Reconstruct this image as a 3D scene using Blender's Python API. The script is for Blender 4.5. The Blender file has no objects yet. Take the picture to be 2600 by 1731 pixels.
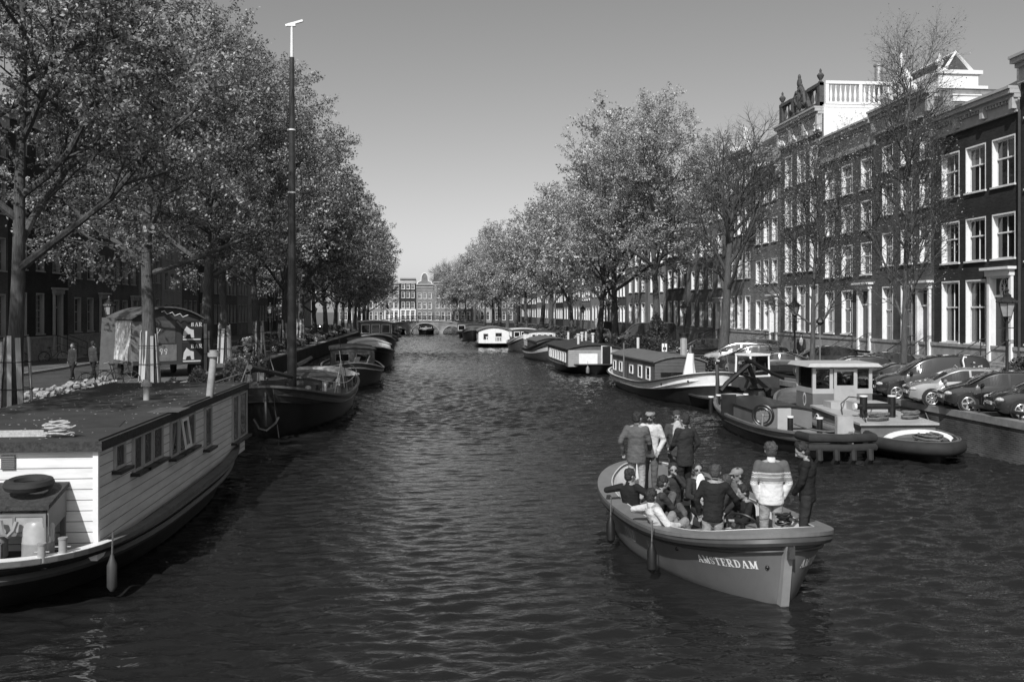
import bpy, bmesh, math, random
import numpy as np
from mathutils import Vector, Matrix, Quaternion
R = math.radians; PI = math.pi
sc = bpy.context.scene
COL = sc.collection
rnd = random.Random(7)
# ---------------- camera ----------------
FPX, CX, HZ, EYE, YAW = 2400.0, 1300.0, 790.0, 4.4, R(5.07)
cam_d = bpy.data.cameras.new('camera'); cam = bpy.data.objects.new('camera', cam_d); COL.objects.link(cam)
cam_d.sensor_width = 36; cam_d.lens = 36*FPX/2600; cam_d.shift_y = -(865.5-HZ)/2600
cam_d.clip_end = 3000; cam_d.clip_start = .1
cam.location = (0, 0, EYE); cam.rotation_euler = (R(90), 0, -YAW)
sc.camera = cam
# ---------------- sky + sun ----------------
SUN_EL, SUN_AZ = R(42), R(180+22)
w = bpy.data.worlds.new('World'); sc.world = w; w.use_nodes = True
nt = w.node_tree; nt.nodes.clear()
sky = nt.nodes.new('ShaderNodeTexSky'); sky.sky_type = 'NISHITA'; sky.sun_disc = False
sky.sun_elevation = SUN_EL; sky.sun_rotation = SUN_AZ; sky.dust_density = 1.2; sky.ozone_density = 1.0; sky.air_density = 1.0
sep = nt.nodes.new('ShaderNodeSeparateColor'); mx = nt.nodes.new('ShaderNodeMath'); mx.operation = 'MULTIPLY'; mx.inputs[1].default_value = .45
mg = nt.nodes.new('ShaderNodeMath'); mg.operation = 'MULTIPLY_ADD'; mg.inputs[1].default_value = .55
cmb = nt.nodes.new('ShaderNodeCombineColor')
bg = nt.nodes.new('ShaderNodeBackground'); bg.inputs[1].default_value = .123
out = nt.nodes.new('ShaderNodeOutputWorld')
L = nt.links.new
L(sky.outputs[0], sep.inputs[0]); L(sep.outputs[1], mx.inputs[0]); L(sep.outputs[0], mg.inputs[0]); L(mx.outputs[0], mg.inputs[2])
for i in range(3): L(mg.outputs[0], cmb.inputs[i])
L(cmb.outputs[0], bg.inputs[0]); L(bg.outputs[0], out.inputs[0])
sd = bpy.data.lights.new('sun', 'SUN'); sd.energy = 4.4; sd.angle = R(.5); sd.color = (1, 1, 1)
sun = bpy.data.objects.new('sun', sd); COL.objects.link(sun)
SV = Vector((math.sin(SUN_AZ)*math.cos(SUN_EL), math.cos(SUN_AZ)*math.cos(SUN_EL), math.sin(SUN_EL)))
sun.rotation_euler = SV.to_track_quat('Z', 'Y').to_euler()
vs = sc.view_settings; vs.view_transform = 'Standard'; vs.look = 'None'; vs.exposure = 0.0; vs.gamma = 1; vs.use_curve_mapping = False
sc.cycles.max_bounces = 6; sc.cycles.diffuse_bounces = 2; sc.cycles.glossy_bounces = 3; sc.cycles.transmission_bounces = 3
sc.cycles.transparent_max_bounces = 4; sc.cycles.sample_clamp_indirect = 6
sc.cycles.use_denoising = True
# ---------------- survey helpers: photo pixel -> place in the world ----------------
def ray(px, py):
    t = (px-CX)/FPX
    return Vector((math.sin(YAW)+math.cos(YAW)*t, math.cos(YAW)-math.sin(YAW)*t, -(py-HZ)/FPX))
def atZ(px, py, z=0.0):
    r = ray(px, py); return Vector((0, 0, EYE))+r*((z-EYE)/r.z)
def atX(px, py, X):
    r = ray(px, py); return Vector((0, 0, EYE))+r*(X/r.x)
def atY(px, py, Y):
    r = ray(px, py); return Vector((0, 0, EYE))+r*(Y/r.y)
def Yx(px, X): return atX(px, HZ, X).y
def Xs(px, s):     # ground position of a thing seen at px with s photo pixels per metre
    r = ray(px, HZ); return r*(FPX/s)
# ---------------- materials (all neutral greys: the photograph is monochrome) ----------------
MATS = {}
def mat(name, v, rough=.7, var=.25, scale=4.0, bump=0.0, metal=0.0, spec=.5, coat=0.0, dirt=0.0, dscale=.7, stretch=(1, 1, 1), bscale=None, trans=0.0):
    if name in MATS: return MATS[name]
    m = bpy.data.materials.new(name); m.use_nodes = True; t = m.node_tree; N = t.nodes; b = N['Principled BSDF']; l = t.links.new
    b.inputs['Roughness'].default_value = rough; b.inputs['Metallic'].default_value = metal; b.inputs['Specular IOR Level'].default_value = spec
    b.inputs['Coat Weight'].default_value = coat; b.inputs['Coat Roughness'].default_value = .06
    co = N.new('ShaderNodeTexCoord'); mp = N.new('ShaderNodeMapping'); mp.inputs['Scale'].default_value = stretch
    l(co.outputs['Object'], mp.inputs[0])
    nz = N.new('ShaderNodeTexNoise'); nz.inputs['Scale'].default_value = scale; nz.inputs['Detail'].default_value = 6; nz.inputs['Roughness'].default_value = .65
    l(mp.outputs[0], nz.inputs['Vector'])
    mr = N.new('ShaderNodeMapRange'); mr.inputs[1].default_value = .3; mr.inputs[2].default_value = .7
    mr.inputs[3].default_value = v*(1-var); mr.inputs[4].default_value = v*(1+var)
    l(nz.outputs[0], mr.inputs[0]); last = mr.outputs[0]
    if dirt:
        n2 = N.new('ShaderNodeTexNoise'); n2.inputs['Scale'].default_value = dscale; n2.inputs['Detail'].default_value = 8; n2.inputs['Roughness'].default_value = .7
        l(mp.outputs[0], n2.inputs['Vector'])
        m2 = N.new('ShaderNodeMapRange'); m2.inputs[1].default_value = .5; m2.inputs[2].default_value = .68; m2.inputs[3].default_value = 1; m2.inputs[4].default_value = 1-dirt
        l(n2.outputs[0], m2.inputs[0])
        mm = N.new('ShaderNodeMath'); mm.operation = 'MULTIPLY'; l(last, mm.inputs[0]); l(m2.outputs[0], mm.inputs[1]); last = mm.outputs[0]
    l(last, b.inputs['Base Color'])
    if bump:
        bp = N.new('ShaderNodeBump'); bp.inputs['Strength'].default_value = min(1, bump); bp.inputs['Distance'].default_value = .02*max(1, bump)
        nb = nz
        if bscale:
            nb = N.new('ShaderNodeTexNoise'); nb.inputs['Scale'].default_value = bscale; nb.inputs['Detail'].default_value = 4; l(mp.outputs[0], nb.inputs['Vector'])
        l(nb.outputs[0], bp.inputs['Height']); l(bp.outputs[0], b.inputs['Normal'])
    if trans: b.inputs['Transmission Weight'].default_value = trans
    MATS[name] = m; return m
def brick(name, v, mortar=None, w=.22, h=.065, var=.3, rough=.85, ms=.012, plane='xz', dirt=.25):
    if name in MATS: return MATS[name]
    m = bpy.data.materials.new(name); m.use_nodes = True; t = m.node_tree; N = t.nodes; b = N['Principled BSDF']; l = t.links.new
    b.inputs['Roughness'].default_value = rough; b.inputs['Specular IOR Level'].default_value = .25
    co = N.new('ShaderNodeTexCoord'); s = N.new('ShaderNodeSeparateXYZ'); c = N.new('ShaderNodeCombineXYZ')
    l(co.outputs['Object'], s.inputs[0]); l(s.outputs['Y' if plane == 'yz' else 'X'], c.inputs[0]); l(s.outputs['Y' if plane == 'xy' else 'Z'], c.inputs[1])
    br = N.new('ShaderNodeTexBrick'); l(c.outputs[0], br.inputs['Vector'])
    br.inputs['Scale'].default_value = 1; br.inputs['Brick Width'].default_value = w; br.inputs['Row Height'].default_value = h; br.inputs['Mortar Size'].default_value = ms
    mo = v*1.5 if mortar is None else mortar
    br.inputs['Color1'].default_value = (v*(1-var),)*3+(1,); br.inputs['Color2'].default_value = (v*(1+var),)*3+(1,); br.inputs['Mortar'].default_value = (mo, mo, mo, 1)
    nz = N.new('ShaderNodeTexNoise'); nz.inputs['Scale'].default_value = .6; nz.inputs['Detail'].default_value = 8; l(co.outputs['Object'], nz.inputs['Vector'])
    mr = N.new('ShaderNodeMapRange'); mr.inputs[1].default_value = .35; mr.inputs[2].default_value = .65; mr.inputs[3].default_value = 1-dirt; mr.inputs[4].default_value = 1+dirt*.6
    l(nz.outputs[0], mr.inputs[0])
    mm = N.new('ShaderNodeMixRGB'); mm.blend_type = 'MULTIPLY'; mm.inputs[0].default_value = 1; l(br.outputs[0], mm.inputs[1]); l(mr.outputs[0], mm.inputs[2])
    l(mm.outputs[0], b.inputs['Base Color'])
    bp = N.new('ShaderNodeBump'); bp.inputs['Strength'].default_value = .4; bp.inputs['Distance'].default_value = .01; bp.invert = True
    l(br.outputs['Fac'], bp.inputs['Height']); l(bp.outputs[0], b.inputs['Normal'])
    MATS[name] = m; return m
def lines(name, v, dark, period, axis='Z', width=.08, rough=.5, dirt=.3, stretch=(1, 1, 1), bump=.6):
    """painted boards: thin dark joints every `period` metres along one axis, worn paint"""
    if name in MATS: return MATS[name]
    m = bpy.data.materials.new(name); m.use_nodes = True; t = m.node_tree; N = t.nodes; b = N['Principled BSDF']; l = t.links.new
    b.inputs['Roughness'].default_value = rough; b.inputs['Specular IOR Level'].default_value = .35
    co = N.new('ShaderNodeTexCoord'); s = N.new('ShaderNodeSeparateXYZ'); l(co.outputs['Object'], s.inputs[0])
    d = N.new('ShaderNodeMath'); d.operation = 'DIVIDE'; d.inputs[1].default_value = period; l(s.outputs[axis], d.inputs[0])
    f = N.new('ShaderNodeMath'); f.operation = 'FRACT'; l(d.outputs[0], f.inputs[0])
    g = N.new('ShaderNodeMath'); g.operation = 'GREATER_THAN'; g.inputs[1].default_value = width; l(f.outputs[0], g.inputs[0])
    mp = N.new('ShaderNodeMapping'); mp.inputs['Scale'].default_value = stretch; l(co.outputs['Object'], mp.inputs[0])
    nz = N.new('ShaderNodeTexNoise'); nz.inputs['Scale'].default_value = 1.6; nz.inputs['Detail'].default_value = 9; nz.inputs['Roughness'].default_value = .7; l(mp.outputs[0], nz.inputs['Vector'])
    mr = N.new('ShaderNodeMapRange'); mr.inputs[1].default_value = .42; mr.inputs[2].default_value = .7; mr.inputs[3].default_value = v; mr.inputs[4].default_value = v*(1-dirt)
    l(nz.outputs[0], mr.inputs[0])
    mi = N.new('ShaderNodeMix'); mi.data_type = 'FLOAT'; l(g.outputs[0], mi.inputs[0]); mi.inputs[2].default_value = dark; l(mr.outputs[0], mi.inputs[3])
    l(mi.outputs[0], b.inputs['Base Color'])
    bp = N.new('ShaderNodeBump'); bp.inputs['Strength'].default_value = bump; bp.inputs['Distance'].default_value = .015; l(g.outputs[0], bp.inputs['Height']); l(bp.outputs[0], b.inputs['Normal'])
    MATS[name] = m; return m
def glass(name='window_glass', v=.012, rough=.04, spec=.9):
    return mat(name, v, rough=rough, var=.3, scale=.8, spec=spec, bump=.12, bscale=1.3)
def clear(name='clear_glass'):
    if name in MATS: return MATS[name]
    m = bpy.data.materials.new(name); m.use_nodes = True; t = m.node_tree; N = t.nodes; l = t.links.new; N.remove(N['Principled BSDF'])
    a = N.new('ShaderNodeBsdfTransparent'); a.inputs[0].default_value = (.7, .7, .7, 1); g = N.new('ShaderNodeBsdfGlossy'); g.inputs['Roughness'].default_value = .03
    fr = N.new('ShaderNodeFresnel'); fr.inputs[0].default_value = 1.5; mi = N.new('ShaderNodeMixShader')
    l(fr.outputs[0], mi.inputs[0]); l(a.outputs[0], mi.inputs[1]); l(g.outputs[0], mi.inputs[2]); l(mi.outputs[0], N['Material Output'].inputs[0])
    MATS[name] = m; return m
WHITE = mat('white_paint', .78, rough=.5, var=.08, dirt=.12)
OFFWHITE = mat('cream_paint', .6, rough=.55, var=.1, dirt=.2)
STONE = mat('pale_stone', .32, rough=.8, var=.25, dirt=.3, bump=.3)
BLACK = mat('black_paint', .015, rough=.35, var=.3)
IRON = mat('cast_iron', .02, rough=.5, var=.3)
RUBBER = mat('rubber', .02, rough=.8, var=.3)
STEEL = mat('bare_steel', .5, rough=.35, var=.25, metal=.8)
GREY = mat('grey_paint', .16, rough=.5, var=.15, dirt=.2)
DGREY = mat('dark_grey_paint', .06, rough=.45, var=.2, dirt=.2)
WOOD = mat('weathered_wood', .22, rough=.8, var=.35, scale=6, stretch=(4, 4, .5), bump=.3)
PALEWOOD = mat('pale_board', .42, rough=.8, var=.3, scale=5, stretch=(4, 4, .4), bump=.3)
GLASS = glass()
CLEAR = clear()
ROPE = mat('rope', .12, rough=.9, var=.4, scale=20)
WROPE = mat('pale_rope', .4, rough=.9, var=.3, scale=20)
# ---------------- mesh collector ----------------
class MB:
    def __init__(s): s.v = []; s.f = []; s.n = 0; s.sm = []
    def add(s, vs, fs, smooth=False):
        b = s.n; s.v.extend([tuple(v) for v in vs]); s.n += len(vs)
        for f in fs: s.f.append(tuple(i+b for i in f)); s.sm.append(smooth)
        return s
    def box(s, x0, y0, z0, x1, y1, z1, M=None):
        v = [Vector(p) for p in ((x0, y0, z0), (x1, y0, z0), (x1, y1, z0), (x0, y1, z0), (x0, y0, z1), (x1, y0, z1), (x1, y1, z1), (x0, y1, z1))]
        if M is not None: v = [M @ p for p in v]
        return s.add(v, [(0, 3, 2, 1), (4, 5, 6, 7), (0, 1, 5, 4), (1, 2, 6, 5), (2, 3, 7, 6), (3, 0, 4, 7)])
    def cbox(s, c, d, rz=0, rx=0, ry=0):
        M = Matrix.Translation(Vector(c)) @ Matrix.Rotation(rz, 4, 'Z') @ Matrix.Rotation(ry, 4, 'Y') @ Matrix.Rotation(rx, 4, 'X')
        return s.box(-d[0]/2, -d[1]/2, -d[2]/2, d[0]/2, d[1]/2, d[2]/2, M)
    def tube(s, pts, rad, n=8, caps=True, closed=False, smooth=True):
        pts = [Vector(p) for p in pts]; k = len(pts)
        rs = rad if isinstance(rad, (list, tuple)) else [rad]*k
        vs = []; up = None
        for i, p in enumerate(pts):
            if closed: d = pts[(i+1) % k]-pts[i-1]
            else: d = pts[min(i+1, k-1)]-pts[max(i-1, 0)]
            if d.length < 1e-9: d = Vector((0, 0, 1))
            d.normalize()
            if up is None: up = Vector((0, 0, 1)) if abs(d.z) < .9 else Vector((1, 0, 0))
            a = d.cross(up)
            if a.length < 1e-4: a = d.orthogonal()
            a.normalize(); b = d.cross(a); up = -b if False else up
            up = (a.cross(d)).normalized()
            for j in range(n):
                t = 2*PI*j/n; vs.append(p+(a*math.cos(t)+b*math.sin(t))*rs[i])
        fs = []
        for i in range(k if closed else k-1):
            i2 = (i+1) % k
            for j in range(n): fs.append((i*n+j, i*n+(j+1) % n, i2*n+(j+1) % n, i2*n+j))
        if caps and not closed: fs += [tuple(range(n))[::-1], tuple((k-1)*n+j for j in range(n))]
        return s.add(vs, fs, smooth)
    def cyl(s, c, r, h, n=16, r2=None, M=None, smooth=True):
        r2 = r if r2 is None else r2; c = Vector(c); vs = []
        for (rr, z) in ((r, 0), (r2, h)):
            for j in range(n):
                t = 2*PI*j/n; p = Vector((c.x+rr*math.cos(t), c.y+rr*math.sin(t), c.z+z)); vs.append(M @ p if M is not None else p)
        fs = [(j, (j+1) % n, n+(j+1) % n, n+j) for j in range(n)]+[tuple(range(n))[::-1], tuple(range(n, 2*n))]
        return s.add(vs, fs, smooth)
    def lathe(s, prof, c=(0, 0, 0), n=16, M=None, smooth=True):
        c = Vector(c); vs = []
        for (r, z) in prof:
            for j in range(n):
                t = 2*PI*j/n; p = Vector((r*math.cos(t), r*math.sin(t), z)); p = (M @ p if M is not None else p)+c; vs.append(p)
        fs = []
        for i in range(len(prof)-1):
            for j in range(n): fs.append((i*n+j, i*n+(j+1) % n, (i+1)*n+(j+1) % n, (i+1)*n+j))
        fs += [tuple(range(n))[::-1], tuple((len(prof)-1)*n+j for j in range(n))]
        return s.add(vs, fs, smooth)
    def ell(s, c, r, n=12, m=8, M=None):
        c = Vector(c); r = (r, r, r) if isinstance(r, (int, float)) else r; vs = []
        for i in range(1, m):
            a = PI*i/m
            for j in range(n):
                t = 2*PI*j/n; p = Vector((r[0]*math.sin(a)*math.cos(t), r[1]*math.sin(a)*math.sin(t), r[2]*math.cos(a)))
                vs.append((M @ p if M is not None else p)+c)
        top = len(vs); 
        for z in (r[2], -r[2]):
            p = Vector((0, 0, z)); vs.append((M @ p if M is not None else p)+c)
        fs = []
        for i in range(m-2):
            for j in range(n): fs.append((i*n+j, (i+1)*n+j, (i+1)*n+(j+1) % n, i*n+(j+1) % n))
        for j in range(n): fs.append((top, j, (j+1) % n)); fs.append((top+1, (m-2)*n+(j+1) % n, (m-2)*n+j))
        return s.add(vs, fs, True)
    def grid(s, rows, closed_u=False, smooth=True, flip=False):
        k = len(rows[0]); vs = [p for r in rows for p in r]; fs = []
        for i in range(len(rows)-1):
            for j in range(k if closed_u else k-1):
                f = (i*k+j, i*k+(j+1) % k, (i+1)*k+(j+1) % k, (i+1)*k+j)
                fs.append(f[::-1] if flip else f)
        return s.add(vs, fs, smooth)
    def prism(s, poly, y0, y1, M=None):   # poly in (x,z), extruded along y
        k = len(poly); vs = [Vector((x, y, z)) for y in (y0, y1) for (x, z) in poly]
        if M is not None: vs = [M @ p for p in vs]
        return s.add(vs, [tuple(range(k)), tuple(range(k, 2*k))[::-1]]+[(i, k+i, k+(i+1) % k, (i+1) % k) for i in range(k)])
    def quad(s, a, b, c, d): return s.add([a, b, c, d], [(0, 1, 2, 3)])
    def mesh(s, name, m=None, angle=35):
        me = bpy.data.meshes.new(name); me.from_pydata(s.v, [], s.f)
        if any(s.sm):
            me.polygons.foreach_set('use_smooth', s.sm)
            me.set_sharp_from_angle(angle=R(angle))
        if m: me.materials.append(m)
        me.update(); return me
    def build(s, name, m=None, parent=None, fix=False, angle=35):
        me = s.mesh(name, m, angle)
        if fix:
            bm = bmesh.new(); bm.from_mesh(me); bmesh.ops.recalc_face_normals(bm, faces=bm.faces[:]); bm.to_mesh(me); bm.free()
        return ob(name, me, parent)
KIDS = {}
def ob(name, me, parent=None):
    o = bpy.data.objects.new(name, me); COL.objects.link(o)
    if parent is not None: o.parent = parent; KIDS.setdefault(parent.name, []).append(o)
    return o
def tag(o, label=None, cat=None, group=None, kind=None):
    if label: o['label'] = label
    if cat: o['category'] = cat
    if group: o['group'] = group
    if kind: o['kind'] = kind
    return o
def thing(name, label, cat, loc=(0, 0, 0), rz=0, group=None, scale=1):
    o = bpy.data.objects.new(name, None); COL.objects.link(o); o.location = loc; o.rotation_euler = (0, 0, rz); o.scale = (scale,)*3
    return tag(o, label, cat, group)
def copy_tree(o, parent=None):
    c = o.copy(); COL.objects.link(c)
    if parent is not None: c.parent = parent; KIDS.setdefault(parent.name, []).append(c)
    for ch in list(KIDS.get(o.name, [])): copy_tree(ch, c)
    return c
def dup(o, label, loc, rz=None, scale=None, group=None):
    c = copy_tree(o); c.location = loc
    if rz is not None: c.rotation_euler = (0, 0, rz)
    if scale is not None: c.scale = (scale,)*3 if isinstance(scale, (int, float)) else scale
    if label: c['label'] = label
    if group: c['group'] = group
    return c
# ================= the setting =================
ST = 1.2                                   # street level above the water
QR = [(-30, 16.9), (20, 16.9), (36, 16.7), (47, 15.3), (100, 14.8), (184, 14.3), (330, 14.3)]   # right quay edge (Y, X)
QL = -10.5
def qr(y):
    for (a, xa), (b, xb) in zip(QR, QR[1:]):
        if y <= b: return xa+(xb-xa)*max(0, (y-a))/(b-a)
    return QR[-1][1]
def water_mat():
    m = bpy.data.materials.new('canal_water'); m.use_nodes = True; t = m.node_tree; N = t.nodes; b = N['Principled BSDF']; l = t.links.new
    b.inputs['Base Color'].default_value = (.014, .014, .014, 1); b.inputs['Roughness'].default_value = .035; b.inputs['IOR'].default_value = 1.33
    co = N.new('ShaderNodeTexCoord'); prev = None
    for (sx, sy, scl, dist, det, ds) in ((.8, 1.6, 5.0, .0065, 2, .6),):
        mp = N.new('ShaderNodeMapping'); mp.inputs['Scale'].default_value = (sx, sy, 1); mp.inputs['Rotation'].default_value = (0, 0, R(9)); l(co.outputs['Object'], mp.inputs[0])
        nz = N.new('ShaderNodeTexNoise'); nz.inputs['Scale'].default_value = scl; nz.inputs['Detail'].default_value = det; nz.inputs['Distortion'].default_value = ds
        l(mp.outputs[0], nz.inputs['Vector'])
        bp = N.new('ShaderNodeBump'); bp.inputs['Strength'].default_value = 1; bp.inputs['Distance'].default_value = dist*3.1
        l(nz.outputs[0], bp.inputs['Height'])
        if prev: l(prev.outputs[0], bp.inputs['Normal'])
        prev = bp
    l(prev.outputs[0], b.inputs['Normal'])
    return m
WATER = water_mat()
def wave_height(X, Y):
    g = np.random.default_rng(5); Z = np.zeros_like(X)
    for k in range(46):
        lam = .2*(1+k/46*2.9); th = g.normal(0, .42)+.1; kk = 2*PI/lam; amp = .0125*(lam/.6)**.62/6.0*2.35
        Z += amp*np.sin(kk*(X*math.sin(th)+Y*math.cos(th))+g.uniform(0, 6.28)+.9*np.sin(X*g.uniform(.15, .4)+Y*g.uniform(.1, .3)+g.uniform(0, 6)))
    gust = .72+.4*np.sin(X*.21+.9+.6*np.sin(Y*.09))*np.sin(Y*.13+1.3+.7*np.sin(X*.17)); return Z*gust
ysW = np.concatenate([np.arange(5, 42, .055), np.arange(42, 100, .11), np.arange(100, 215, .24)]); xsW = np.arange(-11.0, 17.6, .1)
XW, YW = np.meshgrid(xsW, ysW); ZW = wave_height(XW, YW)
dS = np.sqrt(((XW-5.02)/1.5)**2+((YW-17.25)/3.6)**2); ZW *= np.clip((dS-.78)/.3, .03, 1)
ny_, nx_ = XW.shape; me = bpy.data.meshes.new('canal_water'); me.vertices.add(nx_*ny_); me.vertices.foreach_set('co', np.stack([XW, YW, ZW], -1).ravel())
iW = (np.arange(ny_-1)[:, None]*nx_+np.arange(nx_-1)[None, :]).ravel(); qW = np.stack([iW, iW+1, iW+nx_+1, iW+nx_], 1)
me.loops.add(qW.size); me.loops.foreach_set('vertex_index', qW.ravel().astype(np.int32)); me.polygons.add(len(qW)); me.polygons.foreach_set('loop_start', (np.arange(len(qW))*4).astype(np.int32)); me.polygons.foreach_set('loop_total', np.full(len(qW), 4, np.int32))
me.polygons.foreach_set('use_smooth', np.ones(len(qW), bool)); me.materials.append(WATER); me.update(calc_edges=True); tag(ob('canal_water', me), kind='structure')
g = MB(); g.quad((-60, -60, 0), (60, -60, 0), (60, 5, 0), (-60, 5, 0)); g.quad((-60, 214.8, 0), (60, 214.8, 0), (60, 340, 0), (-60, 340, 0)); tag(g.build('canal_water', WATER), kind='structure')
PAVE = brick('clinker_paving', .13, w=.2, h=.1, plane='xy', mortar=.08); ROAD = brick('dark_clinker_road', .075, w=.2, h=.1, plane='xy', mortar=.05)
BRICKD = brick('quay_brick', .06, mortar=.09)
g = MB(); g.quad((-1500, -300, -1.6), (1500, -300, -1.6), (1500, 2500, -1.6), (-1500, 2500, -1.6)); tag(g.build('canal_bed', mat('silt', .03)), kind='structure')
KX = -20.0
def strip(name, xs0, xs1, z, m):      # strips along the canal from (Y,X) polylines
    g = MB()
    for (a, b), (c, d) in zip(zip(xs0, xs0[1:]), zip(xs1, xs1[1:])):
        g.quad((a[1], a[0], z), (c[1], c[0], z), (d[1], d[0], z), (b[1], b[0], z))
    return tag(g.build(name, m), kind='structure')
YS = [q[0] for q in QR]
LN = lambda x: [(y, x) for y in YS]
strip('quay_parking_strip', LN(-14.6), LN(QL), ST, PAVE)
strip('street', LN(KX), LN(-14.6), ST-.006, ROAD)
strip('pavement', LN(-400), LN(KX), ST+.12, PAVE)
strip('quay_parking_strip', [(y, x) for y, x in QR], LN(21.2), ST, PAVE)
strip('street', LN(21.2), LN(23.6), ST-.006, ROAD)
strip('pavement', LN(23.6), LN(400), ST+.12, PAVE)
g = MB(); g.box(KX-.14, -30, ST-.1, KX, 330, ST+.125); g.box(23.6, -30, ST-.1, 23.74, 330, ST+.125)
tag(g.build('kerb', STONE), kind='structure')
g = MB(); g.quad((-400, 330, ST), (400, 330, ST), (900, 2500, ST), (-900, 2500, ST)); tag(g.build('ground', mat('far_ground', .1)), kind='structure')
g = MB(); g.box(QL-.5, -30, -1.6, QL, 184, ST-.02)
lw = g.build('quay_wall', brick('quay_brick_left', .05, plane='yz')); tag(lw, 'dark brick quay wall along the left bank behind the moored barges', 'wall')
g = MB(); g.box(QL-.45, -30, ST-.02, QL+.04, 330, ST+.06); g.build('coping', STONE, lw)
g = MB(); h = MB()
for (a, xa), (b, xb) in zip(QR, QR[1:]):
    g.add([(xa, a, -1.6), (xb, b, -1.6), (xb, b, ST-.02), (xa, a, ST-.02), (xa+.5, a, -1.6), (xb+.5, b, -1.6), (xb+.5, b, ST-.02), (xa+.5, a, ST-.02)], [(0, 1, 2, 3), (7, 6, 5, 4), (3, 2, 6, 7)])
    h.add([(xa-.05, a, ST-.16), (xb-.05, b, ST-.16), (xb-.05, b, ST+.05), (xa-.05, a, ST+.05), (xa+.45, a, ST-.16), (xb+.45, b, ST-.16), (xb+.45, b, ST+.05), (xa+.45, a, ST+.05)], [(0, 1, 2, 3), (3, 2, 6, 7), (4, 0, 3, 7), (7, 6, 5, 4)])
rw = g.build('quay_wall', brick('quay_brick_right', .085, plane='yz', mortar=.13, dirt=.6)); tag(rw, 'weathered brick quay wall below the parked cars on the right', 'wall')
h.build('coping', mat('coping_stone', .2, var=.35, dirt=.4, scale=2), rw)
# car barrier: low rail on short posts along the right quay edge
g = MB(); pts = []
y = 18.0
while y < 60:
    x = qr(y)+.28; pts.append((x, y, ST+.24)); g.cyl((x, y, ST), .035, .25, n=6); y += 2.0
br_ = thing('barrier_rail', 'low dark metal rail along the right quay edge in front of the cars', 'barrier')
g.tube(pts, .055, n=6); g.build('rail', IRON, br_)
# ================= houses =================
def behind_glass(name, kind):
    m = bpy.data.materials.new(name); m.use_nodes = True; t = m.node_tree; N = t.nodes; b = N['Principled BSDF']; l = t.links.new; b.inputs['Roughness'].default_value = .06; b.inputs['Specular IOR Level'].default_value = .7
    co = N.new('ShaderNodeTexCoord'); s = N.new('ShaderNodeSeparateXYZ'); l(co.outputs['Generated'], s.inputs[0])
    r = N.new('ShaderNodeValToRGB'); r.color_ramp.interpolation = 'CONSTANT'; e = r.color_ramp.elements; d = (.014,)*3+(1,); c = (.16,)*3+(1,)
    st = {'curtain': [(0, c), (.24, d), (.76, c)], 'blind': [(0, d), (.58, c)], 'side': [(0, c), (.34, d)]}[kind]
    e[0].position, e[0].color = st[0]; e[1].position, e[1].color = st[1]
    for p_, c_ in st[2:]: q = e.new(p_); q.color = c_
    l(s.outputs['Z' if kind == 'blind' else 'X'], r.inputs[0])
    wv = N.new('ShaderNodeTexNoise'); wv.inputs['Scale'].default_value = 3; mp = N.new('ShaderNodeMapping'); mp.inputs['Scale'].default_value = (12, 1, .4) if kind != 'blind' else (.5, 1, 9); l(co.outputs['Object'], mp.inputs[0]); l(mp.outputs[0], wv.inputs['Vector'])
    mr = N.new('ShaderNodeMapRange'); mr.inputs[1].default_value = .3; mr.inputs[2].default_value = .7; mr.inputs[3].default_value = .5; mr.inputs[4].default_value = 1.3; l(wv.outputs[0], mr.inputs[0])
    mm = N.new('ShaderNodeMixRGB'); mm.blend_type = 'MULTIPLY'; mm.inputs[0].default_value = 1; l(r.outputs[0], mm.inputs[1]); l(mr.outputs[0], mm.inputs[2]); l(mm.outputs[0], b.inputs['Base Color']); return m
CURT, BLIND, SIDEC = behind_glass('curtained_pane', 'curtain'), behind_glass('blind_pane', 'blind'), behind_glass('side_curtain_pane', 'side')
WCACHE = {}
def window_meshes(w, h, style, depth, wm):
    k = (round(w, 2), round(h, 2), style, wm.name)
    if k in WCACHE: return WCACHE[k]
    g = MB(); d = depth; fr = .07
    # white boxed lining of the opening
    for (a, b, c, e) in (((0, 0), (0, h), 0, 0), ((w, 0), (w, h), 0, 0)):
        x = a[0]; s = 1 if x == 0 else -1
        g.box(min(x, x+s*.05), -.012, 0, max(x, x+s*.05), d, h)
    g.box(.05, -.012, h-.07, w-.05, d, h); g.box(-.06, -.09, -.08, w+.06, d, 0)
    y0, y1 = d-.07, d-.01
    g.box(.05, y0, 0, .05+fr, y1, h-.07); g.box(w-.05-fr, y0, 0, w-.05, y1, h-.07); g.box(.05+fr, y0, h-.07-fr, w-.05-fr, y1, h-.07); g.box(.05+fr, y0, 0, w-.05-fr, y1, fr)
    top = h*.56
    if style != 'fixed': g.box(.05+fr, y0-.02, top, w-.05-fr, y1, top+.07)
    nv = {'two': 1, 'grid': 2, 'big': 1, 'fixed': 1}[style]
    for i in range(nv):
        x = .05+fr+(w-.1-2*fr)*(i+1)/(nv+1); g.box(x-.017, y0+.01, fr, x+.017, y1, h-.07-fr)
    rows = {'two': (.28, .78), 'grid': (.14, .28, .42, .7, .84), 'big': (), 'fixed': ()}[style]
    for r_ in rows: g.box(.05+fr, y0+.012, h*r_-.015, w-.05-fr, y1-.005, h*r_+.015)
    p = MB(); p.quad((.06, d-.03, .01), (w-.06, d-.03, .01), (w-.06, d-.03, h-.02), (.06, d-.03, h-.02))
    # curtains hanging just behind some panes are part of the pane mesh
    WCACHE[k] = (g.mesh('window', wm), [p.mesh('pane', q) for q in (GLASS, GLASS, CURT, BLIND, SIDEC)]); return WCACHE[k]
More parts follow.
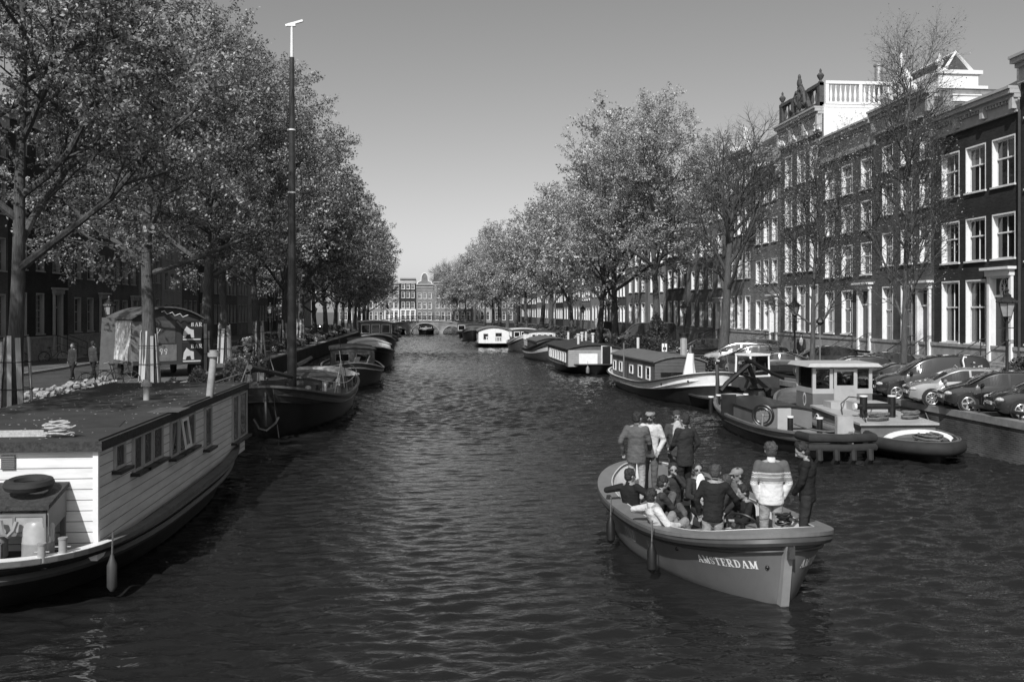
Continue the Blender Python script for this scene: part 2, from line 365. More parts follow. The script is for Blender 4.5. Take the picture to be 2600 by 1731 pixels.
def door_mesh(w, h, wm, dm, step, rng):
    g = MB(); d = .3
    g.box(0, -.03, step, .1, d, h); g.box(w-.1, -.03, step, w, d, h); g.box(.1, -.03, h-.1, w-.1, d, h); g.box(.1, .1, h-.95, w-.1, .2, h-.86)
    q = MB(); q.box(.1, .16, step, w-.1, .22, h-.95)
    for (a, b) in ((.25, .48), (.52, .92)):
        for s in (0, 1):
            x0 = .1+(w-.2)*(.1+.42*s); x1 = x0+(w-.2)*.36; z0 = step+(h-.95-step)*a; z1 = step+(h-.95-step)*b; q.box(x0, .14, z0, x1, .16, z1)
    p = MB(); p.quad((.1, .18, h-.86), (w-.1, .18, h-.86), (w-.1, .18, h-.1), (.1, .18, h-.1))
    return g, q, p
def house(name, label, px0, px1, X=None, Y=None, side='R', top=14, floors=None, bays=3, wall=None, wm=WHITE, style='two', ww=1.15, cornice='plain', roofh=2.2,
          door_bay=None, base=1.65, depth=11, openings=None, seed=0, blank=None, xs=None, group='canal houses', roofm=None, cbot=None, stone=True, dormer=False, hoist=True, lintel=False, W=None, loc=None):
    rng = random.Random(seed+5)
    if side == 'R': ya, yb = Yx(px0, X), Yx(px1, X); W = ya-yb; loc = (X, ya, ST+.12); rz = -PI/2
    elif side == 'L': ya, yb = Yx(px0, X), Yx(px1, X); W = yb-ya; loc = (X, ya, ST+.12); rz = PI/2
    else:
        a, b = atY(px0, HZ, Y), atY(px1, HZ, Y); W = b.x-a.x; loc = (a.x, Y, ST); rz = 0
    o = thing(name, label, 'house', loc, rz, group=group)
    z0w = loc[2]
    if floors is None:
        n = 4; hgt = top-1.3-base; u = hgt/n
        floors = [(base+u*i+(.5 if i else 0), u*(.74 if i == 0 else .58)) for i in range(n)]
    else: floors = [(a-z0w, b-a) for a, b in floors]
    topl = top-z0w if floors is not None else top
    ops = []
    m = (W-bays*ww)/(bays+1)
    if openings is None:
        cx = xs if xs else [m+ww/2+i*(ww+m) for i in range(bays)]
        for fi, (zb, h) in enumerate(floors):
            for bi, c in enumerate(cx):
                if blank and (fi, bi) in blank: continue
                if fi == 0 and door_bay == bi: ops.append((c-.62, c+.62, .5, zb+h, 'door'))
                else: ops.append((c-ww/2, c+ww/2, zb, zb+h, 'win'))
    else: ops = [(a, b, c-z0w, d-z0w, k) for a, b, c, d, k in openings]
    zc = topl-1.0 if cbot is None else cbot-z0w
    # wall with real openings
    X_ = sorted(set([0, W]+[v for q in ops for v in q[:2]])); Z_ = sorted(set([-.3, base-.15, topl]+[v for q in ops for v in q[2:4]]))
    g = MB(); gs = MB()
    for i in range(len(X_)-1):
        for j in range(len(Z_)-1):
            mx_, mz_ = (X_[i]+X_[i+1])/2, (Z_[j]+Z_[j+1])/2
            if any(q[0] < mx_ < q[1] and q[2] < mz_ < q[3] for q in ops): continue
            g.quad((X_[i], 0, Z_[j]), (X_[i+1], 0, Z_[j]), (X_[i+1], 0, Z_[j+1]), (X_[i], 0, Z_[j+1]))
    D = .26
    for (a, b, c, d, k) in ops:
        g.quad((a, 0, c), (a, D, c), (a, D, d), (a, 0, d)); g.quad((b, 0, c), (b, 0, d), (b, D, d), (b, D, c)); g.quad((a, 0, d), (a, D, d), (b, D, d), (b, 0, d)); g.quad((a, 0, c), (b, 0, c), (b, D, c), (a, D, c))
    g.quad((0, 0, -.3), (0, 0, topl), (0, depth, topl), (0, depth, -.3)); g.quad((W, 0, -.3), (W, depth, -.3), (W, depth, topl), (W, 0, topl))
    g.quad((0, depth, -.3), (0, depth, topl), (W, depth, topl), (W, depth, -.3)); g.quad((0, 0, topl), (W, 0, topl), (W, depth, topl), (0, depth, topl))
    g.quad((0.03, 1.2, -.3), (W-.03, 1.2, -.3), (W-.03, 1.2, topl-.02), (0.03, 1.2, topl-.02))
    wl = g.build('wall', wall, o)
    if stone:
        b = MB(); b.box(.02, -.07, -.3, W-.02, -.004, base-.32); b.box(.02, -.12, base-.32, W-.02, -.004, base-.16)
        # cut: leave the base whole, doors stand proud on their stoop
        b.build('stone_base', STONE, o)
    for (a, b, c, d, k) in ops:
        w_, h_ = b-a, d-c
        if k.startswith('win'):
            stl = k[4:] or style
            if h_ < .6: stl = 'fixed'
            wmh, pm = window_meshes(w_, h_, stl, D, wm)
            wo = ob('window', wmh, o); wo.location = (a, 0, c); po = ob('pane', rng.choice(pm), wo)
        else:
            g1, q1, p1 = door_mesh(w_, d, wm, None, c, rng)
            do = g1.build('door', wm, o); do.location = (a, -.02, 0); q1.build('door_leaf', DOORM, do); p1.build('pane', GLASS, do)
            hd = MB(); hd.box(-.15, -.25, d, w_+.15, .0, d+.28); hd.box(-.3, -.42, d+.28, w_+.3, -.0, d+.4); 
            for xx in (-.12, w_-.06): hd.box(xx, -.16, c, xx+.18, -.032, d)
            hd.build('door_surround', wm, do)
            stp = MB()
            n = 5
            for i in range(n): stp.box(-.25, -.3-.28*(n-i), -.3, w_+.25, -.3-.28*(n-i-1), c*(i+1)/(n+1))
            stp.box(-.25, -.3, -.3, w_+.25, -.03, c-.01)
            so = stp.build('stoop', STONE, o); so.location = (a, 0, 0)
            for xx in (-.22, w_+.22):
                rl = MB()
                for yy, zz in ((-1.68, 0), (-.4, c)): rl.tube([(xx, yy, zz-.1), (xx, yy, zz+1.0)], .025, n=5)
                rl.tube([(xx, -1.68, 1.0), (xx, -.4, c+1.0), (xx, -.05, c+1.0)], .025, n=5); rl.tube([(xx, -1.68, .55), (xx, -.4, c+.5)], .015, n=4)
                ro = rl.build('railing', IRON, o); ro.location = (a, 0, 0)
    # cornice
    if cornice:
        c = MB(); ov = .0
        c.box(-.0, -.1, zc, W, -.004, topl-.42); c.box(-.02, -.28, topl-.42, W+.02, .3, topl-.24); c.box(-.04, -.5, topl-.24, W+.04, .3, topl-.04); c.box(-.05, -.58, topl-.04, W+.05, .3, topl+.08)
        c.box(-.0, -.16, zc-.1, W, -.004, zc)
        if cornice == 'dentil':
            x = .1
            while x < W-.1: c.box(x, -.24, topl-.56, x+.1, -.1, topl-.42); x += .24
        if cornice in ('bracket', 'dentil'):
            for i in range(bays+1):
                x = .05+(W-.35)*i/bays; c.box(x, -.34, zc+.05, x+.25, -.1, topl-.42)
        c.build('cornice', CORN if wm is WHITE else wm, o)
    if roofh:
        r = MB(); y0, y1, ym = .25, depth-.2, depth*.42
        r.add([(0.05, y0, topl), (W-.05, y0, topl), (W-.05, ym, topl+roofh), (.05, ym, topl+roofh), (.05, y1, topl), (W-.05, y1, topl)], [(0, 1, 2, 3), (3, 2, 5, 4), (0, 3, 4), (1, 5, 2)])
        r.build('roof', roofm or TILE, o)
        ch = MB(); x = W*rng.choice((.12, .85)); ch.box(x-.45, ym-.4, topl+roofh-1.0, x+.45, ym+.4, topl+roofh+1.2)
        for i in (-1, 0, 1): ch.cyl((x+i*.25, ym, topl+roofh+1.2), .1, .35, n=8)
        ch.build('chimney', BR3, o)
    if hoist:
        hb = MB(); hb.box(W/2-.12, -1.1, topl+.15, W/2+.12, .3, topl+.42); hb.box(W/2-.17, -1.15, topl+.42, W/2+.17, .3, topl+.48)
        hb.build('hoist_beam', wm, o)
    return o, W, topl
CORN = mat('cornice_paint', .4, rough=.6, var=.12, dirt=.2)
DOORM = mat('door_paint', .02, rough=.25, var=.2)
TILE = lines('roof_tiles', .09, .03, .24, axis='X', width=.25, dirt=.5)
BR1 = brick('brick_nearly_black', .035, mortar=.04); BR2 = brick('brick_dark', .09, mortar=.13); BR3 = brick('brick_mid', .18, mortar=.24); BR4 = brick('brick_warm', .19, mortar=.24); PLAS = mat('plastered_wall', .3, var=.15, dirt=.3, scale=1)
H = lambda *a, **k: house('canal_house', *a, **k)
FX = 26.0
yl = lambda a, b: Yx(a, FX)-Yx(b, FX)       # local x of pixel b in a house that starts at pixel a
def op(p0, *L):
    return [(yl(p0, a), yl(p0, b), c, d, k) for a, b, c, d, k in L]
f1 = [(2.85, 5.9), (6.8, 8.85), (10.1, 12.3)]
o1, W1, t1 = H('nearly black brick house with three tall windows per floor, nearest on the right bank', 2372, 2590, X=FX, top=14.25, cbot=13.3, wall=BR1, bays=3, cornice='dentil',
  openings=op(2372, *[(a, b, c, d, 'win_big') for (a, b) in ((2391, 2436), (2452, 2503)) for (c, d) in f1], (2519, 2578, 6.8, 8.85, 'win_big'), (2519, 2578, 10.1, 12.3, 'win_big'), (2518, 2572, 2.1, 6.0, 'door')))
f2 = [(2.7, 5.8), (7.0, 8.85), (9.9, 11.6), (12.4, 13.8)]
o2, W2, t2 = H('dark house with white attic box, carved crest and triangular dormer on its roof', 2224, 2372, X=FX, top=15.9, cbot=14.7, wall=BR2, bays=3, roofh=0, cornice='bracket', hoist=False,
  openings=op(2224, *[(a, b, c, d, 'win_two') for (a, b) in ((2240, 2267), (2287, 2316)) for (c, d) in f2], *[(2335, 2362, c, d, 'win_two') for c, d in f2[1:]], (2335, 2364, 2.1, 5.6, 'door')))
f3 = [(3.0, 5.7), (6.6, 8.5), (9.3, 11.0), (11.7, 13.5)]
o3, W3, t3 = H('brown brick house with a small attic window in its plaster frieze', 2087, 2224, X=FX, top=15.6, cbot=14.2, wall=BR2, bays=3, roofh=1.0, hoist=False,
  openings=op(2087, *[(a, b, c, d, 'win_two') for (a, b) in ((2095, 2118), (2137, 2164)) for (c, d) in f3], *[(2186, 2213, c, d, 'win_two') for c, d in f3[1:]], (2184, 2212, 2.1, 5.7, 'door')))
f4 = [(3.0, 6.2), (7.2, 9.6), (10.5, 12.6), (13.4, 15.6)]
o4, W4, t4 = H('tall house with white side wall, balustrade and dark sculpted crest at the roof', 1982, 2087, X=FX, top=17.9, cbot=16.4, wall=BR2, bays=3, roofh=0, cornice='bracket', hoist=False,
  openings=op(1982, *[(a, b, c, d, 'win_two') for (a, b) in ((1993, 2011), (2024, 2045), (2056, 2077)) for (c, d) in f4]))
o5, W5, t5 = H('brick house between the balustraded house and the neck gable, with slate roof slope', 1912, 1982, X=FX, top=15.4, wall=BR3, bays=3, cornice='dentil', roofh=3, seed=3, door_bay=2, ww=1.1)
o6, W6, t6 = H('tall bay windowed house with white neck gable and three white framed windows', 1848, 1912, X=FX, top=17.6, wall=BR3, bays=3, roofh=2.4, seed=4, style='grid', ww=1.25)
o7, W7, t7 = H('brick house with four narrow window bays behind the bare elm', 1744, 1848, X=FX, top=15.2, wall=BR3, bays=4, seed=5, ww=1.2, cornice='dentil', door_bay=3)
o8, W8, t8 = H('house with round arched white window frames behind the big leafy elm', 1690, 1744, X=FX, top=16.5, wall=BR2, bays=3, seed=6, ww=1.5, style='big')
H('pale plastered house with tall narrow windows beside the arched one', 1646, 1690, X=FX, top=15.5, wall=PLAS, bays=3, seed=7, ww=1.3)
H('brick house with broad white ground floor windows beyond the plastered house', 1590, 1646, X=FX, top=16.2, wall=BR3, bays=3, seed=8, ww=1.9, style='big')
desc = ['dark brick house with white sash windows', 'mid brick house with wide white frames', 'pale plastered house with dark doorway', 'narrow dark house with close window bays']
edges = [1590, 1556, 1528, 1500, 1476, 1452, 1430, 1411, 1394, 1378, 1363, 1349, 1336, 1324, 1312, 1301, 1291]
ordn = ['first', 'second', 'third', 'fourth', 'fifth', 'sixth', 'seventh', 'eighth', 'ninth', 'tenth', 'eleventh', 'twelfth', 'thirteenth', 'fourteenth', 'fifteenth', 'sixteenth']
for i in range(16):
    a, b = edges[i+1], edges[i]
    H('%s, %s from the plastered one on the right bank' % (desc[(i*3+i//4) % 4], ordn[i]), a, b, X=FX, top=13.6+rnd.random()*3.2, wall=(BR2, BR3, PLAS, BR1)[(i*3+i//4) % 4], bays=3 if i % 3 else 4, seed=20+i, ww=1.3, hoist=i % 2 == 0, cornice='plain', stone=False)
# roof works on the near right houses (local frames)
g = MB(); g.box(.1, .25, t2, W2-.02, 2.4, t2+.75); g.box(0, .12, t2+.75, W2+.08, 2.6, t2+.95); g.box(0.05, .2, t2, W2+.04, 2.9, t2+.16); g.build('attic_box', WHITE, o2)
g = MB(); g.box(W2+.003, .4, t2-1.9, W2+.12, 3.6, t2-.12); g.build('side_boarding', lines('grey_boarding', .3, .12, .16, dirt=.7), o2)
g = MB(); zt2 = t2+.95; g.add([(x, y, z) for x in (.6, W2-.35) for y, z in ((.75, zt2), (2.15, zt2), (1.35, zt2+.95))], [(0, 1, 2), (5, 4, 3), (0, 2, 5, 3), (1, 4, 5, 2), (0, 3, 4, 1)]); g.build('dormer_roof', lines('tiles_along', .09, .03, .22, axis='X', width=.3, dirt=.5), o2)
g = MB(); xe = W2-.33; g.tube([(xe, .7, zt2), (xe, 1.35, zt2+1.0), (xe, 2.3, zt2)], .11, n=4, smooth=False); g.tube([(.5, 1.35, zt2+1.0), (xe, 1.35, zt2+1.0)], .08, n=4, smooth=False); g.tube([(.5, .72, zt2+.03), (xe, .72, zt2+.03)], .06, n=4, smooth=False); g.build('dormer_trim', WHITE, o2)
g = MB(); tq = 17.35-o1.location.z; g.add([(x, y, z) for x in (.2, W1-.3) for y, z in ((3.2, t1), (9.5, t1), (6.2, tq))], [(0, 1, 2), (5, 4, 3), (0, 2, 5, 3), (1, 4, 5, 2), (0, 3, 4, 1)]); g.build('rear_roof', MATS['tiles_along'], o1); g = MB(); g.box(.1, 6.1, tq-.05, W1-.2, 6.35, tq+.12); g.build('ridge', WHITE, o1)
def crest(o, x, y, z, s, m, name='carved_crest', seed=1):
    r = random.Random(seed); g = MB(); g.ell((x, y, z+.7*s), (.38*s, .14*s, .6*s), n=10, m=6)
    for k in range(34):
        a = r.uniform(0, 2*PI); q = r.uniform(.3, 1); px_ = x+math.cos(a)*.75*s*q*(1-.2*abs(math.sin(a))); pz_ = z+.75*s+math.sin(a)*.8*s*q
        g.ell((px_, y+r.uniform(-.12, .1), pz_), (r.uniform(.07, .18)*s, .1*s, r.uniform(.08, .22)*s), n=7, m=5, M=Matrix.Rotation(r.uniform(0, 3), 4, 'Y'))
    g.ell((x, y, z+1.75*s), (.2*s, .15*s, .3*s), n=8, m=6); g.ell((x, y, z+2.08*s), (.1*s, .1*s, .18*s), n=8, m=6)
    for sx in (-1, 1): g.tube([(x+sx*1.5*s, y, z), (x+sx*1.25*s, y, z+.35*s), (x+sx*.95*s, y, z+.3*s), (x+sx*.8*s, y, z+.8*s), (x+sx*.45*s, y, z+1.3*s)], [.1*s, .13*s, .16*s, .15*s, .1*s], n=7)
    return g.build(name, m, o)
crest(o2, W2*.46, .0, t2+.15, 1.15, WHITE, seed=2)
def finial(g, x, y, z, s=1):
    g.lathe([(.09, 0), (.13, .06), (.06, .14), (.16, .3), (.2, .42), (.13, .52), (.05, .58), (.07, .68), (.02, .8)], (x, y, z), n=10) if s == 1 else g.lathe([(a*s, b*s) for a, b in [(.09, 0), (.13, .06), (.06, .14), (.16, .3), (.2, .42), (.13, .52), (.05, .58), (.07, .68), (.02, .8)]], (x, y, z), n=10)
g = MB(); finial(g, W2-.2, .4, t2+.95, 1.1); g.build('finial', WHITE, o2)
# the balustraded house
g = MB(); g.box(W4+.004, .1, t4-4.2, W4+.1, 4.9, t4+.05); g.box(W4-.2, .12, t4, W4+.12, 4.95, t4+.2); g.build('white_side_wall', WHITE, o4)
g = MB(); g.box(W4-.15, .2, t4+1.55, W4+.15, 4.95, t4+1.75); g.box(W4-.15, .2, t4+.2, W4+.15, 4.95, t4+.36)
for y in (.2, 2.5, 4.75): g.box(W4-.13, y, t4+.36, W4+.13, y+.22, t4+1.55)
for i in range(13):
    y = .62+i*.33
    if abs(y-2.6) < .2: continue
    g.lathe([(.07, 0), (.07, .1), (.05, .16), (.1, .4), (.09, .55), (.045, .85), (.045, 1.02), (.07, 1.08), (.07, 1.19)], (W4, y, t4+.36), n=8)
g.build('balustrade', WHITE, o4)
OLD = mat('dark_sandstone', .07, rough=.85, var=.4, dirt=.3)
g = MB()
for (a, b) in ((.0, .5), (W4-.6, W4-.16), (W4*.3, W4*.36), (W4*.64, W4*.7)): g.box(a, -.1, t4+.1, b, .25, t4+1.7)
g.box(0, -.15, t4+.1, W4-.16, .3, t4+.4); g.box(0, -.12, t4+1.5, W4*.3, .25, t4+1.72); g.box(W4*.7, -.12, t4+1.5, W4-.16, .25, t4+1.72)
for q in (.12, .2, .78, .86):
    g.lathe([(.07, 0), (.05, .16), (.12, .4), (.05, .8), (.07, 1.1)], (W4*q, .05, t4+.4), n=8)
finial(g, .25, .05, t4+1.7, 1.2); finial(g, W4-.35, .05, t4+1.7, 1.2); g.build('stone_parapet', OLD, o4)
crest(o4, W4*.5, -.05, t4+.4, 1.2, OLD, seed=5)
for i in range(4):
    crest(o4, W4*(.08+.28*i), -.14, t4-1.5, .42, WHITE, name='carved_console', seed=9+i)
g = MB(); g.box(W4-3.4, 5.0, t4-1, W4+.08, 6.6, t4+1.5); g.build('roof_house', WHITE, o4)
g = MB(); g.cyl((W4-.6, 4.2, t4), .26, 3.0, n=12); g.cyl((W4-.6, 4.2, t4+2.95), .34, .12, n=12)
for i in range(3): g.cyl((W4-.5, 5.3+i*.5, t4+1.5), .17, .6+.15*i, n=10)
g.build('flue', STEEL, o4)
# neck gable on the bay windowed house + a few chimneys and flues
g = MB(); g.prism([(1, t6), (W6-1, t6), (W6-1.4, t6+.7), (W6-2.1, t6+1.0), (W6-2.1, t6+1.9), (W6/2, t6+2.3), (2.1, t6+1.9), (2.1, t6+1.0), (1.4, t6+.7)], -.05, .3); g.build('neck_gable', OFFWHITE, o6)
g = MB(); g.cyl((W1-.9, 1.6, t1), .16, 3.0, n=10); g.cyl((W1-.9, 1.6, t1+2.95), .26, .12, n=10); g.build('flue', OFFWHITE, o1)
g = MB(); g.cyl((W1-2.6, 2.6, t1), .2, 1.6, n=10); g.cyl((W1-2.6, 2.6, t1+1.6), .3, .1, n=10); g.build('flue', STEEL, o1)
# oval light over the front door, curtain folds, bell pull
g = MB(); dx = yl(2372, 2545)
for k in range(24):
    a, b = 2*PI*k/24, 2*PI*(k+1)/24
    g.cbox((dx+math.cos((a+b)/2)*.3, .1, 4.15+math.sin((a+b)/2)*.42), (.13, .05, .05), ry=-math.atan2(.42*math.cos((a+b)/2), -.3*math.sin((a+b)/2)))
for k in range(8): g.tube([(dx, .1, 4.15), (dx+math.cos(k*PI/4)*.3, .1, 4.15+math.sin(k*PI/4)*.42)], .014, n=4)
g.build('oval_fanlight', WHITE, o1)
g = MB(); g.tube([(W1+.1, -.1, 0), (W1+.1, -.1, t1-1)], .06, n=6); g.build('drainpipe', DGREY, o1)
# wall that closes the right edge of the picture
H('dark house cut off by the right edge of the photo', 2592, 2790, X=FX, top=15.5, wall=BR1, bays=3, seed=77, style='big', roofh=1.5)
# ---- left bank: row in shade behind the trees
XL = -24.5
le = [-160, 20, 172, 280, 352, 412, 462, 504, 540, 572, 602, 630, 656, 680, 702, 724, 746, 768, 790]
ldesc = ['dark brick house in shade with tall pale sash windows', 'shaded house with plaster doorcase and stone base', 'shaded narrow house with small paned windows', 'pale plastered house glimpsed in the shade']
lord = ['nearest'] + ordn[1:] + ['seventeenth', 'eighteenth', 'nineteenth']
for i in range(18):
    a, b = le[i], le[i+1]
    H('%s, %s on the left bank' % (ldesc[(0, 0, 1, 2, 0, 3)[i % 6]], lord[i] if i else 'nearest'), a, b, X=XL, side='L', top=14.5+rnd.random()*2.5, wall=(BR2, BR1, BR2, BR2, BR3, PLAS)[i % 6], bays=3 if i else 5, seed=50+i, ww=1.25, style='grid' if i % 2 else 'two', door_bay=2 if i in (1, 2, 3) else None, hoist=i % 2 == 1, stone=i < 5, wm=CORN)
# ---- far end behind the bridge
YF = 262
def zf(y): return EYE+(HZ-y)*YF*.98/FPX*1.0
far = [(860, 896, 716, 'grey brick corner house at the left of the group behind the far bridge', BR3), (896, 934, 712, 'brick house second from left behind the far bridge', BR2), (934, 976, 722, 'plain brown house third from left behind the far bridge', BR3),
       (976, 1014, 719, 'pale brick house with white shop front left of the dark one, behind the bridge', PLAS), (1016, 1056, 707, 'dark house with white cornice centred behind the far bridge', BR1),
       (1057, 1100, 722, 'brick house with rounded white bell gable behind the far bridge', BR3), (1101, 1150, 716, 'brick house right of the bell gable behind the far bridge', BR3), (1150, 1200, 712, 'broad brick house behind trees at the right of the far bridge', BR2),
       (1200, 1250, 722, 'pale house beyond the right end of the far bridge', PLAS), (1250, 1310, 712, 'dark corner house beyond the right end of the far bridge', BR2)]
for i, (a, b, ty, lb, m_) in enumerate(far):
    tp = EYE+(HZ-ty)/9.16
    wh = i in (3, 4)
    fo, Wf, tf = H(lb, a, b-.4, Y=YF, side='F', top=tp, cbot=tp-(1.3 if i == 4 else .8), wall=m_, bays=3, ww=.95, base=.5, seed=90+i, roofh=2.5 if i in (6, 7, 9) else 0, hoist=False, stone=False, group='houses behind the far bridge',
       openings=None, floors=[(2.0, 4.3), (5.2, 7.0), (8.1, 9.8), (10.5, 11.9)] if i != 5 else [(2.0, 4.2), (5.0, 6.9), (7.9, 9.5)])
    if i == 5:
        g = MB(); c = Wf/2; p = [(0.2, tf), (Wf-.2, tf), (Wf-.5, tf+.6), (c+1.0, tf+.9), (c+.9, tf+2.2), (c+.5, tf+2.9), (c, tf+3.1), (c-.5, tf+2.9), (c-.9, tf+2.2), (c-1.0, tf+.9), (.5, tf+.6)]
        g.prism(p, -.1, .3); g.build('gable_wall', BR3, fo)
        g = MB(); g.tube([(x, -.15, z) for x, z in p[1:]]+[(p[0][0], -.15, p[0][1])], .14, n=5); g.build('gable_trim', WHITE, fo)
    if i in (3, 4):
        g = MB(); g.box(0, -.15, 3.4, Wf, -.02, 3.8)
        for q in range(4): g.box((Wf-.3)*q/3, -.14, 0, (Wf-.3)*q/3+.3, -.02, 3.4)
        g.build('shop_front', WHITE, fo)
# ---- far bridge
YB = 184; bx0, bx1 = -11.5, 14.6
def btop(x): return 2.5-.0105*(x+.5)**2 if abs(x+.5) < 13 else .8
def bbot(x):
    for (c, hw, z) in ((-.55, 2.7, 1.95), (4.55, 1.7, 1.45), (-5.9, 1.8, 1.45)):
        if abs(x-c) < hw: return -.3+(z+.3)*math.sqrt(max(0, 1-((x-c)/hw)**2))**.9
    return -.5
bo = thing('stone_bridge', 'low three arched brick bridge crossing the far end of the canal', 'bridge', (0, YB, 0))
xsB = sorted(set([round(bx0+i*.15, 3) for i in range(int((bx1-bx0)/.15)+1)]+[c+s*h for c, h in ((-.55, 2.7), (4.55, 1.7), (-5.9, 1.8)) for s in (-.999, .999, 1.001, -1.001)]))
g = MB()
for a, b in zip(xsB, xsB[1:]):
    for y in (0, 8): g.quad((a, y, bbot(a)), (b, y, bbot(b)), (b, y, btop(b)), (a, y, btop(a)))
    g.quad((a, 0, bbot(a)), (a, 8, bbot(a)), (b, 8, bbot(b)), (b, 0, bbot(b))); g.quad((a, 0, btop(a)), (b, 0, btop(b)), (b, 8, btop(b)), (a, 8, btop(a)))
g.build('masonry', brick('bridge_brick', .2, w=.4, h=.12, dirt=.4), bo)
g = MB()
for (c, hw, z) in ((-.55, 2.7, 1.95), (4.55, 1.7, 1.45), (-5.9, 1.8, 1.45)):
    g.tube([(c+hw*1.04*math.cos(PI*k/16), -.05, -.3+(z+.42)*max(0, math.sin(PI*k/16))**.9) for k in range(17)], .12, n=4, smooth=False)
g.tube([(x, -.05, btop(x)) for x in np.linspace(bx0, bx1, 20)], .11, n=4, smooth=False); g.build('arch_stones', STONE, bo)
g = MB()
for y in (.3, 7.7):
    g.tube([(x, y, btop(x)+.95) for x in np.linspace(bx0, bx1, 20)], .04, n=4); g.tube([(x, y, btop(x)+.5) for x in np.linspace(bx0, bx1, 20)], .025, n=4)
    for x in np.linspace(bx0, bx1, 20): g.tube([(x, y, btop(x)), (x, y, btop(x)+1)], .04, n=4)
g.build('railing', IRON, bo)
# ================= trees =================
def leaf_mat(name, v, tv):
    m = bpy.data.materials.new(name); m.use_nodes = True; t = m.node_tree; N = t.nodes; l = t.links.new; N.remove(N['Principled BSDF'])
    ge = N.new('ShaderNodeNewGeometry'); co = N.new('ShaderNodeTexCoord')
    nz = N.new('ShaderNodeTexNoise'); nz.inputs['Scale'].default_value = .9; nz.inputs['Detail'].default_value = 3; l(co.outputs['Object'], nz.inputs['Vector'])
    a = N.new('ShaderNodeMapRange'); a.inputs[3].default_value = v*.25; a.inputs[4].default_value = v*1.85; l(ge.outputs['Random Per Island'], a.inputs[0])
    b = N.new('ShaderNodeMapRange'); b.inputs[1].default_value = .35; b.inputs[2].default_value = .65; b.inputs[3].default_value = .6; b.inputs[4].default_value = 1.3; l(nz.outputs[0], b.inputs[0])
    mm = N.new('ShaderNodeMath'); mm.operation = 'MULTIPLY'; l(a.outputs[0], mm.inputs[0]); l(b.outputs[0], mm.inputs[1])
    d = N.new('ShaderNodeBsdfDiffuse'); tr = N.new('ShaderNodeBsdfTranslucent'); gl = N.new('ShaderNodeBsdfGlossy'); gl.inputs['Roughness'].default_value = .45; gl.inputs[0].default_value = (.6, .6, .6, 1)
    l(mm.outputs[0], d.inputs[0]); m2 = N.new('ShaderNodeMath'); m2.operation = 'MULTIPLY'; m2.inputs[1].default_value = tv; l(mm.outputs[0], m2.inputs[0]); l(m2.outputs[0], tr.inputs[0])
    mi = N.new('ShaderNodeMixShader'); mi.inputs[0].default_value = .4; l(d.outputs[0], mi.inputs[1]); l(tr.outputs[0], mi.inputs[2])
    m3 = N.new('ShaderNodeMixShader'); m3.inputs[0].default_value = .05; l(mi.outputs[0], m3.inputs[1]); l(gl.outputs[0], m3.inputs[2])
    l(m3.outputs[0], N['Material Output'].inputs[0]); return m
LEAF = leaf_mat('elm_leaf', .3, .9); LEAF_LIT = leaf_mat('elm_leaf_lit', .44, 1.0)  # second tone: same elm leaf, sunlit brightness put into the colour
BARK = mat('bark', .075, rough=.95, var=.5, scale=7, stretch=(3, 3, .5), bump=1.5)
TWIG = mat('twig', .055, rough=.9, var=.3)
PAL = mat('pale_bark', .11, rough=.9, var=.5, scale=5, bump=1)
def grow_tree(seed, spec):
    r = random.Random(seed); br = []; tips = []
    def grow(p, d, L, rad, lv, rel=0):
        sp = spec[lv]; n = sp['seg']; pts = [p.copy()]; rs = [rad]; dd = d.copy(); q = p.copy()
        for i in range(n):
            dd = dd+Vector((r.uniform(-1, 1), r.uniform(-1, 1), r.uniform(-1, 1)))*sp['wob']+Vector((0, 0, sp['up'])); dd.normalize()
            q = q+dd*(L/n); pts.append(q.copy()); rs.append(rad*(1-(1-sp['tap'])*(i+1)/n))
        br.append((pts, rs, lv))
        if lv+1 < len(spec):
            c = sp['kids']; az = r.uniform(0, 2*PI)
            for k in range(c):
                t = sp['t0']+(1-sp['t0'])*((k+r.uniform(.2, .9))/c); t = min(t, .999); x = t*n; i = int(x); f = x-i
                pos = pts[i].lerp(pts[i+1], f); bd = (pts[i+1]-pts[i]).normalized(); az += 2.4+r.uniform(-.5, .5)
                a = bd.orthogonal().normalized(); b = bd.cross(a); side = a*math.cos(az)+b*math.sin(az)
                an = R(r.uniform(*sp['ang'])); nd = bd*math.cos(an)+side*math.sin(an)
                ln = sp['len']*r.uniform(.7, 1.25)*(1-sp['fall']*(t-sp['t0'])/(1-sp['t0']+1e-6)); rr = rs[i]*(1-f)+rs[i+1]*f
                grow(pos, nd.normalized(), ln, min(rr*.75, sp['krad']*r.uniform(.8, 1.2)), lv+1)
        if lv >= len(spec)-2: tips.append((pts, lv))
    grow(Vector((0, 0, -.1)), Vector((spec[0].get('lean', 0), 0, 1)).normalized(), spec[0]['L'], spec[0]['rad'], 0)
    return br, tips
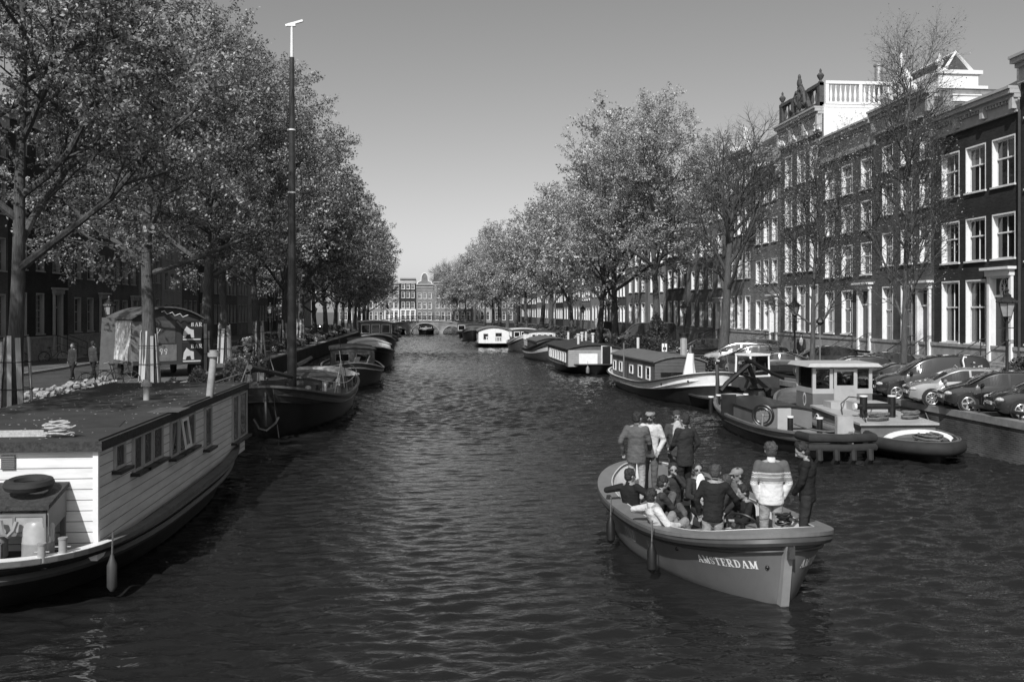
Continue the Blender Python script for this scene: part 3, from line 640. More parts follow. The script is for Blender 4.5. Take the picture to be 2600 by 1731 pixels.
def tree_meshes(name, seed, spec, split, leaves=0, lsize=.1, lspread=.22, flare=1.35):
    br, tips = grow_tree(seed, spec); t = MB(); c = MB()
    for pts, rs, lv in br:
        if lv == 0: rs = [rs[0]*flare, rs[0]*1.05]+rs[2:] if len(rs) > 2 else rs
        (t if lv < split else c).tube(pts, rs, n=(12, 7, 5, 4, 3, 3)[lv], caps=False)
    tm = t.mesh(name+'_trunk', BARK)
    cm = c.mesh(name+'_crown', TWIG)
    if leaves:
        g = np.random.default_rng(seed); P = []
        per = leaves/len(tips)
        for pts, lv in tips:
            m = int(per*(1.6 if lv == len(spec)-1 else .4)+g.random())
            A = np.array(pts); u = g.random(m)**.8*(len(A)-1); i = np.minimum(u.astype(int), len(A)-2); f = (u-i)[:, None]
            P.append(A[i]*(1-f)+A[i+1]*f)
        P = np.concatenate(P); n = len(P); P = P+g.normal(0, lspread, (n, 3))*np.array([1, 1, .6])
        nr = g.normal(0, 1, (n, 3)); nr[:, 2] = np.abs(nr[:, 2])+.2; nr /= np.linalg.norm(nr, axis=1)[:, None]
        a = np.cross(nr, g.normal(0, 1, (n, 3))); a /= np.linalg.norm(a, axis=1)[:, None]; b = np.cross(nr, a)
        s = (lsize*g.uniform(.55, 1.35, n))[:, None]
        V = np.stack([P-a*s, P-b*s*.55+nr*s*.15, P+a*s, P+b*s*.55+nr*s*.15], 1).reshape(-1, 3)
        me = bpy.data.meshes.new(name+'_crown'); tv = np.array(c.v); nt_ = len(tv)
        me.vertices.add(nt_+len(V)); me.vertices.foreach_set('co', np.concatenate([tv, V]).ravel())
        tq = [f for f in c.f]; lens = np.array([len(f) for f in tq]+[4]*n); idx = np.concatenate([np.array([i for f in tq for i in f]), np.arange(4*n)+nt_])
        me.loops.add(len(idx)); me.loops.foreach_set('vertex_index', idx.astype(np.int32))
        me.polygons.add(len(lens)); st = np.concatenate([[0], np.cumsum(lens)[:-1]]); me.polygons.foreach_set('loop_start', st.astype(np.int32))
        me.polygons.foreach_set('loop_total', lens.astype(np.int32)); me.materials.append(TWIG); me.materials.append(LEAF)
        me.polygons.foreach_set('material_index', np.concatenate([np.zeros(len(tq)), np.ones(n)]).astype(np.int32)); me.update(calc_edges=True); me.validate(); cm = me
    return tm, cm
def elm(rad=.26, lean=0, L=13, kids=12, l1=7.4, t0=.33):
    return [dict(L=L, rad=rad, seg=9, wob=.07, up=.05, tap=.25, kids=kids, t0=t0, ang=(35, 72), len=l1, fall=.45, krad=.13, lean=lean),
            dict(seg=6, wob=.13, up=.07, tap=.3, kids=8, t0=.22, ang=(28, 62), len=3.1, fall=.4, krad=.05),
            dict(seg=4, wob=.16, up=.03, tap=.35, kids=6, t0=.15, ang=(25, 60), len=1.5, fall=.3, krad=.02),
            dict(seg=3, wob=.2, up=.02, tap=.5, kids=4, t0=.2, ang=(25, 60), len=.65, fall=.2, krad=.01),
            dict(seg=2, wob=.2, up=0, tap=.6)]
LEAFY = [tree_meshes('elm%d' % i, 11+i, elm(.26+.025*i, lean=(.12, 0, -.05, .03)[i]), 3, leaves=52000, lsize=.066, lspread=.12) for i in range(4)]
FARL = [tree_meshes('far_elm%d' % i, 61+i, elm(.27, L=13, l1=7.6, t0=.22), 3, leaves=20000, lsize=.12, lspread=.16) for i in range(4)]
def pale(ms): m = ms[1].copy(); m.materials[1] = LEAF_LIT; return (ms[0], m)  # same crown, leaf colour lightened to look sunlit on right-bank and far trees
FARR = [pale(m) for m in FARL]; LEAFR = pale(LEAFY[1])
BARE = tree_meshes('bare_elm', 31, [dict(L=11, rad=.3, seg=9, wob=.06, up=.04, tap=.3, kids=13, t0=.3, ang=(28, 55), len=5.6, fall=.45, krad=.12),
            dict(seg=6, wob=.13, up=.09, tap=.3, kids=8, t0=.2, ang=(25, 55), len=2.5, fall=.4, krad=.04),
            dict(seg=4, wob=.16, up=.05, tap=.4, kids=7, t0=.15, ang=(25, 55), len=1.15, fall=.3, krad=.018),
            dict(seg=3, wob=.2, up=.03, tap=.5, kids=5, t0=.2, ang=(25, 55), len=.5, fall=.2, krad=.011), dict(seg=2, wob=.2, up=0, tap=.6)], 3)
YOUNG = [tree_meshes('young_tree%d' % i, 41+i, [dict(L=L, rad=.125, seg=9, wob=.03, up=.05, tap=.2, kids=k+1, t0=.2, ang=(30, 62), len=3.9, fall=.5, krad=.045),
            dict(seg=6, wob=.1, up=.16, tap=.3, kids=11, t0=.12, ang=(22, 50), len=1.6, fall=.4, krad=.02),
            dict(seg=4, wob=.13, up=.07, tap=.4, kids=7, t0=.1, ang=(25, 55), len=.8, fall=.3, krad=.012),
            dict(seg=3, wob=.16, up=.05, tap=.5, kids=4, t0=.1, ang=(25, 55), len=.4, fall=.2, krad=.009), dict(seg=2, wob=.2, up=0, tap=.6)], 3, leaves=lf, lsize=.035, lspread=.02, flare=1.3) for i, (L, k, lf) in enumerate(((12.3, 20, 4500), (9.6, 16, 9000)))]
def put_tree(ms, label, x, y, rz, sc_=1, name='elm_tree', group='elms along the canal', cat='tree', zs=None):
    o = thing(name, label, cat, (x, y, ST-.02), rz, group); o.scale = (sc_, sc_, zs or sc_)
    ob('trunk', ms[0], o); ob('crown', ms[1], o); return o
sides = ['with one low limb over the white houseboat', 'with ringed boards round its trunk behind the houseboat roof', 'beside the poster covered wagon', 'behind the dark barge with the tall mast']
lt = [(17.5, -13.2, 2, .95, .3, 'leafing elm whose trunk stands left of the photo, crown in its top left corner'),
      (29.3, -12.4, 0, .98, -.5, 'large leafing elm with leaning trunk nearest on the left bank'),
      (Xs(380, 58).y, Xs(380, 58).x, 3, 1.0, 2.2, 'leafing elm standing in front of the poster covered wagon'),
      (53, -12.2, 2, 1.1, 4.0, 'leafing elm just right of the poster covered wagon'),
      (60, -12.6, 1, 1.05, 1.1, 'leafing elm with white boards round its foot left of the tall mast'),
      (70, -12.2, 0, 1.12, 3.3, 'leafing elm with thick pale trunk beside the street lamp left of the mast')]
for (y, x, k, s, rz, lb) in lt: put_tree(LEAFY[k], lb, x, y, rz, s)
for i in range(11):
    put_tree(FARL[(i*3+1) % 4], 'leafing elm of the far left row, %s beyond the tall mast' % ordn[i], -12.2, 81+i*11.2, i*1.9+.4, 1.06+.08*math.sin(i*2.3))
put_tree(YOUNG[0], 'young bare tree with knobbly trunk in front of the nearest dark house on the right', *Xs(2294, 61).xy, .4, 1.06, 'young_tree', 'young trees on the right bank')
put_tree(YOUNG[1], 'young tree coming into bud in front of the balustraded house', *Xs(2063, 53).xy, 2.4, 1.06, 'young_tree', 'young trees on the right bank')
put_tree(BARE, 'large bare elm with spreading dark branches behind the silver car', *Xs(1835, 41.6).xy, 1.2, 1.04, 'bare_elm_tree')
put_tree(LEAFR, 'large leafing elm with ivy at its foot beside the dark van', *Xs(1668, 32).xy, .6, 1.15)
rt = [(1573, 28), (1530, 25), (1462, 22), (1405, 19.2), (1381, 17.5), (1342, 16), (1317, 14.6), (1294, 13.3), (1274, 12.2)]
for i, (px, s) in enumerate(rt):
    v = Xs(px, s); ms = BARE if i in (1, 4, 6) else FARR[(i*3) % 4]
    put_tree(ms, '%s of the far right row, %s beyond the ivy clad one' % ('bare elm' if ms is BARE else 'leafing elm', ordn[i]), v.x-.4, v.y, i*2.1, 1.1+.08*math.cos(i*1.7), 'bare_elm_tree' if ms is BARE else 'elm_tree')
bt = [(1252, 205, 1.0, 2, 0), (1230, 222, 1.05, 1, 0), (1206, 238, .95, 0, 0), (1182, 246, .85, 3, 0), (1150, 250, .8, 1, 0), (1268, 240, 1.2, 0, 1), (1110, 285, 1.15, 0, 1), (1140, 290, 1.25, 0, 1), (930, 215, 1.0, 1, 0), (905, 235, 1.0, 2, 0), (1180, 285, 1.25, 0, 1)]
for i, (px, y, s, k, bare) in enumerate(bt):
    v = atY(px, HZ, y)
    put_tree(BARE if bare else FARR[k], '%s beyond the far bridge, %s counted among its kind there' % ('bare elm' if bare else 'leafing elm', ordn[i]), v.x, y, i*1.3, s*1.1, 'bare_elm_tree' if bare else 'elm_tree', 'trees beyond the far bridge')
# boards set round the trunks on the left bank
gp = [(29.3, -12.2, 'tall pale boards round the nearest elm trunk on the left bank'), (Xs(380, 58).y, Xs(380, 58).x, 'dark weathered boards round the elm in front of the wagon'), (53, -12.2, 'boards round the elm just right of the wagon'),
      (60, -12.6, 'sunlit white boards round the elm left of the tall mast'), (70, -12.2, 'splayed bundle of pale boards round the thick pale elm trunk'), (81, -12.2, 'boards round the first elm past the tall mast'), (92.2, -12.2, 'boards round the second elm past the tall mast')]
for i, (y, x, lb) in enumerate(gp):
    o = thing('tree_guard', lb, 'tree guard', (x, y, ST), i*1.3, 'tree guards of upright boards'); r = random.Random(i)
    for k in range(8):
        a = k*PI/4+r.uniform(-.12, .12); hh = 2.35*r.uniform(.9, 1.08); ww_ = r.uniform(.1, .2)
        g = MB(); g.box(-.015, -ww_/2, 0, .015, ww_/2, hh); b = g.build('board', PALEWOOD, o)
        b.location = (.46*math.cos(a), .46*math.sin(a), 0); b.rotation_euler = (r.uniform(-.04, .04), -.05+r.uniform(-.03, .02), a)
    for z in (.9, 1.7): g = MB(); g.tube([(.47*math.cos(t*PI/8), .47*math.sin(t*PI/8), z) for t in range(16)], .014, n=4, closed=True); g.build('wire', IRON, o)
# ================= boats =================
HDARK = mat('hull_black', .02, rough=.35, var=.4, scale=1.5, dirt=.3, bump=.2)
HGREY = mat('hull_grey', .075, rough=.4, var=.2, scale=1.5, dirt=.25, bump=.15)
HTUG = mat('hull_mid_grey', .13, rough=.45, var=.15, scale=1.5, dirt=.3)
DECKM = mat('deck_paint', .09, rough=.7, var=.3, dirt=.3, scale=3)
DECKL = mat('deck_light', .3, rough=.7, var=.2, dirt=.35, scale=3)
CANVAS = mat('canvas_cover', .1, rough=.9, var=.25, bump=.6, scale=2)
SHEET = mat('white_sheet', .75, rough=.9, var=.06, bump=.8, scale=5)
CABB = lines('brown_cabin_boards', .1, .04, .17, dirt=.3)
CABL = lines('pale_cabin_boards', .33, .15, .13, dirt=.3)
class Hull:
    def __init__(s, L, B, zb, zm, zs, nb=3.0, ns=3.5, wb=1.9, ws=2.4, rb=.06, rs=.03, flare=.9, bul=.25, keel=-.4, mb=2.0, ms=2.0):
        s.__dict__.update(locals())
    def sheer(s, t):
        e = s.zb if t > 0 else s.zs
        return s.zm+(e-s.zm)*abs(t)**2.4
    def hb(s, t, u):
        n, m, w = (s.nb, s.mb, s.wb) if t > 0 else (s.ns, s.ms, s.ws); a = min(1, abs(t))
        rim = (1-a**n)**(1/m); wl = (1-a**w)**(1/1.25)*s.flare
        k = min(1, u)**.85
        r = rim*(1-k)+wl*k
        if u > 1: r *= 1-.35*(u-1)**.8
        return r*s.B/2
    def P(s, t, u, side, off=0, z=None, dz=0):
        """u: 0 rim, 1 waterline, above 1 below water"""
        sh = s.sheer(t); zz = sh*(1-u) if u <= 1 else s.keel*(u-1)
        rk = s.rb if t > 0 else s.rs
        x = s.L/2*t*(1-rk*min(u, 1.6)*abs(t)**3); y = (s.hb(t, u))*side
        if off:
            x2 = s.L/2*(t*(1-1e-3)); 
            d = Vector((abs(t)**5*(1 if t > 0 else -1)*1.0, side*(1-abs(t)**5)+1e-6*side)); d.normalize(); x += d.x*off; y += d.y*off
            if side*y < 0: y = 0
        return Vector((x, y, (zz if z is None else z)+dz))
    def ts(s, n=26): return [math.sin(PI/2*(i/n))**.9*1 if False else 1-(1-math.sin(PI/2*i/n)) for i in range(n+1)]
    def loop(s, u, off=0, z=None, dz=0, n=22):
        a = [math.sin(PI/2*i/n) for i in range(n+1)]; T = [-v for v in a[::-1]]+a[1:]
        p = [s.P(t, u, 1, off, z, dz) for t in T]; q = [s.P(t, u, -1, off, z, dz) for t in T[::-1][1:-1]]
        return p+q
    def shell(s, u0, u1, k=6, off=0):
        g = MB(); g.grid([s.loop(u0+(u1-u0)*i/k, off) for i in range(k+1)], closed_u=True); return g
    def gunwale(s, w=.1, h=.05, out=.02):
        g = MB(); g.grid([s.loop(0, out, dz=-h), s.loop(0, out, dz=h*.5), s.loop(0, -w, dz=h*.5), s.loop(0, -w, dz=-h)], closed_u=True, smooth=False); return g
    def inner(s, w=.1, bul=None):
        b = s.bul if bul is None else bul; g = MB(); g.grid([s.loop(0, -w), s.loop(0, -w-.02, dz=-b)], closed_u=True, flip=True); return g
    def deck(s, w=.11, bul=None):
        b = s.bul if bul is None else bul; n = 22; a = [math.sin(PI/2*i/n) for i in range(n+1)]; T = [-v for v in a[::-1]]+a[1:]
        g = MB(); g.grid([[s.P(t, 0, sd, -w, dz=-b) for sd in (-1, 1)] for t in T], smooth=False); return g
    def rail(s, u, r, off=.02, n=6, dz=0):
        g = MB(); g.tube(s.loop(u, off, dz=dz), r, n=n, closed=True); return g
def place(o, stern, bow):
    a, b = Vector(stern), Vector(bow); c = (a+b)/2; o.location = (c.x, c.y, 0); o.rotation_euler = (0, 0, math.atan2(b.y-a.y, b.x-a.x)); return (b-a).length
def boat(name, label, stern, bow, B, zb, zm, zs, hm=HDARK, band=None, bandm=None, gm=None, dm=DECKM, railm=None, cat='boat', group='boats moored along the canal', w=.1, innerm=None, **k):
    o = thing(name, label, cat, group=group); L = place(o, stern, bow); H_ = Hull(L, B, zb, zm, zs, **k)
    b = band or 0
    H_.shell(b, 1.6, 9).build('hull', hm, o, fix=False)
    if b: H_.shell(0, b, 3).build('bulwark', bandm, o); H_.rail(b, .045).build('rubbing_strake', railm or hm, o)
    H_.gunwale(w).build('gunwale', gm or bandm or hm, o); H_.inner(w).build('inner_bulwark', innerm or bandm or hm, o); H_.deck(w+.01).build('deck', dm, o)
    o['L'] = L; del o['L']
    return o, H_
def local(o, p):   # world point -> boat frame
    c, s = math.cos(-o.rotation_euler.z), math.sin(-o.rotation_euler.z); d = Vector(p)-o.location
    return Vector((d.x*c-d.y*s, d.x*s+d.y*c, d.z))
def cabin(o, x0, x1, y0, y1, z0, z1, m, roofm, crown=.15, eave=.12, wins=(), wm=WHITE, name='cabin', rt=.07):
    """box cabin in the boat frame with a cambered roof; wins: (side, centre, width, zlow, zhigh)"""
    g = MB(); g.box(x0, y0, z0, x1, y1, z1); n = 8
    yy = [y0+(y1-y0)*i/n for i in range(n+1)]; cz = [z1+crown*(1-((i/n)*2-1)**2) for i in range(n+1)]
    if crown:
        for x in (x0, x1): g.add([(x, y, z) for y, z in zip(yy, cz)]+[(x, y1, z1-.001), (x, y0, z1-.001)], [tuple(range(n+3))])
    c = g.build(name, m, o)
    g = MB(); ye = [y0-eave+(y1-y0+2*eave)*i/n for i in range(n+1)]; cz = [z1+.005+(crown+.02)*(1-((i/n)*2-1)**2) for i in range(n+1)]
    top = [[(x, y, z+rt) for y, z in zip(ye, cz)] for x in (x0-eave, x1+eave)]; bot = [[(x, y, z) for y, z in zip(ye, cz)] for x in (x0-eave, x1+eave)]
    g.grid(top, flip=True); g.grid(bot); 
    for i in (0, 1): g.grid([top[i], bot[i]], smooth=False, flip=bool(i))
    for j in (0, n): g.quad(top[0][j], top[1][j], bot[1][j], bot[0][j])
    r = g.build('roof', roofm, o)
    for (sd, c_, w_, za, zb_) in wins:
        f = MB(); p = MB(); e = .06
        def bx(gg, a, b, za_, zb2, d0, d1):
            if sd == 'y+': gg.box(a, y1+d0, za_, b, y1+d1, zb2)
            elif sd == 'y-': gg.box(a, y0-d1, za_, b, y0-d0, zb2)
            elif sd == 'x+': gg.box(x1+d0, a, za_, x1+d1, b, zb2)
            else: gg.box(x0-d1, a, za_, x0-d0, b, zb2)
        a, b = c_-w_/2, c_+w_/2
        bx(f, a, b, zb_-e, zb_, .002, .05); bx(f, a, b, za, za+e, .002, .05); bx(f, a, a+e, za+e, zb_-e, .002, .05); bx(f, b-e, b, za+e, zb_-e, .002, .05)
        bx(p, a+e, b-e, za+e, zb_-e, .003, .02)
        wo = f.build('window', wm, o); p.build('pane', GLASS, wo)
    return c, r
def fender(label, p, r=.12, h=.6, m=BLACK, group='boat fenders'):
    o = thing('fender', label, 'fender', p, group=group)
    g = MB(); g.lathe([(r*.35, 0), (r, .07), (r, h-.1), (r*.5, h), (r*.3, h+.06)], n=12); g.build('body', m, o)
    g = MB(); g.tube([(0, 0, h+.05), (.01, .01, h+.4)], .012, n=4); g.build('rope', ROPE, o); return o
def coil(name, label, p, r=.35, turns=6, m=ROPE, tr=.035, flat=1.0, cat='rope', seed=1, group=None, rz=0):
    rg = random.Random(seed); g = MB(); pts = []
    for i in range(turns*12):
        a = 2*PI*i/12; q = r*(1+.28*math.sin(a*.37+rg.random())); pts.append((q*math.cos(a), q*flat*math.sin(a), tr+.012*i/3+rg.uniform(0, .03)))
    g.tube(pts, tr, n=6); o = g.build(name, m); o.location = p; o.rotation_euler = (0, 0, rz); return tag(o, label, cat, group)
# ---- white clapboard houseboat, left foreground (bow away from the camera)
CLAP = lines('white_clapboard', .78, .12, .165, width=.07, dirt=.28, stretch=(.6, .6, 4)); CLAPF = CLAP
FELT = lines('roofing_felt', .05, .03, .98, axis='X', width=.018, rough=.8, dirt=.45, bump=.5); FELTE = mat('tarred_edge', .035, rough=.8, var=.6, scale=14, bump=1.2)
hb1, hh = boat('houseboat', 'white clapboard houseboat with flat tarred roof filling the left foreground', (-6.95, 13.75, 0), (-6.95, 28.6, 0), 4.4, 1.0, .72, .86, nb=3, ns=7, ms=3.2, ws=3.6, rs=.07, rb=.03, bul=.08, hm=mat('hull_tarred', .018, rough=.55, var=.5, scale=2, bump=.8, dirt=.4), band=.14, bandm=DGREY, gm=mat('gunwale_board', .13, rough=.8, dirt=.3), dm=DECKM, railm=BLACK, w=.16)
m_ = 9; rw_ = []
for u in (0, .07, .15): lp_ = hh.loop(u, .012); rw_.append([p-Vector((0, 0, .0)) for p in lp_[-m_:]+lp_[:m_]])
lp_ = hh.loop(0, -.17, dz=.035); l2_ = hh.loop(0, .02, dz=.035); g = MB(); g.grid(rw_); g.grid([l2_[-m_:]+l2_[:m_], lp_[-m_:]+lp_[:m_]]); g.grid([l2_[-m_:]+l2_[:m_], rw_[0]]); g.build('white_bulwark', WHITE, hb1)
hh.rail(.34, .075, off=.05).build('rubbing_strake', DGREY, hb1)
X0, X1_, Y0, Y1 = -7.42+.9, 6.2, -1.9+.15, 1.87     # boat frame: x along +Y world, y to -X world
x0 = 15.1-21.17; x1 = 26.9-21.17
y0, y1 = -1.86, 1.72      # world X = -6.95 - y
g = MB(); g.box(x0, y0, .55, x1, y1, 2.25); wl1 = g.build('side_wall', CLAP, hb1)
g = MB(); g.box(x0-.1, y0-.1, 2.25, x1+.12, y1+.1, 2.4); g.build('roof_edge', FELTE, hb1)
g = MB(); g.box(x0-.03, y0-.03, 2.4, x1+.05, y1+.03, 2.425); g.build('roof', FELT, hb1)
g = MB(); g.box(x0-.02, y0-.02, .75, x0+.06, y0+.06, 2.24); g.build('corner_board', WHITE, hb1)
def hw(pa, pb, za, zb, open_=0):
    a, b = Yx(pa, -5.09)-21.17, Yx(pb, -5.09)-21.17; y = y0
    f = MB(); p = MB(); e = .045
    f.box(a, y-.05, zb-e, b, y-.003, zb); f.box(a, y-.05, za, b, y-.003, za+e); f.box(a, y-.05, za+e, a+e, y-.003, zb-e); f.box(b-e, y-.05, za+e, b, y-.003, zb-e)
    p.box(a+e, y-.02, za+e, b-e, y-.004, zb-e); wo = f.build('window', CORN, hb1); p.build('pane', GLASS, wo)
    if open_:
        f = MB(); M = Matrix.Translation((0, y-.05, zb-.03)) @ Matrix.Rotation(-R(open_), 4, 'X')
        f.box(a+.05, -.03, -(zb-za)+.1, a+.11, .0, 0, M); f.box(b-.11, -.03, -(zb-za)+.1, b-.05, .0, 0, M); f.box(a+.11, -.03, -(zb-za)+.1, b-.11, 0, -(zb-za)+.17, M); f.box(a+.11, -.03, -.06, b-.11, 0, 0, M)
        f.build('casement', WHITE, hb1)
    s = MB(); s.box(a-.08, y-.16, za-.06, b+.08, y-.003, za-.005); s.build('window_sill', BLACK, hb1)
for q in ((287, 313, 1.82, 2.24, 0), (334, 357, 1.62, 2.24, 0), (359, 382, 1.62, 2.24, 0), (384, 409, 1.62, 2.24, 0), (430, 449, 1.5, 2.22, 0), (451, 470, 1.5, 2.22, 8), (472, 491, 1.5, 2.22, 0), (517, 534, 1.26, 2.2, 0), (588, 603, .98, 2.2, 0), (605, 624, .98, 2.2, 0)): hw(*q)
g = MB(); g.box(x0-.03, -.65, 1.98, x0-.003, -.45, 2.2)
for i in range(7): g.box(x0-.045, -.65, 1.995+i*.028, x0-.03, -.45, 2.005+i*.028)
v_ = g.build('wall_vent', GREY, hb1)
g = MB(); rg = random.Random(12)
for k in range(260):
    x, y = rg.uniform(x0, x1), rg.uniform(y0, y1); s = rg.uniform(.012, .04); a = rg.uniform(0, 3); c_, s_ = math.cos(a)*s, math.sin(a)*s; z = 2.43
    g.add([(x-c_, y-s_, z), (x+s_*.5, y-c_*.5, z+.006), (x+c_, y+s_, z), (x-s_*.5, y+c_*.5, z+.004)], [(0, 1, 2, 3)])
lf_ = g.build('fallen_leaves', PALEWOOD); lf_.location = hb1.location; lf_.rotation_euler = hb1.rotation_euler; tag(lf_, 'small pale leaf litter scattered over the tarred houseboat roof', 'leaf litter', kind='stuff')
for i, (px, py, w_, d_) in enumerate(((430, 1040, .9, .6), (250, 1075, 1.2, .8))):
    v = atZ(px, py, 2.43); g = MB(); g.box(-w_/2, -d_/2, -.006, w_/2, d_/2, .004); q = g.build('felt_patch', mat('felt_patch_%d' % i, (.075, .03, .06)[i], rough=.85, var=.4, scale=3), hb1); q.location = local(hb1, v); q.rotation_euler = (0, 0, .2*i)
# lean-to on the stern deck
zd = .78
def lx(X): return -6.95-X
g = MB(); g.box(x0-.75, lx(-5.98), 1.72, x0-.02, lx(-8.2), 1.76, Matrix.Translation((0, 0, 0)))
sh = thing('lean_to_shelter', 'grey open lean to shelter with a glazed front on the houseboat stern', 'shelter', (-6.5, 15.1, -.15), PI/2)
g = MB(); g.add([(-.8, -1.0, 1.66), (-.003, -1.0, 1.86), (-.003, 1.7, 1.86), (-.8, 1.7, 1.66), (-.8, -1.0, 1.73), (-.003, -1.0, 1.93), (-.003, 1.7, 1.93), (-.8, 1.7, 1.73)], [(0, 1, 2, 3), (7, 6, 5, 4), (0, 4, 5, 1), (1, 5, 6, 2), (2, 6, 7, 3), (3, 7, 4, 0)]); g.build('roof', FELTE, sh)
g = MB(); g.box(-.78, -.95, 1.28, -.74, 1.65, 1.33); g.box(-.78, -.95, 1.56, -.74, 1.65, 1.6)
for i in range(7): g.box(-.78, -.95+i*.43, 1.33, -.74, -.91+i*.43, 1.56)
g.box(-.78, -.95, .8, -.72, -.88, 1.28); g.box(-.06, -.95, .8, -.004, -.88, 1.86); g.box(-.78, 1.58, .8, -.72, 1.65, 1.28); g.build('frame', GREY, sh)
g = MB(); g.box(-.765, -.9, 1.335, -.755, 1.6, 1.555); g.build('front_panel', mat('frosted_panel', .3, rough=.4, var=.2), sh)
g = MB(); g.add([(-.74, -.975, 1.28), (-.06, -.975, 1.44), (-.06, -.975, 1.84), (-.74, -.975, 1.67), (-.74, -.955, 1.28), (-.06, -.955, 1.44), (-.06, -.955, 1.84), (-.74, -.955, 1.67)], [(0, 1, 2, 3), (7, 6, 5, 4), (0, 4, 5, 1), (1, 5, 6, 2), (2, 6, 7, 3), (3, 7, 4, 0)]); g.build('side_panel', GREY, sh)
def at1(dx, X, z): return (X, 15.1+dx, z)
g = MB(); M = Matrix.Rotation(R(4), 4, 'Y')
g.tube([(.27*math.cos(a*PI/12), .27*math.sin(a*PI/12), 0) for a in range(24)], .085, n=8, closed=True); ty = g.build('old_tyre', RUBBER); ty.location = at1(-.42, -5.93, 1.83); ty.rotation_euler = (.06, 0, 0); tag(ty, 'worn black tyre lying on the lean to roof of the houseboat', 'tyre')
def drum(label, p, s=1, m=None):
    o = thing('gas_bottle', label, 'gas bottle', p, group='gas bottles on the houseboat stern', scale=s)
    g = MB(); g.lathe([(.24, 0), (.27, .03), (.27, .27), (.275, .28), (.275, .3), (.27, .31), (.27, .56), (.22, .66), (.1, .7)], n=18); g.build('tank', m or mat('bottle_paint', .33, rough=.35, var=.15, dirt=.2), o)
    g = MB(); g.tube([(.16*math.cos(a*PI/8), .16*math.sin(a*PI/8), .78) for a in range(16)], .012, n=5, closed=True)
    for a in (0, 2, 4): g.tube([(.16*math.cos(a), .16*math.sin(a), .64), (.16*math.cos(a), .16*math.sin(a), .78)], .012, n=4)
    g.build('collar', STEEL, o); return o
drum('pale gas bottle on the houseboat stern, the one nearer the corner', at1(-.62, -5.72, zd), .82)
drum('pale gas bottle on the houseboat stern beside the grey jerrycan', at1(-.62, -6.38, zd), .82)
g = MB(); g.box(-.17, -.12, 0, .17, .12, .34); jc = g.build('jerrycan', mat('grey_plastic', .12, rough=.4, var=.15)); jc.location = at1(-1.0, -6.25, zd); jc.rotation_euler = (0, 0, .2); tag(jc, 'grey plastic jerrycan in front of the gas bottles on the houseboat', 'jerrycan')
bm = bmesh.new(); bm.from_mesh(jc.data); bmesh.ops.bevel(bm, geom=bm.edges[:], offset=.05, segments=3, affect='EDGES'); bm.to_mesh(jc.data); bm.free()
g = MB(); g.tube([at1(-.85, -6.2, 1.35), at1(-.87, -6.14, 1.37), at1(-.9, -6.1, 1.2), at1(-.9, -6.03, 1.16), at1(-.88, -5.96, 1.24), at1(-.85, -5.93, 1.36)], .035, n=6); tag(g.build('hose', mat('hose', .2)), 'looped grey hose hanging between the two gas bottles', 'hose')
def bollard_pair(label, p, s=1, m=None):
    o = thing('bollard', label, 'bollard', p, group='deck bollards'); o.scale = (s,)*3
    g = MB(); g.cyl((0, 0, 0), .075, .36, n=12); g.cyl((0, 0, .34), .085, .03, n=12); g.tube([(-.14, 0, .2), (.14, 0, .2)], .012, n=5); g.build('post', m or mat('bollard_paint', .3, rough=.5, dirt=.3), o); return o
bollard_pair('left of the two grey steel bollards on the houseboat stern', at1(-1.0, -5.52, .8), .75); bollard_pair('right of the two grey steel bollards on the houseboat stern', at1(-.75, -5.32, .8), .8)
g = MB(); g.tube([at1(-1.2, -9, 1.0), at1(-1.22, -7.4, 1.02), at1(-1.24, -6.5, 1.02), at1(-1.22, -6.25, .98), at1(-1.2, -6.17, .8)], .028, n=8)
g.tube([at1(-1.22, -6.9, .8), at1(-1.22, -6.9, 1.02)], .022, n=6); g.tube([at1(-1.22, -8, .8), at1(-1.22, -8, 1.02)], .022, n=6); hr = g.build('stern_rail', STEEL); tag(hr, 'curved steel hand rail on the stern of the white houseboat', 'rail')
f_ = fender('long weathered fender hanging at the corner of the white houseboat', (-4.82, 14.95, .12), .075, .5, m=DGREY)
coil('rope_coil', 'tangled pale rope lying on the tarred roof of the houseboat', at1(.25, -5.75, 2.43), .2, 5, WROPE, .014, .35, seed=3)
g = MB()
for i in range(3): g.cbox(at1(.35+.1*i, -7.35, 2.45+.02*i), (2.9-.2*i, .05, .035), rz=.01*i)
pk = g.build('wooden_poles', PALEWOOD); tag(pk, 'long pale battens lying along the front edge of the houseboat roof', 'poles')
def flue(label, px, py, X_, r=.08, h=.5, lean=0, cap=True, z=2.42, m=None):
    v = atZ(px, py, z); o = thing('roof_flue', label, 'flue', (v.x, v.y, z), group='flues on the houseboat roof')
    g = MB(); g.tube([(0, 0, -.02), (lean, 0, h)], r, n=12); g.build('pipe', m or mat('zinc', .3, rough=.5, var=.3, dirt=.3), o)
    if cap: g = MB(); g.cyl((lean, 0, h-.03), r*1.7, .09, n=12); g.cyl((lean, 0, h+.06), r*1.2, .06, n=12); g.build('cap', m or MATS['zinc'], o)
    return o
flue('short pale flue with round cap on the middle of the houseboat roof', 372, 1016, 0, .07, .34)
flue('tall leaning stove pipe with dark hood near the far end of the houseboat roof', 532, 1005, 0, .085, .95, .1, m=None)
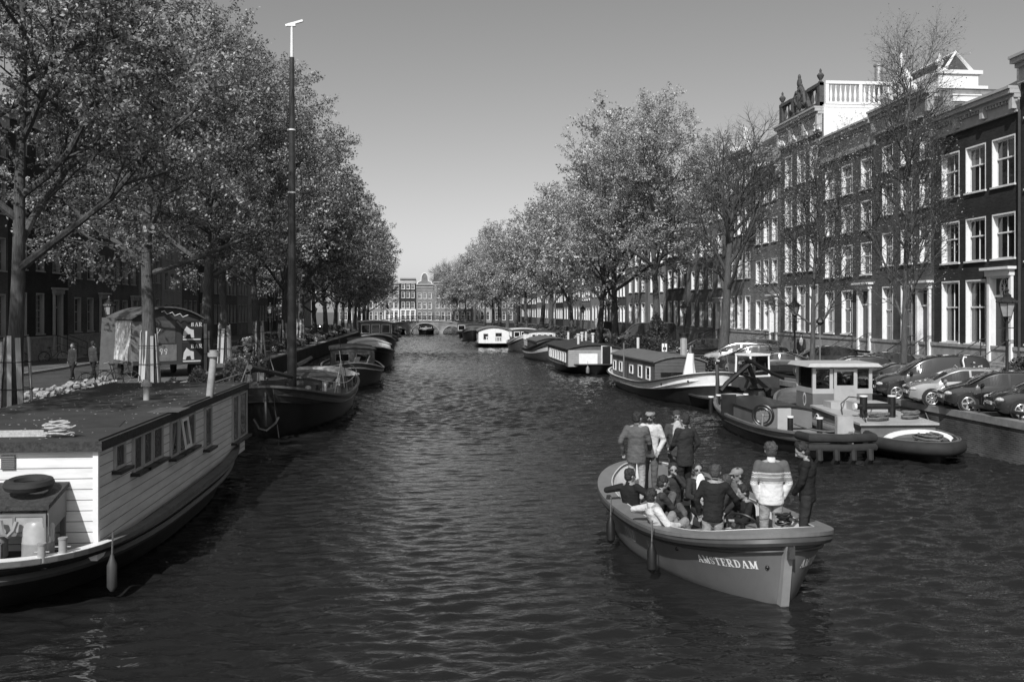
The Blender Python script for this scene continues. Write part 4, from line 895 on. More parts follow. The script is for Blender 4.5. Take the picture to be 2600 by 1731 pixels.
# ---- dark sailing barge with the tall mast
b2, h2 = boat('sailing_barge', 'dark steel sailing barge with a tall dark mast moored behind the houseboat', (-5.75, 53.0, 0), (-5.55, 32.8, 0), 4.8, 1.85, .95, 1.3, nb=3.2, ns=3, wb=2.0, rb=.05, bul=.32, band=.3, bandm=mat('hull_blue_grey', .045, rough=.35, var=.3, dirt=.3), gm=mat('gunwale_grey', .12, rough=.4), railm=BLACK, dm=DECKM)
g = MB(); mp_ = local(b2, (-5.65, 40.0, 0)); g.tube([(mp_.x, mp_.y, .6), (mp_.x, mp_.y, 3), (mp_.x, mp_.y, 9.5), (mp_.x, mp_.y, 14.95)], [.2, .195, .15, .1], n=14); mo = g.build('mast', mat('mast_varnish', .035, rough=.3, var=.5, scale=2), b2)
g = MB(); g.tube([(mp_.x, mp_.y, 14.95), (mp_.x, mp_.y, 16.3)], [.07, .05], n=8); g.cyl((mp_.x, mp_.y, 13.9), .1, .12, n=10)
for z in (9.3, 11.9): g.cyl((mp_.x, mp_.y, z), .17, .06, n=12)
g.build('mast_top', WHITE, b2)
g = MB(); g.cbox((mp_.x, mp_.y+.1, 16.38), (.1, .75, .09), rz=-.1, rx=.28); g.cbox((mp_.x, mp_.y, 16.3), (.12, .3, .12)); g.build('wind_vane', WHITE, b2)
g = MB(); bz = local(b2, (-5.6, 33.3, 0))
g.box(mp_.x-1.3, -.9, .7, mp_.x-.5, .9, 1.25); g.build('mast_case', DGREY, b2)
cabin(b2, -6.2, -2.6, -1.5, 1.5, .7, 1.25, DECKL, mat('hatch_cover', .2, rough=.6, var=.3, dirt=.5), crown=.25, eave=.03, name='hatch')
cabin(b2, -1.9, 1.6, -1.35, 1.35, .7, 1.3, HGREY, CANVAS, crown=.2, name='deck_house', wins=[('y+', -.8, .5, .85, 1.15), ('y+', .6, .5, .85, 1.15), ('x+', 0, .8, .85, 1.15)])
g = MB(); g.tube([(mp_.x+.3, 0, 1.7), (bz.x+2.2, -.2, 2.6)], .09, n=8); g.tube([(mp_.x-.2, .1, 2.1), (-6.5, -.3, 2.0)], .1, n=8); g.build('boom', mat('spar', .05, rough=.5), b2)
g = MB()
for s in (-1, 1): g.tube([(mp_.x, 0, 13.8), (mp_.x-1.4, s*2.2, 1.0)], .012, n=4)
g.tube([(mp_.x, 0, 13.8), (bz.x-.1, 0, 1.9)], .014, n=4); g.tube([(mp_.x, 0, 13.5), (-8, 0, 1.5)], .012, n=4); g.build('rigging', IRON, b2)
g = MB(); g.tube([(9.9, 0, 1.9), (10.15, .05, 1.2), (10.18, .08, .5)], .05, n=6); g.tube([(10.2, -.35, .75), (10.25, -.15, .42), (10.25, .1, .36), (10.22, .4, .6), (10.2, .5, .8)], .05, n=6); g.tube([(10.15, .3, 1.75), (10.2, .35, 1.2), (10.2, .5, .1)], .02, n=5); g.build('anchor', IRON, b2)
g = MB(); g.cbox((8.2, 0, 1.75), (.5, .9, .3)); g.tube([(8.2, -.55, 1.75), (8.2, .55, 1.75)], .14, n=10); g.build('windlass', IRON, b2)
g = MB(); g.tube(h2.loop(0, -.15, dz=.45)[6:38], .018, n=4)
for p in h2.loop(0, -.15)[6:38:4]: g.tube([p, p+Vector((0, 0, .45))], .016, n=4)
g.build('guard_rail', STEEL, b2)
for i, (xx, yy) in enumerate(((4.5, 1.5), (5.6, -1.4), (7.0, 1.1))):
    w_ = b2.matrix_basis @ Vector((xx, yy, 1.0)); q = thing('deck_vent', ('steel cowl vent beside the mast of the dark barge', 'steel cowl vent near the bow of the dark barge', 'short steel vent on the fore deck of the dark barge')[i], 'vent', w_, group='vents on the dark barge')
    g = MB(); g.tube([(0, 0, 0), (0, 0, .35), (0, .03, .45), (.0, .14, .5)], [.07, .07, .09, .13], n=9); g.build('cowl', STEEL, q)
# ---- third boat on the left: grey barge with low wheelhouse, chairs on the fore deck
b3, h3 = boat('barge', 'mid grey barge with dark wheelhouse and two white deck chairs, third from the houseboat', (-5.7, 69, 0), (-4.15, 55.0, 0), 4.0, 1.45, .85, 1.1, nb=2.4, wb=1.7, bul=.3, hm=HGREY, band=.22, bandm=mat('bulwark_grey', .1, rough=.4), gm=OFFWHITE, railm=OFFWHITE)
cabin(b3, -4.6, 1.6, -1.35, 1.35, .6, 1.95, mat('cabin_brown', .07, rough=.5), CANVAS, crown=.12, wins=[('y+', -3+i*1.3, .9, 1.2, 1.75) for i in range(4)]+[('x+', -.65, .9, 1.2, 1.75), ('x+', .65, .9, 1.2, 1.75)], wm=GREY)
def deckchair(label, w_, rz):
    o = thing('deck_chair', label, 'chair', w_, rz, group='white deck chairs'); g = MB(); g.box(-.28, -.25, .28, .28, .28, .33); g.build('seat', WHITE, o)
    g = MB(); g.add([(-.28, .25, .3), (.28, .25, .3), (.28, .5, .95), (-.28, .5, .95), (-.28, .3, .3), (.28, .3, .3), (.28, .55, .95), (-.28, .55, .95)], [(0, 1, 2, 3), (7, 6, 5, 4), (0, 4, 5, 1), (2, 6, 7, 3), (1, 5, 6, 2), (3, 7, 4, 0)]); g.build('backrest', WHITE, o)
    for sx in (-1, 1):
        g = MB(); g.tube([(sx*.3, -.25, 0), (sx*.3, -.22, .5), (sx*.3, .4, .52)], .025, n=5); g.tube([(sx*.3, .35, 0), (sx*.3, .3, .5)], .025, n=5); g.build('arm', WHITE, o)
deckchair('white plastic deck chair on the grey barge nearer the bow', b3.matrix_basis @ Vector((3.4, -.2, .65)), -2.0); deckchair('white plastic deck chair on the grey barge beside its cabin', b3.matrix_basis @ Vector((2.4, .5, .65)), -1.6)
b4, h4 = boat('barge', 'dark barge under a pale tarpaulin, fourth from the houseboat', (-5.9, 88, 0), (-4.3, 72.5, 0), 4.4, 1.7, 1.1, 1.3, nb=2.6, bul=.2, band=.2, bandm=BLACK, gm=GREY)
cabin(b4, 0, 5.4, -1.6, 1.6, 1.0, 1.75, OFFWHITE, SHEET, crown=.35, eave=.08, wins=[('y+', .5+i*1.4, .8, 1.15, 1.55) for i in range(4)])
cabin(b4, -6, -.3, -1.5, 1.5, 1.0, 1.9, CABB, CANVAS, crown=.15, wins=[('y+', -5+i*1.3, .8, 1.2, 1.7) for i in range(4)])
b5, h5 = boat('motor_yacht', 'dark motor yacht with a tall glazed wheelhouse, fifth from the houseboat', (-6.2, 104, 0), (-4.7, 90.5, 0), 4.2, 2.2, 1.4, 1.5, nb=2.4, bul=.3, band=.25, bandm=HGREY, gm=OFFWHITE)
cabin(b5, -2, 2.2, -1.5, 1.5, 1.2, 3.3, mat('wheelhouse_varnish', .08, rough=.4), OFFWHITE, crown=.1, wins=[('y+', -1.3+i*1.15, .9, 2.2, 3.1) for i in range(4)]+[('x+', -1+i*1.0, .85, 2.2, 3.1) for i in range(3)], wm=OFFWHITE)
cabin(b5, 2.4, 5.2, -1.3, 1.3, 1.2, 1.9, OFFWHITE, SHEET, crown=.2)
for i, (ya, yb, z) in enumerate(((121, 107.5, 1.5), (138, 124, 1.7), (156, 141, 1.5), (176, 160, 1.6))):
    bb, hq = boat('barge', '%s barge of the far left row before the bridge, %s from the yacht' % (('black', 'grey', 'black', 'dark')[i], ordn[i]), (-6.8, ya, 0), (-5.6-i*.4, yb, 0), 4.2, z, .9, 1.1, nb=2.6, bul=.2, hm=(HDARK, HGREY, HDARK, HGREY)[i], band=.2, bandm=(GREY, OFFWHITE, HGREY, GREY)[i], gm=OFFWHITE)
    cabin(bb, -4.5, 2.5, -1.4, 1.4, .8, 2.1, (CABB, OFFWHITE, HGREY, CABL)[i], CANVAS, crown=.15, wins=[('y+', -3.8+k*1.4, .9, 1.2, 1.8) for k in range(4)]+[('x+', -.6, .8, 1.2, 1.8), ('x+', .6, .8, 1.2, 1.8)])
# ---- right bank
def rpole(px): pass
r1, q1 = boat('live_aboard_barge', 'black barge with a white bow bulwark and brown cabin moored on the right', (12.65, 59.5, 0), (13.15, 42.2, 0), 4.5, 1.6, .72, .95, nb=5, mb=2.3, ns=3.0, wb=3.2, rb=.02, bul=.35, band=.36, bandm=WHITE, gm=WHITE, railm=OFFWHITE, dm=DECKL, hm=HDARK)
q1.rail(.02, .05, off=.03).build('gunwale_rail', DGREY, r1)
cabin(r1, -7.3, 2.6, -1.25, 1.45, .35, 1.72, CABB, mat('cabin_roof_grey', .13, rough=.6, var=.15, dirt=.2), crown=.28, eave=.1, wins=[('y-', -6.6, .7, .8, 1.4), ('y-', -5.0, .7, .8, 1.4), ('y-', -2.4, .8, .85, 1.35), ('y-', -.4, .8, .75, 1.45), ('y-', 1.3, .8, .75, 1.45)])
g = MB(); g.box(2.605, -.95, 1.0, 2.64, 1.1, 1.22); g.build('window_slot', GLASS, r1)
g = MB(); g.tube([(8.62, 0, 1.95), (8.72, 0, 1.2), (8.55, 0, .3), (8.4, 0, -.2)], .09, n=8); g.build('stem_post', DGREY, r1)
g = MB()
for sd in (-1, 1):
    for t in (.93, .72):
        p = q1.P(t, .2, sd, .012); d = Vector((.6 if t > .9 else .3, sd*.8, 0)); g.ell(p, (.07, .07, .07), n=8, m=6)
g.build('hawse_holes', BLACK, r1)
g = MB(); g.tube([(-2.2, -1.75, .5), (-2.2, -1.75, 2.6)], .04, n=6); g.build('pole', GREY, r1)
Rr = lambda x, y, z: r1.matrix_basis @ Vector((x, y, z))
o = thing('parasol', 'closed grey parasol standing on the fore deck of the white bowed barge', 'parasol', Rr(3.7, .3, .5)); g = MB(); g.tube([(0, 0, 0), (0, 0, 2.15)], .025, n=6); g.build('pole', WOOD, o)
g = MB(); g.lathe([(.05, .55), (.19, .6), (.17, 1.1), (.1, 1.6), (.045, 2.05)], n=9, smooth=False); g.build('canopy', mat('parasol_cloth', .17, rough=.9, bump=.5), o)
def drape(name, label, p, w, d, h, seed, top=.25, m=SHEET, cat='sheet'):
    rg = random.Random(seed); g = MB(); n = 28; rows = []
    ph = [rg.uniform(0, 6) for _ in range(4)]
    for k in range(9):
        u = k/8; rr = top+(1-top)*min(1, u*1.1)**1.3; row = []
        for j in range(n):
            a = 2*PI*j/n; q = rr*(1+.2*u*math.sin(5*a+ph[0]+u*2)+.09*u*math.sin(9*a+ph[1]+u*3)); row.append((w*q*math.cos(a)+.04*math.sin(u*5+ph[2]), d*q*math.sin(a), h*(1-u**1.05)+.05*math.sin(3*a+ph[3])*u))
        rows.append(row)
    g.grid(rows, closed_u=True); g.add(rows[0], [tuple(range(n))], True); o = g.build(name, m); o.location = p; return tag(o, label, cat)
drape('white_sheet', 'tall white sheet draped over something on the fore deck of the white bowed barge', Rr(4.9, -.1, .55), .4, .4, 1.75, 3, .42)
drape('laundry', 'crumpled pale laundry hanging over the bulwark beside the white sheet', Rr(6.0, .7, .6), .75, .5, .75, 5, .6, m=mat('laundry_cloth', .5, rough=.9, bump=.8, var=.4, scale=6), cat='laundry')
g = MB()
for sx in (-.28, .28): g.tube([(sx, 0, 0), (sx, .35, 1.35)], .03, n=6)
for i in range(7): g.tube([(-.28, .26+.012*i*4, 1.0+.05*i), (.28, .26+.012*i*4, 1.0+.05*i)], .015, n=4)
g.add([(-.28, 0.02, .05), (.28, .02, .05), (.28, .26, .98), (-.28, .26, .98)], [(0, 1, 2, 3)]); lo = g.build('gangway', DGREY); lo.location = Rr(7.0, 1.5, .9); lo.rotation_euler = (0, 0, .3); tag(lo, 'dark gangway ladder propped on the bow of the white bowed barge', 'gangway')
for i, (x, y) in enumerate(((3.2, -1.2), (4.1, -1.3))):
    g = MB(); g.box(-.3, -.2, 0, .3, .2, .32); pb = g.build('deck_box', OFFWHITE); pb.location = Rr(x, y, .4); tag(pb, ('white deck box beside the cabin front on the white bowed barge', 'white deck box nearer the bow on the white bowed barge')[i], 'box', 'white deck boxes')
# brown houseboat with board walls
r2, q2 = boat('houseboat', 'brown houseboat with white framed windows behind the white bowed barge', (11.6, 76.5, 0), (11.6, 64.3, 0), 4.3, .75, .6, .7, nb=5, ns=5, bul=.05, hm=HDARK, gm=DGREY)
cabin(r2, -5.6, 5.3, -1.95, 1.95, .55, 1.72, mat('brown_boards_side', .09, rough=.6), FELT, crown=.3, eave=.12, wins=[('y-', -4+i*1.35, .9, .8, 1.5) for i in range(7)])
g = MB(); g.box(5.305, -1.9, .55, 5.34, 1.9, 1.7); g.build('front_boarding', CABL, r2)
g = MB(); g.box(5.345, -1.15, .72, 5.37, .15, 1.45); g.build('white_panel', WHITE, r2); g = MB(); g.box(5.345, .5, .6, 5.38, 1.05, 1.95); g.build('door', BLACK, r2); g = MB(); g.box(5.3, .4, 1.95, 5.39, 1.15, 2.02); g.box(5.345, .4, .6, 5.385, .49, 1.95); g.box(5.345, 1.06, .6, 5.385, 1.15, 1.95); g.build('door_frame', OFFWHITE, r2)
fender('grey fender hanging below the front of the brown houseboat', (10.9, 64.1, .1), .12, .5, GREY)
for i, (x, y) in enumerate(((3.5, -.9), (1.5, .5), (-1.6, .2))):
    o = thing('roof_flue', ('white flue pipe at the front of the brown houseboat roof', 'white flue pipe in the middle of the brown houseboat roof', 'white flue pipe far back on the brown houseboat roof')[i], 'flue', r2.matrix_basis @ Vector((x, y, 1.95)), group='flues on the brown houseboat'); g = MB(); g.cyl((0, 0, 0), .09, .75, n=10); g.cyl((0, 0, .75), .14, .1, n=10); g.build('pipe', OFFWHITE, o)
r3, q3 = boat('barge', 'dark barge with a broad white stripe and cream ribbed wheelhouse on the right', (10.9, 96, 0), (11.1, 80.5, 0), 4.1, 2.0, .95, 1.5, nb=2.8, bul=.3, hm=HGREY, gm=BLACK, wb=1.9)
q3.shell(.28, .45, 2, off=.012).build('stripe', WHITE, r3)
cabin(r3, -6.8, -2.5, -1.3, 1.3, 1.0, 2.35, OFFWHITE, DGREY, crown=.1, wins=[('y-', -6.4+i*.6, .42, 1.6, 2.2) for i in range(7)]+[('x+', -.8+i*.55, .42, 1.6, 2.2) for i in range(4)])
cabin(r3, -2, 5.2, -1.5, 1.5, .9, 1.7, HGREY, CANVAS, crown=.3)
r4, q4 = boat('small_ship', 'dark blue grey boat with white wheelhouse trim right of the white houseboat', (10.9, 113, 0), (10.6, 101, 0), 3.6, 1.9, .95, 1.1, nb=2.5, bul=.3, hm=mat('hull_blue', .09, rough=.4), band=.2, bandm=OFFWHITE, gm=OFFWHITE)
cabin(r4, -3.5, 1.5, -1.3, 1.3, .9, 2.3, DGREY, OFFWHITE, crown=.08, wins=[('y-', -3+i*1.0, .75, 1.5, 2.1) for i in range(4)]+[('x+', -.8+i*.8, .65, 1.5, 2.1) for i in range(3)])
r5, q5 = boat('houseboat', 'small bright white houseboat with a railed porch on the right, before the bridge', (8.4, 127, 0), (8.1, 115.5, 0), 4.4, .45, .4, .45, nb=6, ns=6, bul=.03, hm=BLACK, gm=BLACK)
cabin(r5, -4.5, 3.6, -1.9, 1.9, .4, 1.9, WHITE, mat('grey_roof', .16, rough=.6), crown=.5, eave=.2, wins=[('y-', -3.6+i*1.3, .6, .8, 1.6) for i in range(5)]+[('x+', -1.0, .6, .9, 1.6), ('x+', .6, .8, .7, 1.7)], wm=GREY)
g = MB()
for i in range(15): y = -1.0+i*.2; g.box(5.1, y, .45, 5.15, y+.09, 1.2)
g.box(5.09, -1.05, 1.18, 5.17, 1.95, 1.28); g.build('porch_rail', WHITE, r5)
r6, q6 = boat('barge', 'dark barge bow pointing this way, left of the small white houseboat', (8.2, 156, 0), (6.6, 141, 0), 4.2, 2.0, 1.2, 1.3, nb=2.4, hm=HDARK, band=.25, bandm=GREY, gm=GREY)
cabin(r6, -4, 3, -1.4, 1.4, 1.0, 2.2, CABB, DGREY, crown=.15)
r7, q7 = boat('houseboat', 'tiny dark houseboat with pale window front close to the far bridge', (8.0, 172, 0), (6.4, 161, 0), 3.8, .9, .8, .8, nb=5, ns=5, hm=HDARK, gm=BLACK)
cabin(r7, -4, 4, -1.7, 1.7, .7, 2.3, CABB, FELT, crown=.1, wins=[('x+', -.9, 1.2, 1.1, 2.0), ('x+', .7, 1.2, 1.1, 2.0), ('y-', -2, 1, 1.2, 2), ('y-', 1, 1, 1.2, 2)])
r8, q8 = boat('canal_cruiser', 'dark boat with pale bow trim coming out of the centre bridge arch', (-.3, 196, 0), (-.45, 181, 0), 3.2, 1.1, .9, .9, nb=2.3, hm=BLACK, band=.25, bandm=OFFWHITE, gm=OFFWHITE, group='boats under way')
cabin(r8, -6, 4, -1.3, 1.3, .8, 1.75, BLACK, BLACK, crown=.1, wins=[('x+', -.6, 1, 1.1, 1.6), ('x+', .6, 1, 1.1, 1.6)])
r9, q9 = boat('canal_cruiser', 'pale boat lying under the left arch of the far bridge', (-6, 200, 0), (-6, 187, 0), 2.8, 1.0, .8, .8, nb=2.3, hm=OFFWHITE, gm=OFFWHITE, group='boats under way')
# ---- work boats at the quay, right middle ground
TUG = mat('tug_grey_paint', .15, rough=.4, var=.12, dirt=.2, scale=2); TUGL = mat('tug_light_paint', .38, rough=.45, var=.1, dirt=.25, scale=2)
t1, s1 = boat('work_boat', 'black hulled work boat with grey bulwarks and a hose reel, beside the tug', (12.0, 26.5, 0), (12.3, 37.6, 0), 2.8, 1.05, .62, .8, nb=3.4, ns=2.4, ms=1.45, ws=2, wb=2.4, bul=.28, band=.38, bandm=TUG, gm=TUG, innerm=TUGL, dm=mat('tug_deck', .2, rough=.7, dirt=.4), railm=RUBBER)
Tt = lambda x, y, z: t1.matrix_basis @ Vector((x, y, z))
g = MB()
for z, r_ in ((.72, .13), (.44, .12)): g.tube([(-4.8, -1.05, z), (-5.5, -.95, z), (-5.7, 0, z), (-5.5, .95, z), (-4.8, 1.05, z)], r_, n=10)
for i in range(4): g.tube([(-5.68, -.75+i*.5, .42), (-5.72, -.75+i*.5, .14), (-5.5, -.75+i*.5, -.05)], .1, n=8)
g.build('fender_tubes', RUBBER, t1)
cabin(t1, -.6, 3.4, -1.0, 1.05, .4, .95, TUG, mat('hatch_black', .02, rough=.3), crown=.12, eave=.02, name='hold_coaming')
g = MB(); g.box(-2.3, .35, .35, -2.22, .8, 1.25); g.build('stanchion_plate', TUGL, t1); g = MB(); g.box(-4.2, -.9, .35, -4.0, -.4, 1.2); g.build('stanchion_plate', TUGL, t1)
g = MB(); g.box(1.7, .95, .6, 1.76, 1.5, 1.35); g.build('notice_board', BLACK, t1)
hr_ = thing('hose_reel', 'round spoked hose reel standing on the grey work boat', 'hose reel', Tt(-1.6, 1.05, .95), PI/2+.9)
g = MB(); g.tube([(.34*math.cos(a*PI/12), 0, .34*math.sin(a*PI/12)) for a in range(24)], .045, n=7, closed=True); g.tube([(.25*math.cos(a*PI/12), .05, .25*math.sin(a*PI/12)) for a in range(24)], .03, n=6, closed=True); g.build('rim', BLACK, hr_)
g = MB()
for k in range(6): g.tube([(0, 0, 0), (.32*math.cos(k*PI/3), 0, .32*math.sin(k*PI/3))], .02, n=5)
g.ell((0, 0, 0), .07, n=8, m=6); g.tube([(0, .03, 0), (0, .12, -.55)], .04, n=6); g.build('spokes', GREY, hr_)
for i, (x, y) in enumerate(((-2.9, .6), (-3.3, -.2), (4.9, .7), (5.2, -.5), (4.2, 1.2))):
    o = thing('bollard', ('black bollard on the near deck of the work boat', 'second black bollard on the near deck of the work boat', 'white capped bollard at the far bow of the work boat', 'bollard at the far tip of the work boat', 'small bollard left of the hold of the work boat')[i], 'bollard', Tt(x, y, .4), group='deck bollards')
    g = MB(); g.cyl((0, 0, 0), .09, .62, n=12); g.build('post', BLACK, o); g = MB(); g.cyl((0, 0, .62), .11, .05, n=12); g.build('cap', WHITE, o)
t2_, s2 = boat('tug_boat', 'grey tug with wheelhouse and portholes moored against the right quay', (14.7, 25.9, 0), (15.1, 38.2, 0), 3.4, 1.2, .55, .62, nb=3, ns=2.8, ws=2.0, bul=.15, band=.35, bandm=TUG, gm=TUG, innerm=TUG, dm=DECKM, railm=RUBBER)
Tu = lambda x, y, z: t2_.matrix_basis @ Vector((x, y, z))
# stern fender roll
L_ = s2.loop(.25, .12, n=22); n_ = len(L_)
st_ = sorted([p for p in L_ if p.x < -4.3], key=lambda p: math.atan2(p.y, -(p.x+4.3)))
g = MB(); g.tube([p+Vector((0, 0, -.02)) for p in st_], .2, n=12); g.build('stern_fender', RUBBER, t2_)
zc_ = .86
g = MB(); g.add([(-3.4, -1.2, .3), (-3.4, 1.2, .3), (.9, 1.15, .3), (.9, -1.15, .3), (-3.4, -1.2, zc_-.05), (-3.4, 1.2, zc_-.05), (.9, 1.15, zc_+.1), (.9, -1.15, zc_+.1)], [(0, 1, 2, 3), (7, 6, 5, 4), (0, 4, 5, 1), (1, 5, 6, 2), (2, 6, 7, 3), (3, 7, 4, 0)]); g.build('cabin', TUG, t2_)
g = MB(); g.add([(-3.5, -1.28, zc_-.05), (-3.5, 1.28, zc_-.05), (.9, 1.22, zc_+.1), (.9, -1.22, zc_+.1), (-3.5, -1.28, zc_+.02), (-3.5, 1.28, zc_+.02), (.9, 1.22, zc_+.17), (.9, -1.22, zc_+.17)], [(0, 1, 2, 3), (7, 6, 5, 4), (0, 4, 5, 1), (1, 5, 6, 2), (2, 6, 7, 3), (3, 7, 4, 0)]); g.build('cabin_top', TUGL, t2_)
for i, x in enumerate((-2.7, -1.9, .3)):
    po = MB(); po.tube([(x+.16*math.cos(a*PI/8), 1.19, .6+.16*math.sin(a*PI/8)) for a in range(16)], .03, n=5, closed=True); po_ = po.build('porthole', OFFWHITE, t2_); po = MB(); po.cyl((0, 0, 0), .15, .02, n=16, M=Matrix.Translation((x, 1.205, .6)) @ Matrix.Rotation(PI/2, 4, 'X')); po.build('pane', GLASS, po_)
g = MB(); g.box(-1.3, -.75, zc_+.02, -.1, .3, zc_+.42); g.box(-.1, -.75, zc_+.02, .6, .85, zc_+.36); g.build('skylight_box', TUGL, t2_)
# wheelhouse: steel lower half, glazed upper half
wx0, wx1, wy0, wy1 = .95, 2.6, -1.1, 1.1; zb0, zm0, zt0 = .5, 1.62, 2.4
g = MB(); g.box(wx0, wy0, zb0, wx1, wy1, 1.42); g.build('wheelhouse_lower', TUG, t2_)
g = MB()
g.box(wx0-.012, wy0-.012, 1.42, wx1+.012, wy1+.012, 1.6)
for (x, y) in ((wx0, wy0), (wx0, wy1-.12), (wx1-.1, wy0), (wx1-.1, wy1-.1), (wx0, -.1-.45), (wx0, .35)): g.box(x, y, 1.6, x+.1, y+.12, zt0)
g.box(wx0, wy0+.12, zt0-.08, wx0+.1, wy1-.12, zt0); g.box(wx1-.1, wy0+.12, zt0-.08, wx1, wy1-.12, zt0); g.build('window_frames', TUGL, t2_)
g = MB(); g.box(wx0+.04, wy0+.1, 1.6, wx0+.05, wy1-.1, zt0-.08); g.box(wx1-.05, wy0+.1, 1.6, wx1-.04, wy1-.1, zt0-.08); g.box(wx0+.1, wy1-.06, 1.6, wx1-.1, wy1-.05, zt0-.02); g.box(wx0+.1, wy0+.05, 1.6, wx1-.1, wy0+.06, zt0-.02); g.build('window_glass', CLEAR, t2_)
g = MB(); g.box(wx0-.05, -.5, .95, wx0-.004, .33, 1.72); g.box(wx0-.05, -.5, 1.72, wx0-.004, -.4, 2.3); g.box(wx0-.05, .23, 1.72, wx0-.004, .33, 2.3); g.box(wx0-.05, -.4, 2.22, wx0-.004, .23, 2.3); dq = g.build('door', TUGL, t2_)
g = MB(); g.add([(wx0-.28, wy0-.28, zt0), (wx1+.2, wy0-.28, zt0), (wx1+.2, wy1+.28, zt0), (wx0-.28, wy1+.28, zt0), (wx0-.15, wy0-.15, zt0+.12), (wx1+.1, wy0-.15, zt0+.14), (wx1+.1, wy1+.15, zt0+.14), (wx0-.15, wy1+.15, zt0+.12)], [(3, 2, 1, 0), (4, 5, 6, 7), (0, 1, 5, 4), (1, 2, 6, 5), (2, 3, 7, 6), (3, 0, 4, 7)]); g.build('wheelhouse_roof', mat('roof_light_paint', .42, rough=.5, var=.08, dirt=.15), t2_)
# spiral mark on the wheelhouse side
g = MB()
for k, (r0, s0) in enumerate(((.19, 0), (.13, PI*.9))):
    n = 14; A = []; Bq = []
    for i in range(n+1):
        a = s0+PI*1.25*i/n; w_ = .075*math.sin(PI*min(1, i/n*.9+.1))**.8*(1 if k == 0 else .8); A.append((1.75+(r0+w_/2)*math.cos(a)*.8, wy1+.006, 1.12+(r0+w_/2)*math.sin(a)*1.3)); Bq.append((1.75+(r0-w_/2)*math.cos(a)*.8, wy1+.006, 1.12+(r0-w_/2)*math.sin(a)*1.3))
    g.grid([A, Bq], smooth=False)
g.build('spiral_emblem', WHITE, t2_)
# towing arch, bitts, ropes
g = MB(); n = 14; A = []; 
for i in range(n+1):
    a = PI*(i/n); y = -1.1*math.cos(a); z = .45+.38*math.sin(a)**.8; A.append((y, z))
rows = [[(-4.75, y, z) for y, z in A], [(-4.75, y*.93, z-.11) for y, z in A], [(-4.62, y*.93, z-.11) for y, z in A], [(-4.62, y, z) for y, z in A], [(-4.75, y, z) for y, z in A]]
g.grid(rows, smooth=False); g.build('towing_arch', WHITE, t2_)
g = MB(); g.tube([(-2.2, -.55, 1.28), (-2.2, .85, 1.28)], .1, n=12)
for y in (-.35, .6): g.cyl((-2.2, y, .85), .12, .75, n=12)
bt_ = g.build('towing_bitts', BLACK, t2_); g = MB()
for y in (-.35, .6): g.cyl((-2.2, y, 1.6), .135, .04, n=12)
g.tube([(-2.2, .85, 1.28), (-2.2, .93, 1.28)], .11, n=12); g.build('bitt_caps', WHITE, t2_)
coil('rope_coil', 'thick coiled rope on the tug cabin roof, the left of two', Tu(-3.0, .45, zc_+.04), .3, 4, ROPE, .045, .45, seed=5, group='ropes on the tug', rz=.2)
coil('rope_coil', 'thick coiled rope on the tug cabin roof, the right of two', Tu(-2.6, -.8, zc_+.05), .28, 4, ROPE, .045, .5, seed=6, group='ropes on the tug', rz=.4)
coil('rope_pile', 'tangle of rope under the white towing arch on the tug stern', Tu(-5.1, -.1, .42), .5, 6, ROPE, .035, .5, seed=7, group='ropes on the tug', rz=PI/2)
g = MB(); g.tube([(-3.3, 1.0, zc_+.02), (-2.6, .8, zc_+.3), (-1.5, 0, zc_+.42), (-.5, -.9, zc_+.2)], .02, n=5); g.tube([(-1.7, 1.1, zc_+.05), (-.6, .7, zc_+.35), (.4, 0, zc_+.5), (.7, -.8, zc_+.4)], .02, n=5); g.build('hand_rails', BLACK, t2_)
# work pontoon with small excavator crane
t3, s3 = boat('work_pontoon', 'low dark work pontoon carrying a crane behind the tug', (13.6, 40.2, 0), (13.6, 47.5, 0), 3.0, .6, .55, .6, nb=8, ns=8, bul=.03, hm=HDARK, gm=DGREY, dm=DECKM)
ex = thing('crane_cab', 'small crane with white framed cab and folded dark arm on the work pontoon', 'crane', (14.6, 41.2, .55), .35)
g = MB(); g.box(-.75, -.55, .45, .9, .75, .95); g.lathe([(.45, 0), (.45, .3), (.35, .45)], n=14); g.build('base', DGREY, ex)
g = MB()
for (x, y) in ((-.7, -.5), (.35, -.5), (-.7, .5), (.35, .5)): g.tube([(x, y, .95), (x*.96, y*.96, 1.9)], .05, n=6)
g.tube([(-.67, -.48, 1.9), (.34, -.48, 1.9), (.34, .48, 1.9), (-.67, .48, 1.9)], .05, n=6, closed=True); g.box(-.72, -.53, .93, .4, .53, 1.02); g.box(-.72, -.53, 1.88, .4, .53, 1.96); g.build('cab_frame', WHITE, ex)
g = MB(); g.box(-.68, -.49, 1.02, .35, .49, 1.88); g.build('cab_glass', CLEAR, ex)
g = MB(); g.tube([(-.6, -.75, .7), (-1.3, -1.0, 1.75), (-1.35, -1.02, 1.8)], .11, n=6, smooth=False); g.tube([(-1.35, -1.02, 1.8), (-.2, -1.35, 1.15), (.3, -1.5, .95)], .09, n=6, smooth=False); g.tube([(-1.2, -1.0, 1.55), (-2.3, -.9, .75), (-2.6, -.9, .45)], .1, n=6, smooth=False); g.tube([(-.9, -.9, .95), (-1.9, -.95, 1.2)], .05, n=6); g.build('arm', BLACK, ex)

